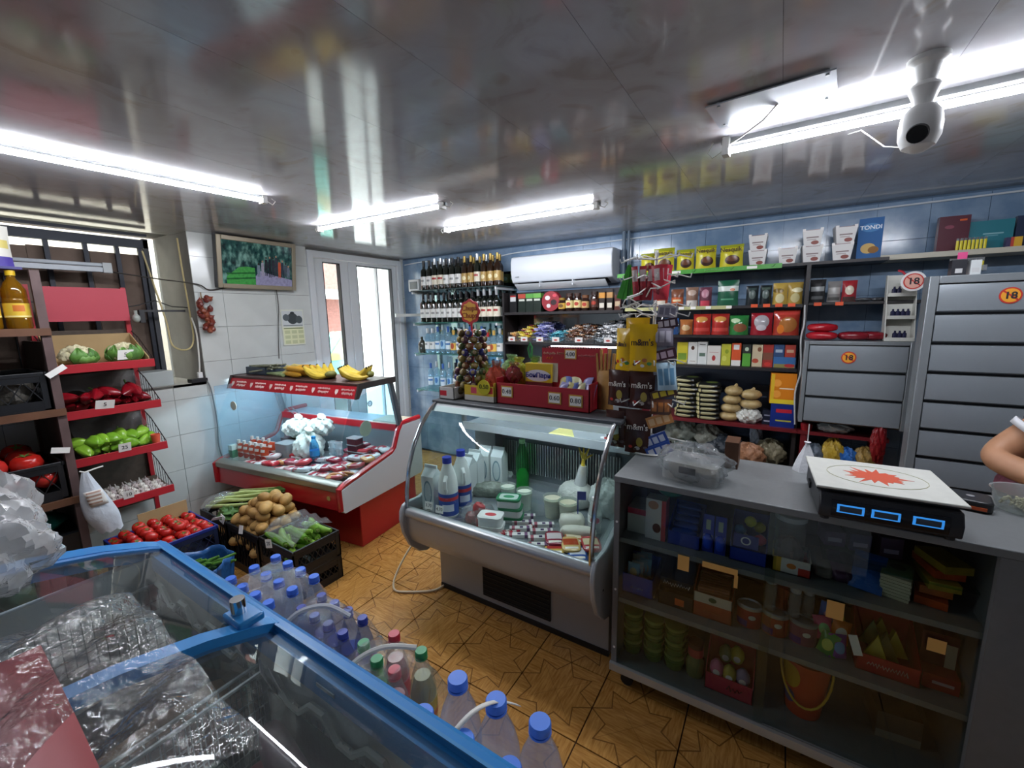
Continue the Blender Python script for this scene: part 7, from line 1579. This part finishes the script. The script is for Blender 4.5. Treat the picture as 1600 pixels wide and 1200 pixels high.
# ---------------------------------------------------------------- goods inside the counter
ZA, ZB, ZD = .6885, .4185, .1185
YA = .045
pack('chocolate_box', 'white carton with a pink-red top at the end of the upper counter shelf', 'box', (1.428, YA + .02, ZA), .075, .105, .12, 'C8C4B8', [('r', -.04, .04, .08, .105, 'B82C48')], 0, box=True)
pack('chocolate_box', 'white and red upright chocolate box in the counter', 'box', (1.508, YA, ZA), .078, .17, .06, 'D8D4CE', [('r', .022, .045, 0, .17, 'C8382C'), ('e', -.01, .145, .02, .018, 'B88868'), ('e', .005, .05, .016, .02, '6A3A28')], 0, box=True)
one('mint_bag', G().ball((0, 0, .03), (.05, .04, .03), 14, 8, bump=.12), mat('1E8A74', .3, bump=.4), 'teal candy bag lying on the upright chocolate box', 'bag', (1.55, YA + .06, ZA + .172))
def tray_box(label, x, z, w, h, d, c, y=YA, print_=None, cat='tray', grp=None, back=1.6):
    t = thing('display_tray', label, cat, (x, y, z), 0, grp); a = w / 2
    part('tray', G().bx(-a, a, 0, d, 0, .003).bx(-a, a, 0, .003, 0, h).prism([(0, 0), (d, 0), (d, h * back), (0, h)], 'x', -a, -a + .003).prism([(0, 0), (d, 0), (d, h * back), (0, h)], 'x', a - .003, a).bx(-a, a, d - .003, d, 0, h * back), c if not isinstance(c, str) else mat(c, .45), t)
    if print_: scrawl(t, print_[0], print_[1], (print_[2], -.001, print_[3]), mat(print_[4], .5), seed=int(x * 100))
    return t
NVY = '16309A'
tray_box('dark blue display tray of bars in the counter', 1.615, ZA, .118, .055, .16, NVY, back=2.2)
part_b = one('candy_bar', pillow(.095, .03, .016, 4, .03), mat('2C48A0', .3), '', 'bar', group='blue bars in the tray')
P = Pile(part_b)
for k in range(5): P.put((1.615, YA + .02 + .026 * k, ZA + .045 + .016 * k), (.4, 0, 0), 'blue wrapped bar in the dark blue tray, %s from the glass' % ORD[k])
for k, x in enumerate((1.70, 1.742)):
    b = one('blister_card', G().bx(-.019, .019, 0, .003, 0, .15), paint('2038A8', [('r', -.008, .008, .09, .13, 'A8B8A8'), ('r', -.015, .015, .06, .07, 'C8CCE0')]), 'blue hanging card with a silver item, %s from the tray of bars' % ORD[k], 'card', (x, YA + .01, ZA))
    part('blister', G().ball((0, -.004, .045), (.016, .012, .03), 12, 8, sq=.7), mat('2A50D8', .15), b)
tray_box('dark blue tray of round toy packs in the counter', 1.834, ZA, .118, .05, .16, NVY, back=2.6)
for k, (dx, dz, c, lab) in enumerate(((-.03, .10, '2A70A8', 'blue toy packet in the round toy tray'), (.0, .13, 'C8C028', 'yellow toy packet at the back of the round toy tray'), (.03, .105, 'B8B020', 'yellow toy packet in the round toy tray'), (.035, .075, 'C82858', 'pink toy packet in the round toy tray'), (-.02, .06, 'C0C4D0', 'white round toy packet in the round toy tray'))):
    one('toy_packet', G().ball((0, 0, 0), (.02, .016, .02), 12, 8, bump=.1), mat(c, .3), lab, 'packet', (1.834 + dx, YA + .05 + .02 * (k % 3), ZA + dz))
text(one('ring_card', G().bx(-.04, .04, -.002, 0, 0, .05), mat('1C2C8C', .4), 'dark blue card printed with a white ring in the toy tray', 'card', (1.825, YA + .012, ZA + .052)), 'O', .045, (0, -.003, .025), mat('D8DCE8', .4))
jr = thing('clear_jar', 'clear plastic jar with a white lid in the counter', 'jar', (1.957, YA + .07, ZA))
part('jar', G().lathe([(.044, .01), (.047, .03), (.047, .165), (.044, .18)], 22), film('DCE0E4', .04, .12), jr)
part('lid', G().lathe([(.049, .175), (.049, .192), (.04, .198), (0, .198)], 22), mat('C0C4CC', .4), jr)
part('sweets', G().ball((0, 0, .06), (.042, .042, .045), 14, 9, bump=.35, seed=3), mat('8A6A64', .5, noise=.3, nscale=40), jr)
tray_box('white, yellow and red cut-out tray in front of the clear jar', 1.966, ZA, .112, .055, .13, paint('D8D0C8', [('r', -.06, -.03, .0, .06, 'D0A030'), ('r', .02, .06, .0, .03, 'C83828'), ('e', .0, .03, .014, .01, 'E08030')]), back=.9)
for k, (x, c, lab) in enumerate(((2.05, '8A8078', 'grey packet under the glass shelf in the counter'), (2.10, '5A3A58', 'purple packet lying in the counter'), (2.13, '4A3048', 'dark plum packet in the counter, beside the blue bag'))): one('flat_packet', pillow(.06, .13, .05, k, .05), mat(c, .3, noise=.2), lab, 'packet', (x, YA + .10, ZA), (.3, 0, .2))
for k, (x, c, lab) in enumerate(((2.09, '5A3A68', 'purple box on the glass shelf in the counter'), (2.16, '3A3060', 'dark violet box on the glass shelf in the counter'), (2.24, '4A2A50', 'plum tin on the glass shelf in the counter'))): pack('small_box', lab, 'box', (x, YA + .12, .7715), .06, .05 + .01 * k, .08, c, [('r', -.02, .02, .015, .03, 'A898B8')], .2, box=True)
one('blue_bag', pouch(.085, .13, .03, True), mat('1C56A8', .25, bump=.3), 'shiny blue flat bag leaning in the counter', 'bag', (2.165, YA + .01, ZA + .004), (-.8, 0, -.25))
for k in range(7): one('card_set', G().bx(-.036, .036, -.06, .06, 0, .009), paint('C8C0A0', [('e', .0, .02, .02, .02, '8A7458'), ('r', -.03, .03, -.05, -.035, 'D8D4C8')], 'xy', .5), 'pale printed card pack in the counter stack, %s from the bottom' % ORD[k], 'cards', (2.25 + .002 * (k % 2), YA + .07, ZA + .0105 * k), (0, 0, -.25), 'stacked card packs')
for k in range(5): one('orange_packet', G().bx(-.037, .037, -.06, .06, 0, .024), mat(('D0541C', 'C8641C', 'B89828', 'C04818', 'A88A20')[k], .3, noise=.2), ('orange packet at the bottom of the pile beside the cards', 'orange packet on the lowest one', 'yellow packet in the middle of the orange pile', 'dark orange packet near the pile top', 'olive yellow packet on top of the orange pile')[k], 'packet', (2.335 + .004 * k, YA + .08 + .02 * (k % 2), ZA + .03 * k), (0, 0, -.2 + .15 * k))
# lower shelf
tray_box('bright blue tray of small toys on the lower counter shelf', 1.442, ZB, .13, .085, .15, '1A4AAE', back=1.3, print_=(.05, .012, 0, .03, 'C8D4E8'))
for k in range(7): one('toy_sachet', pouch(.05, .075, .012, True), paint(('7AA8B8', 'B8B4A8', '88A0A0')[k % 3], [('e', 0, .035, .015, .02, ('C8B080', '6A8AA8', 'B07868')[k % 3])]), 'printed sachet in the bright blue tray, %s from the glass' % ORD[k], 'packet', (1.42 + .012 * (k % 4), YA + .02 + .018 * k, ZB + .05), (-.15, 0, .1 * (k % 3)), 'sachets in the blue tray')
tray_box('black display tray with white lettering on the lower counter shelf', 1.596, ZB, .132, .06, .16, '14141A', back=2.2)
ob_ = one('chewing_box', carton(.125, .05, .12), mat('121218', .35), 'black box of chewing sweets in the black tray', 'box', (1.596, YA + .02, ZB + .065), (.25, 0, 0)); scrawl(ob_, .10, .024, (0, -.001, .026), mat('D8D0D4', .4), seed=8)
one('price_sticker', G().bx(-.017, .017, -.001, 0, -.014, .014), mat('E0601C', .5), 'orange price sticker on the black tray', 'sticker', (1.612, YA - .001, ZB + .028))
tray_box('orange and white box of candy sticks on the lower counter shelf', 1.73, ZB, .135, .10, .16, paint('A8482A', [('r', -.07, .07, .06, .10, 'C8BCA8'), ('e', .0, .08, .014, .01, '4A5A3A')]), back=1.7, print_=(.06, .012, 0, .03, 'D88050'))
P = Pile(one('candy_stick', G().cyl((-.055, 0, 0), (.055, 0, 0), .007, n=8), mat('9A5A34', .4, noise=.2), 'brown candy stick heaped in the orange and white box', 'stick', group='candy sticks in the box'))
for k in range(20): P.put((1.73, YA + .02 + .014 * (k % 9), ZB + .088 + .012 * (k // 9) + .002 * (k % 9)), (0, rr.uniform(-.1, .1), rr.uniform(-.2, .2)))
def oval_tin(label, x, c, lidc):
    t = thing('oval_tin', label, 'tin', (x, YA + .05, ZB), 0, 'oval tins')
    part('body', G().lathe([(.04, 0), (.042, .005), (.042, .075)], 22, sy=.75), paint(c, [('e', .01, .045, .012, .009, 'D8D0C0'), ('r', -.04, -.005, .005, .03, '5A2C78')]), t)
    part('lid', G().lathe([(.043, .072), (.043, .082), (.038, .086), (.034, .08), (0, .08)], 22, sy=.75), mat(lidc, .35, .5), t)
oval_tin('red oval tin with a purple stamp on the lower counter shelf', 1.853, 'A83028', 'B8BCC0'); oval_tin('red oval tin with a pale lid under the clear jars', 1.935, 'A84028', 'A8ACB0'); oval_tin('blue-red oval tin beside the toys', 2.02, '8A4A58', '9AA0A4')
for k, (x, c, h) in enumerate(((1.915, 'B8BCC0', .10), (1.952, 'A82A38', .12), (1.99, 'C0C4C8', .09), (2.03, 'A8B0B4', .085))):
    o = one('small_jar', G().lathe([(0, 0), (.02, 0), (.021, .01), (.018, h * .4), (.021, h * .6), (.018, h)], 14), film('DCE4E8', .04, .3, milkcol=c), ('clear little jar standing on the middle oval tin', 'red-topped little jar on the middle oval tin', 'clear little jar between the tins', 'clear little jar on the last oval tin')[k], 'jar', (x, YA + .06 + .02 * (k % 2), ZB + .0865))
    part('cap', G().cyl((0, 0, h), (0, 0, h + .018), .017, n=12), mat(c, .4), o)
for k in range(6): one('toy_figure', pouch(.055, .08, .035, True), paint(('5A9A4A', '8A50A0', 'C84A70', 'D87830', '4A70C0', '9AA83A')[k], [('e', 0, .04, .016, .02, ('C8D060', '6A9ACA', '7ACA80', 'E0D8C8', 'D0A0C0', '6A4A90')[k])], rough=.2), '%s toy bag in the heap on the lower counter shelf' % ('green', 'violet', 'pink', 'orange', 'blue', 'lime')[k], 'toy bag', (2.085 + .035 * (k % 2), YA + .02 + .03 * (k // 2), ZB + .035 * (k // 2)), (-.2, rr.uniform(-.3, .3), rr.uniform(-.4, .4)), 'toy bags in the heap')
tray_box('red display tray with white lettering on the lower counter shelf', 2.243, ZB, .158, .06, .17, 'B01C24', back=2.4, print_=(.10, .02, 0, .032, 'D8B0A8'))
for k in range(5): one('jelly_pack', G().prism([(-.035, 0), (.035, 0), (0, .085)], 'y', 0, .02), mat(('B8A424', '8A7A30', 'C8AE20', '7A8A40', 'BCA830')[k], .25), 'yellow triangular pack in the red tray, %s from the glass' % ORD[k], 'packet', (2.215 + .03 * (k % 3), YA + .02 + .028 * k, ZB + .03), (-.2, 0, .2 * (k % 3 - 1)), 'triangular packs')
one('price_strip', G().bx(-.012, .012, -.001, .001, 0, .07), PAPER, 'white price strip leaning beside the red tray', 'price tag', (2.168, YA - .005, ZB + .05), (0, -.3, 0))
pack('sweet_box', 'dark red box stack at the end of the lower counter shelf', 'box', (2.372, YA + .02, ZB), .085, .05, .14, '9A1C24', [('r', -.02, .03, .02, .03, 'C8A0A0')], 0, box=True); pack('sweet_box', 'maroon box at the back end of the lower counter shelf', 'box', (2.372, YA + .07, ZB + .051), .085, .11, .09, '5A1420', [('r', .015, .04, .0, .08, 'B8A890')], 0, box=True)
# bottom board
tn = G().lathe([(0, 0), (.036, 0), (.040, .006), (.040, .022), (.041, .024), (.041, .030), (.034, .033), (.034, .05), (.036, .052), (0, .052)], 20)
gt = one('glass_dish', tn, mat('5A7A3A', .2, coat=.3), '', 'tin', group='green lidded tins')
part('lid', G().lathe([(.0365, .048), (.041, .05), (.041, .062), (.036, .064), (0, .064)], 20), mat('7E9448', .3), gt)
P = Pile(gt)
for s_, (x, n) in enumerate(((1.418, 3), (1.508, 3), (1.594, 3), (1.50, 3), (1.59, 2))):
    for k in range(n): P.put((x, YA + .05 + (.10 if s_ > 2 else 0), ZD + .0645 * k), .4 * k, 'green lidded tin, %s stack, %s from the bottom' % (('end', 'middle', 'third', 'rear middle', 'rear third')[s_], ORD[k]))
jj = one('food_jar', G().lathe([(0, 0), (.033, 0), (.036, .008), (.036, .07), (.026, .085), (.026, .09)], 18), mat('6A7448', .15, coat=.4), 'jar with a red band on the bottom board of the counter', 'jar', (1.676, YA + .05, ZD)); part('lid', G().cyl((0, 0, .09), (0, 0, .125), .03, n=18), mat('A8383C', .4), jj); part('cap', G().cyl((0, 0, .125), (0, 0, .145), .029, n=18), mat('4A2020', .4), jj)
tray_box('pink-red cut-out tray of toy eggs on the bottom board', 1.803, ZD, .165, .07, .15, 'B82C48', back=2.6, print_=(.05, .03, .02, .035, '5A1828'))
for k, (dx, dy, dz, c, lab) in enumerate(((-.045, .03, .08, 'C86A8A', 'pink toy egg in the cut-out tray'), (.0, .03, .075, 'A8983A', 'yellow toy egg in front in the cut-out tray'), (.045, .035, .075, '8A7A9A', 'mauve toy egg in the cut-out tray'), (.02, .09, .12, 'B8A838', 'yellow toy egg at the back of the cut-out tray'), (-.02, .09, .11, '6A7A4A', 'olive toy egg at the back of the cut-out tray'))):
    e_ = one('toy_egg', G().lathe([(0, -.034), (.018, -.028), (.026, -.008), (.024, .014), (.012, .032), (0, .037)], 16), paint(c, [('e', 0, -.005, .012, .014, 'D8D0D0')]), lab, 'toy egg', (1.803 + dx, YA + dy, ZD + dz), group='toy eggs')
bk = thing('toy_bucket', 'orange-red bucket with a yellow handle on the bottom board', 'bucket', (2.045, YA + .09, ZD))
part('bucket', G().lathe([(.055, 0), (.076, .21), (.08, .212), (.08, .225), (.074, .225), (.052, .004), (0, .004)], 26), paint('C84A2A', [('e', -.05, .07, .02, .03, '5A4A7A'), ('e', -.05, .16, .03, .05, 'C8A028')], 'xz'), bk)
part('handle', G().tube([(.08 * math.cos(a), -.082 - .01 * math.sin(-a) if False else -.08 * abs(math.sin(a)) - .004, .2 - .13 * abs(math.sin(a))) for a in [PI * k / 14 for k in range(15)]], .004, 6), mat('D8B030', .4), bk)
pack('small_box', 'brown carton on the bottom board at the end of the counter', 'box', (2.315, YA + .10, ZD), .12, .10, .14, '6A5A4A', [('r', -.06, .06, .0, .03, '8A8478')], .1, box=True)

# ---------------------------------------------------------------- seller behind the counter, mostly out of view
ps_ = thing('person', 'person in a navy top leaning with a bent bare arm behind the counter', 'person', (2.99, .76, 0))
def skin_mesh(name, verts, edges, radii, m, parent, root=0, sub=2):
    me = bpy.data.meshes.new(name); me.from_pydata(verts, edges, []); me.materials.append(m)
    o = place(name, me, parent)
    md = o.modifiers.new('skin', 'SKIN'); md.use_smooth_shade = True
    for i, r in enumerate(radii):
        v = me.skin_vertices[0].data[i]; v.radius = r if isinstance(r, tuple) else (r, r); v.use_root = i == root
    o.modifiers.new('sub', 'SUBSURF').levels = sub; o.modifiers['sub'].render_levels = sub
    return o
SKN = mat('B08060', .55, noise=.06, nscale=30)
V = [(-.04, .05, .52), (-.12, .04, .75), (-.13, .0, .97), (-.06, -.06, 1.22), (-.05, -.09, 1.34), (-.06, -.11, 1.43), (-.07, -.12, 1.54), (-.07, -.12, 1.64),
     (-.20, -.09, 1.24), (-.36, -.06, 1.055), (-.405, -.10, 1.025), (-.30, -.25, .995), (-.20, -.35, .985),
     (.13, -.10, 1.26), (.22, -.16, 1.05), (.10, -.33, .99), (.04, -.38, .985),
     (-.10, .02, .48), (-.14, -.20, .47), (-.14, -.20, .25), (-.14, -.18, .05), (-.14, -.28, .03),
     (.10, .02, .48), (.14, -.20, .47), (.14, -.20, .25), (.14, -.18, .05), (.14, -.28, .03)]
E_ = [(0, 1), (1, 2), (2, 3), (3, 4), (4, 5), (5, 6), (6, 7), (3, 8), (8, 9), (9, 10), (10, 11), (11, 12), (3, 13), (13, 14), (14, 15), (15, 16), (0, 17), (17, 18), (18, 19), (19, 20), (20, 21), (0, 22), (22, 23), (23, 24), (24, 25), (25, 26)]
Rd = [(.16, .13), (.15, .12), (.16, .12), (.15, .10), .055, .055, (.085, .095), (.07, .08), .07, .058, .05, .042, .03, .07, .055, .042, .03, .09, .08, .06, .04, .035, .09, .08, .06, .04, .035]
for hi, sgn_ in ((12, 1), (16, -1)):               # four fingers and a thumb grow out of each hand
    b_ = V[hi]
    for k in range(5):
        th = k == 4
        p1 = (b_[0] + (.016 * (k - 1.5) if not th else .035 * sgn_), b_[1] - (.045 if not th else .012), b_[2] + .004)
        p2 = (p1[0] + (.004 * sgn_ if not th else .012 * sgn_), p1[1] - (.034 + .006 * (k % 2) if not th else .026), p1[2] - .008)
        i0 = len(V); V += [p1, p2]; E_ += [(hi, i0), (i0, i0 + 1)]; Rd += [.009, .007]
V += [(-.07, -.235, 1.565)]; E_ += [(6, len(V) - 1)]; Rd += [.012]   # nose
skin_mesh('body', V, E_, Rd, SKN, ps_)
NV = mat('1E2440', .7, noise=.1)
skin_mesh('shirt', [V[0], V[1], V[2], V[3], (-.045, -.075, 1.30), V[8], (-.315, -.074, 1.11), V[13], (.17, -.13, 1.15)], [(0, 1), (1, 2), (2, 3), (3, 4), (3, 5), (5, 6), (3, 7), (7, 8)], [(.175, .15), (.17, .14), (.175, .135), (.165, .115), .075, .105, .098, .1, .09], NV, ps_)
part('sleeve_trim', G().cyl((-.29, -.078, 1.14), (-.305, -.075, 1.12), .074, .07, n=18, cap=False), mat('D0D0D4', .6), ps_, solid=.006)
skin_mesh('apron', [(-.16, -.06, .70), (-.25, -.10, .86), (-.33, -.13, .95), (-.39, -.15, .93)], [(0, 1), (1, 2), (2, 3)], [(.17, .10), (.15, .10), (.10, .08), (.05, .05)], mat('7A3A4C', .7, noise=.5, nscale=60), ps_)
part('hair', G().ball((-.07, -.10, 1.60), (.098, .108, .12), 18, 12, bump=.04), mat('2A2018', .7), ps_)
for x in (-.03, .03): part('eye', G().ball((-.07 + x, -.208, 1.585), .012, 10, 7), mat('E0DCD8', .3), ps_)
part('mouth', G().ball((-.07, -.205, 1.52), (.022, .01, .006), 10, 6), mat('8A4A44', .5), ps_)
st_ = thing('stool', 'plain stool behind the counter under the seller', 'stool', (3.02, .82, 0))
part('seat', G().cyl((0, 0, .36), (0, 0, .39), .17, n=20), mat('3A3A3E', .6), st_)
for k in range(4): part('leg', G().cyl((.12 * math.cos(k * PI / 2 + .8), .12 * math.sin(k * PI / 2 + .8), .36), (.15 * math.cos(k * PI / 2 + .8), .15 * math.sin(k * PI / 2 + .8), 0), .012, n=8), STEEL, st_)
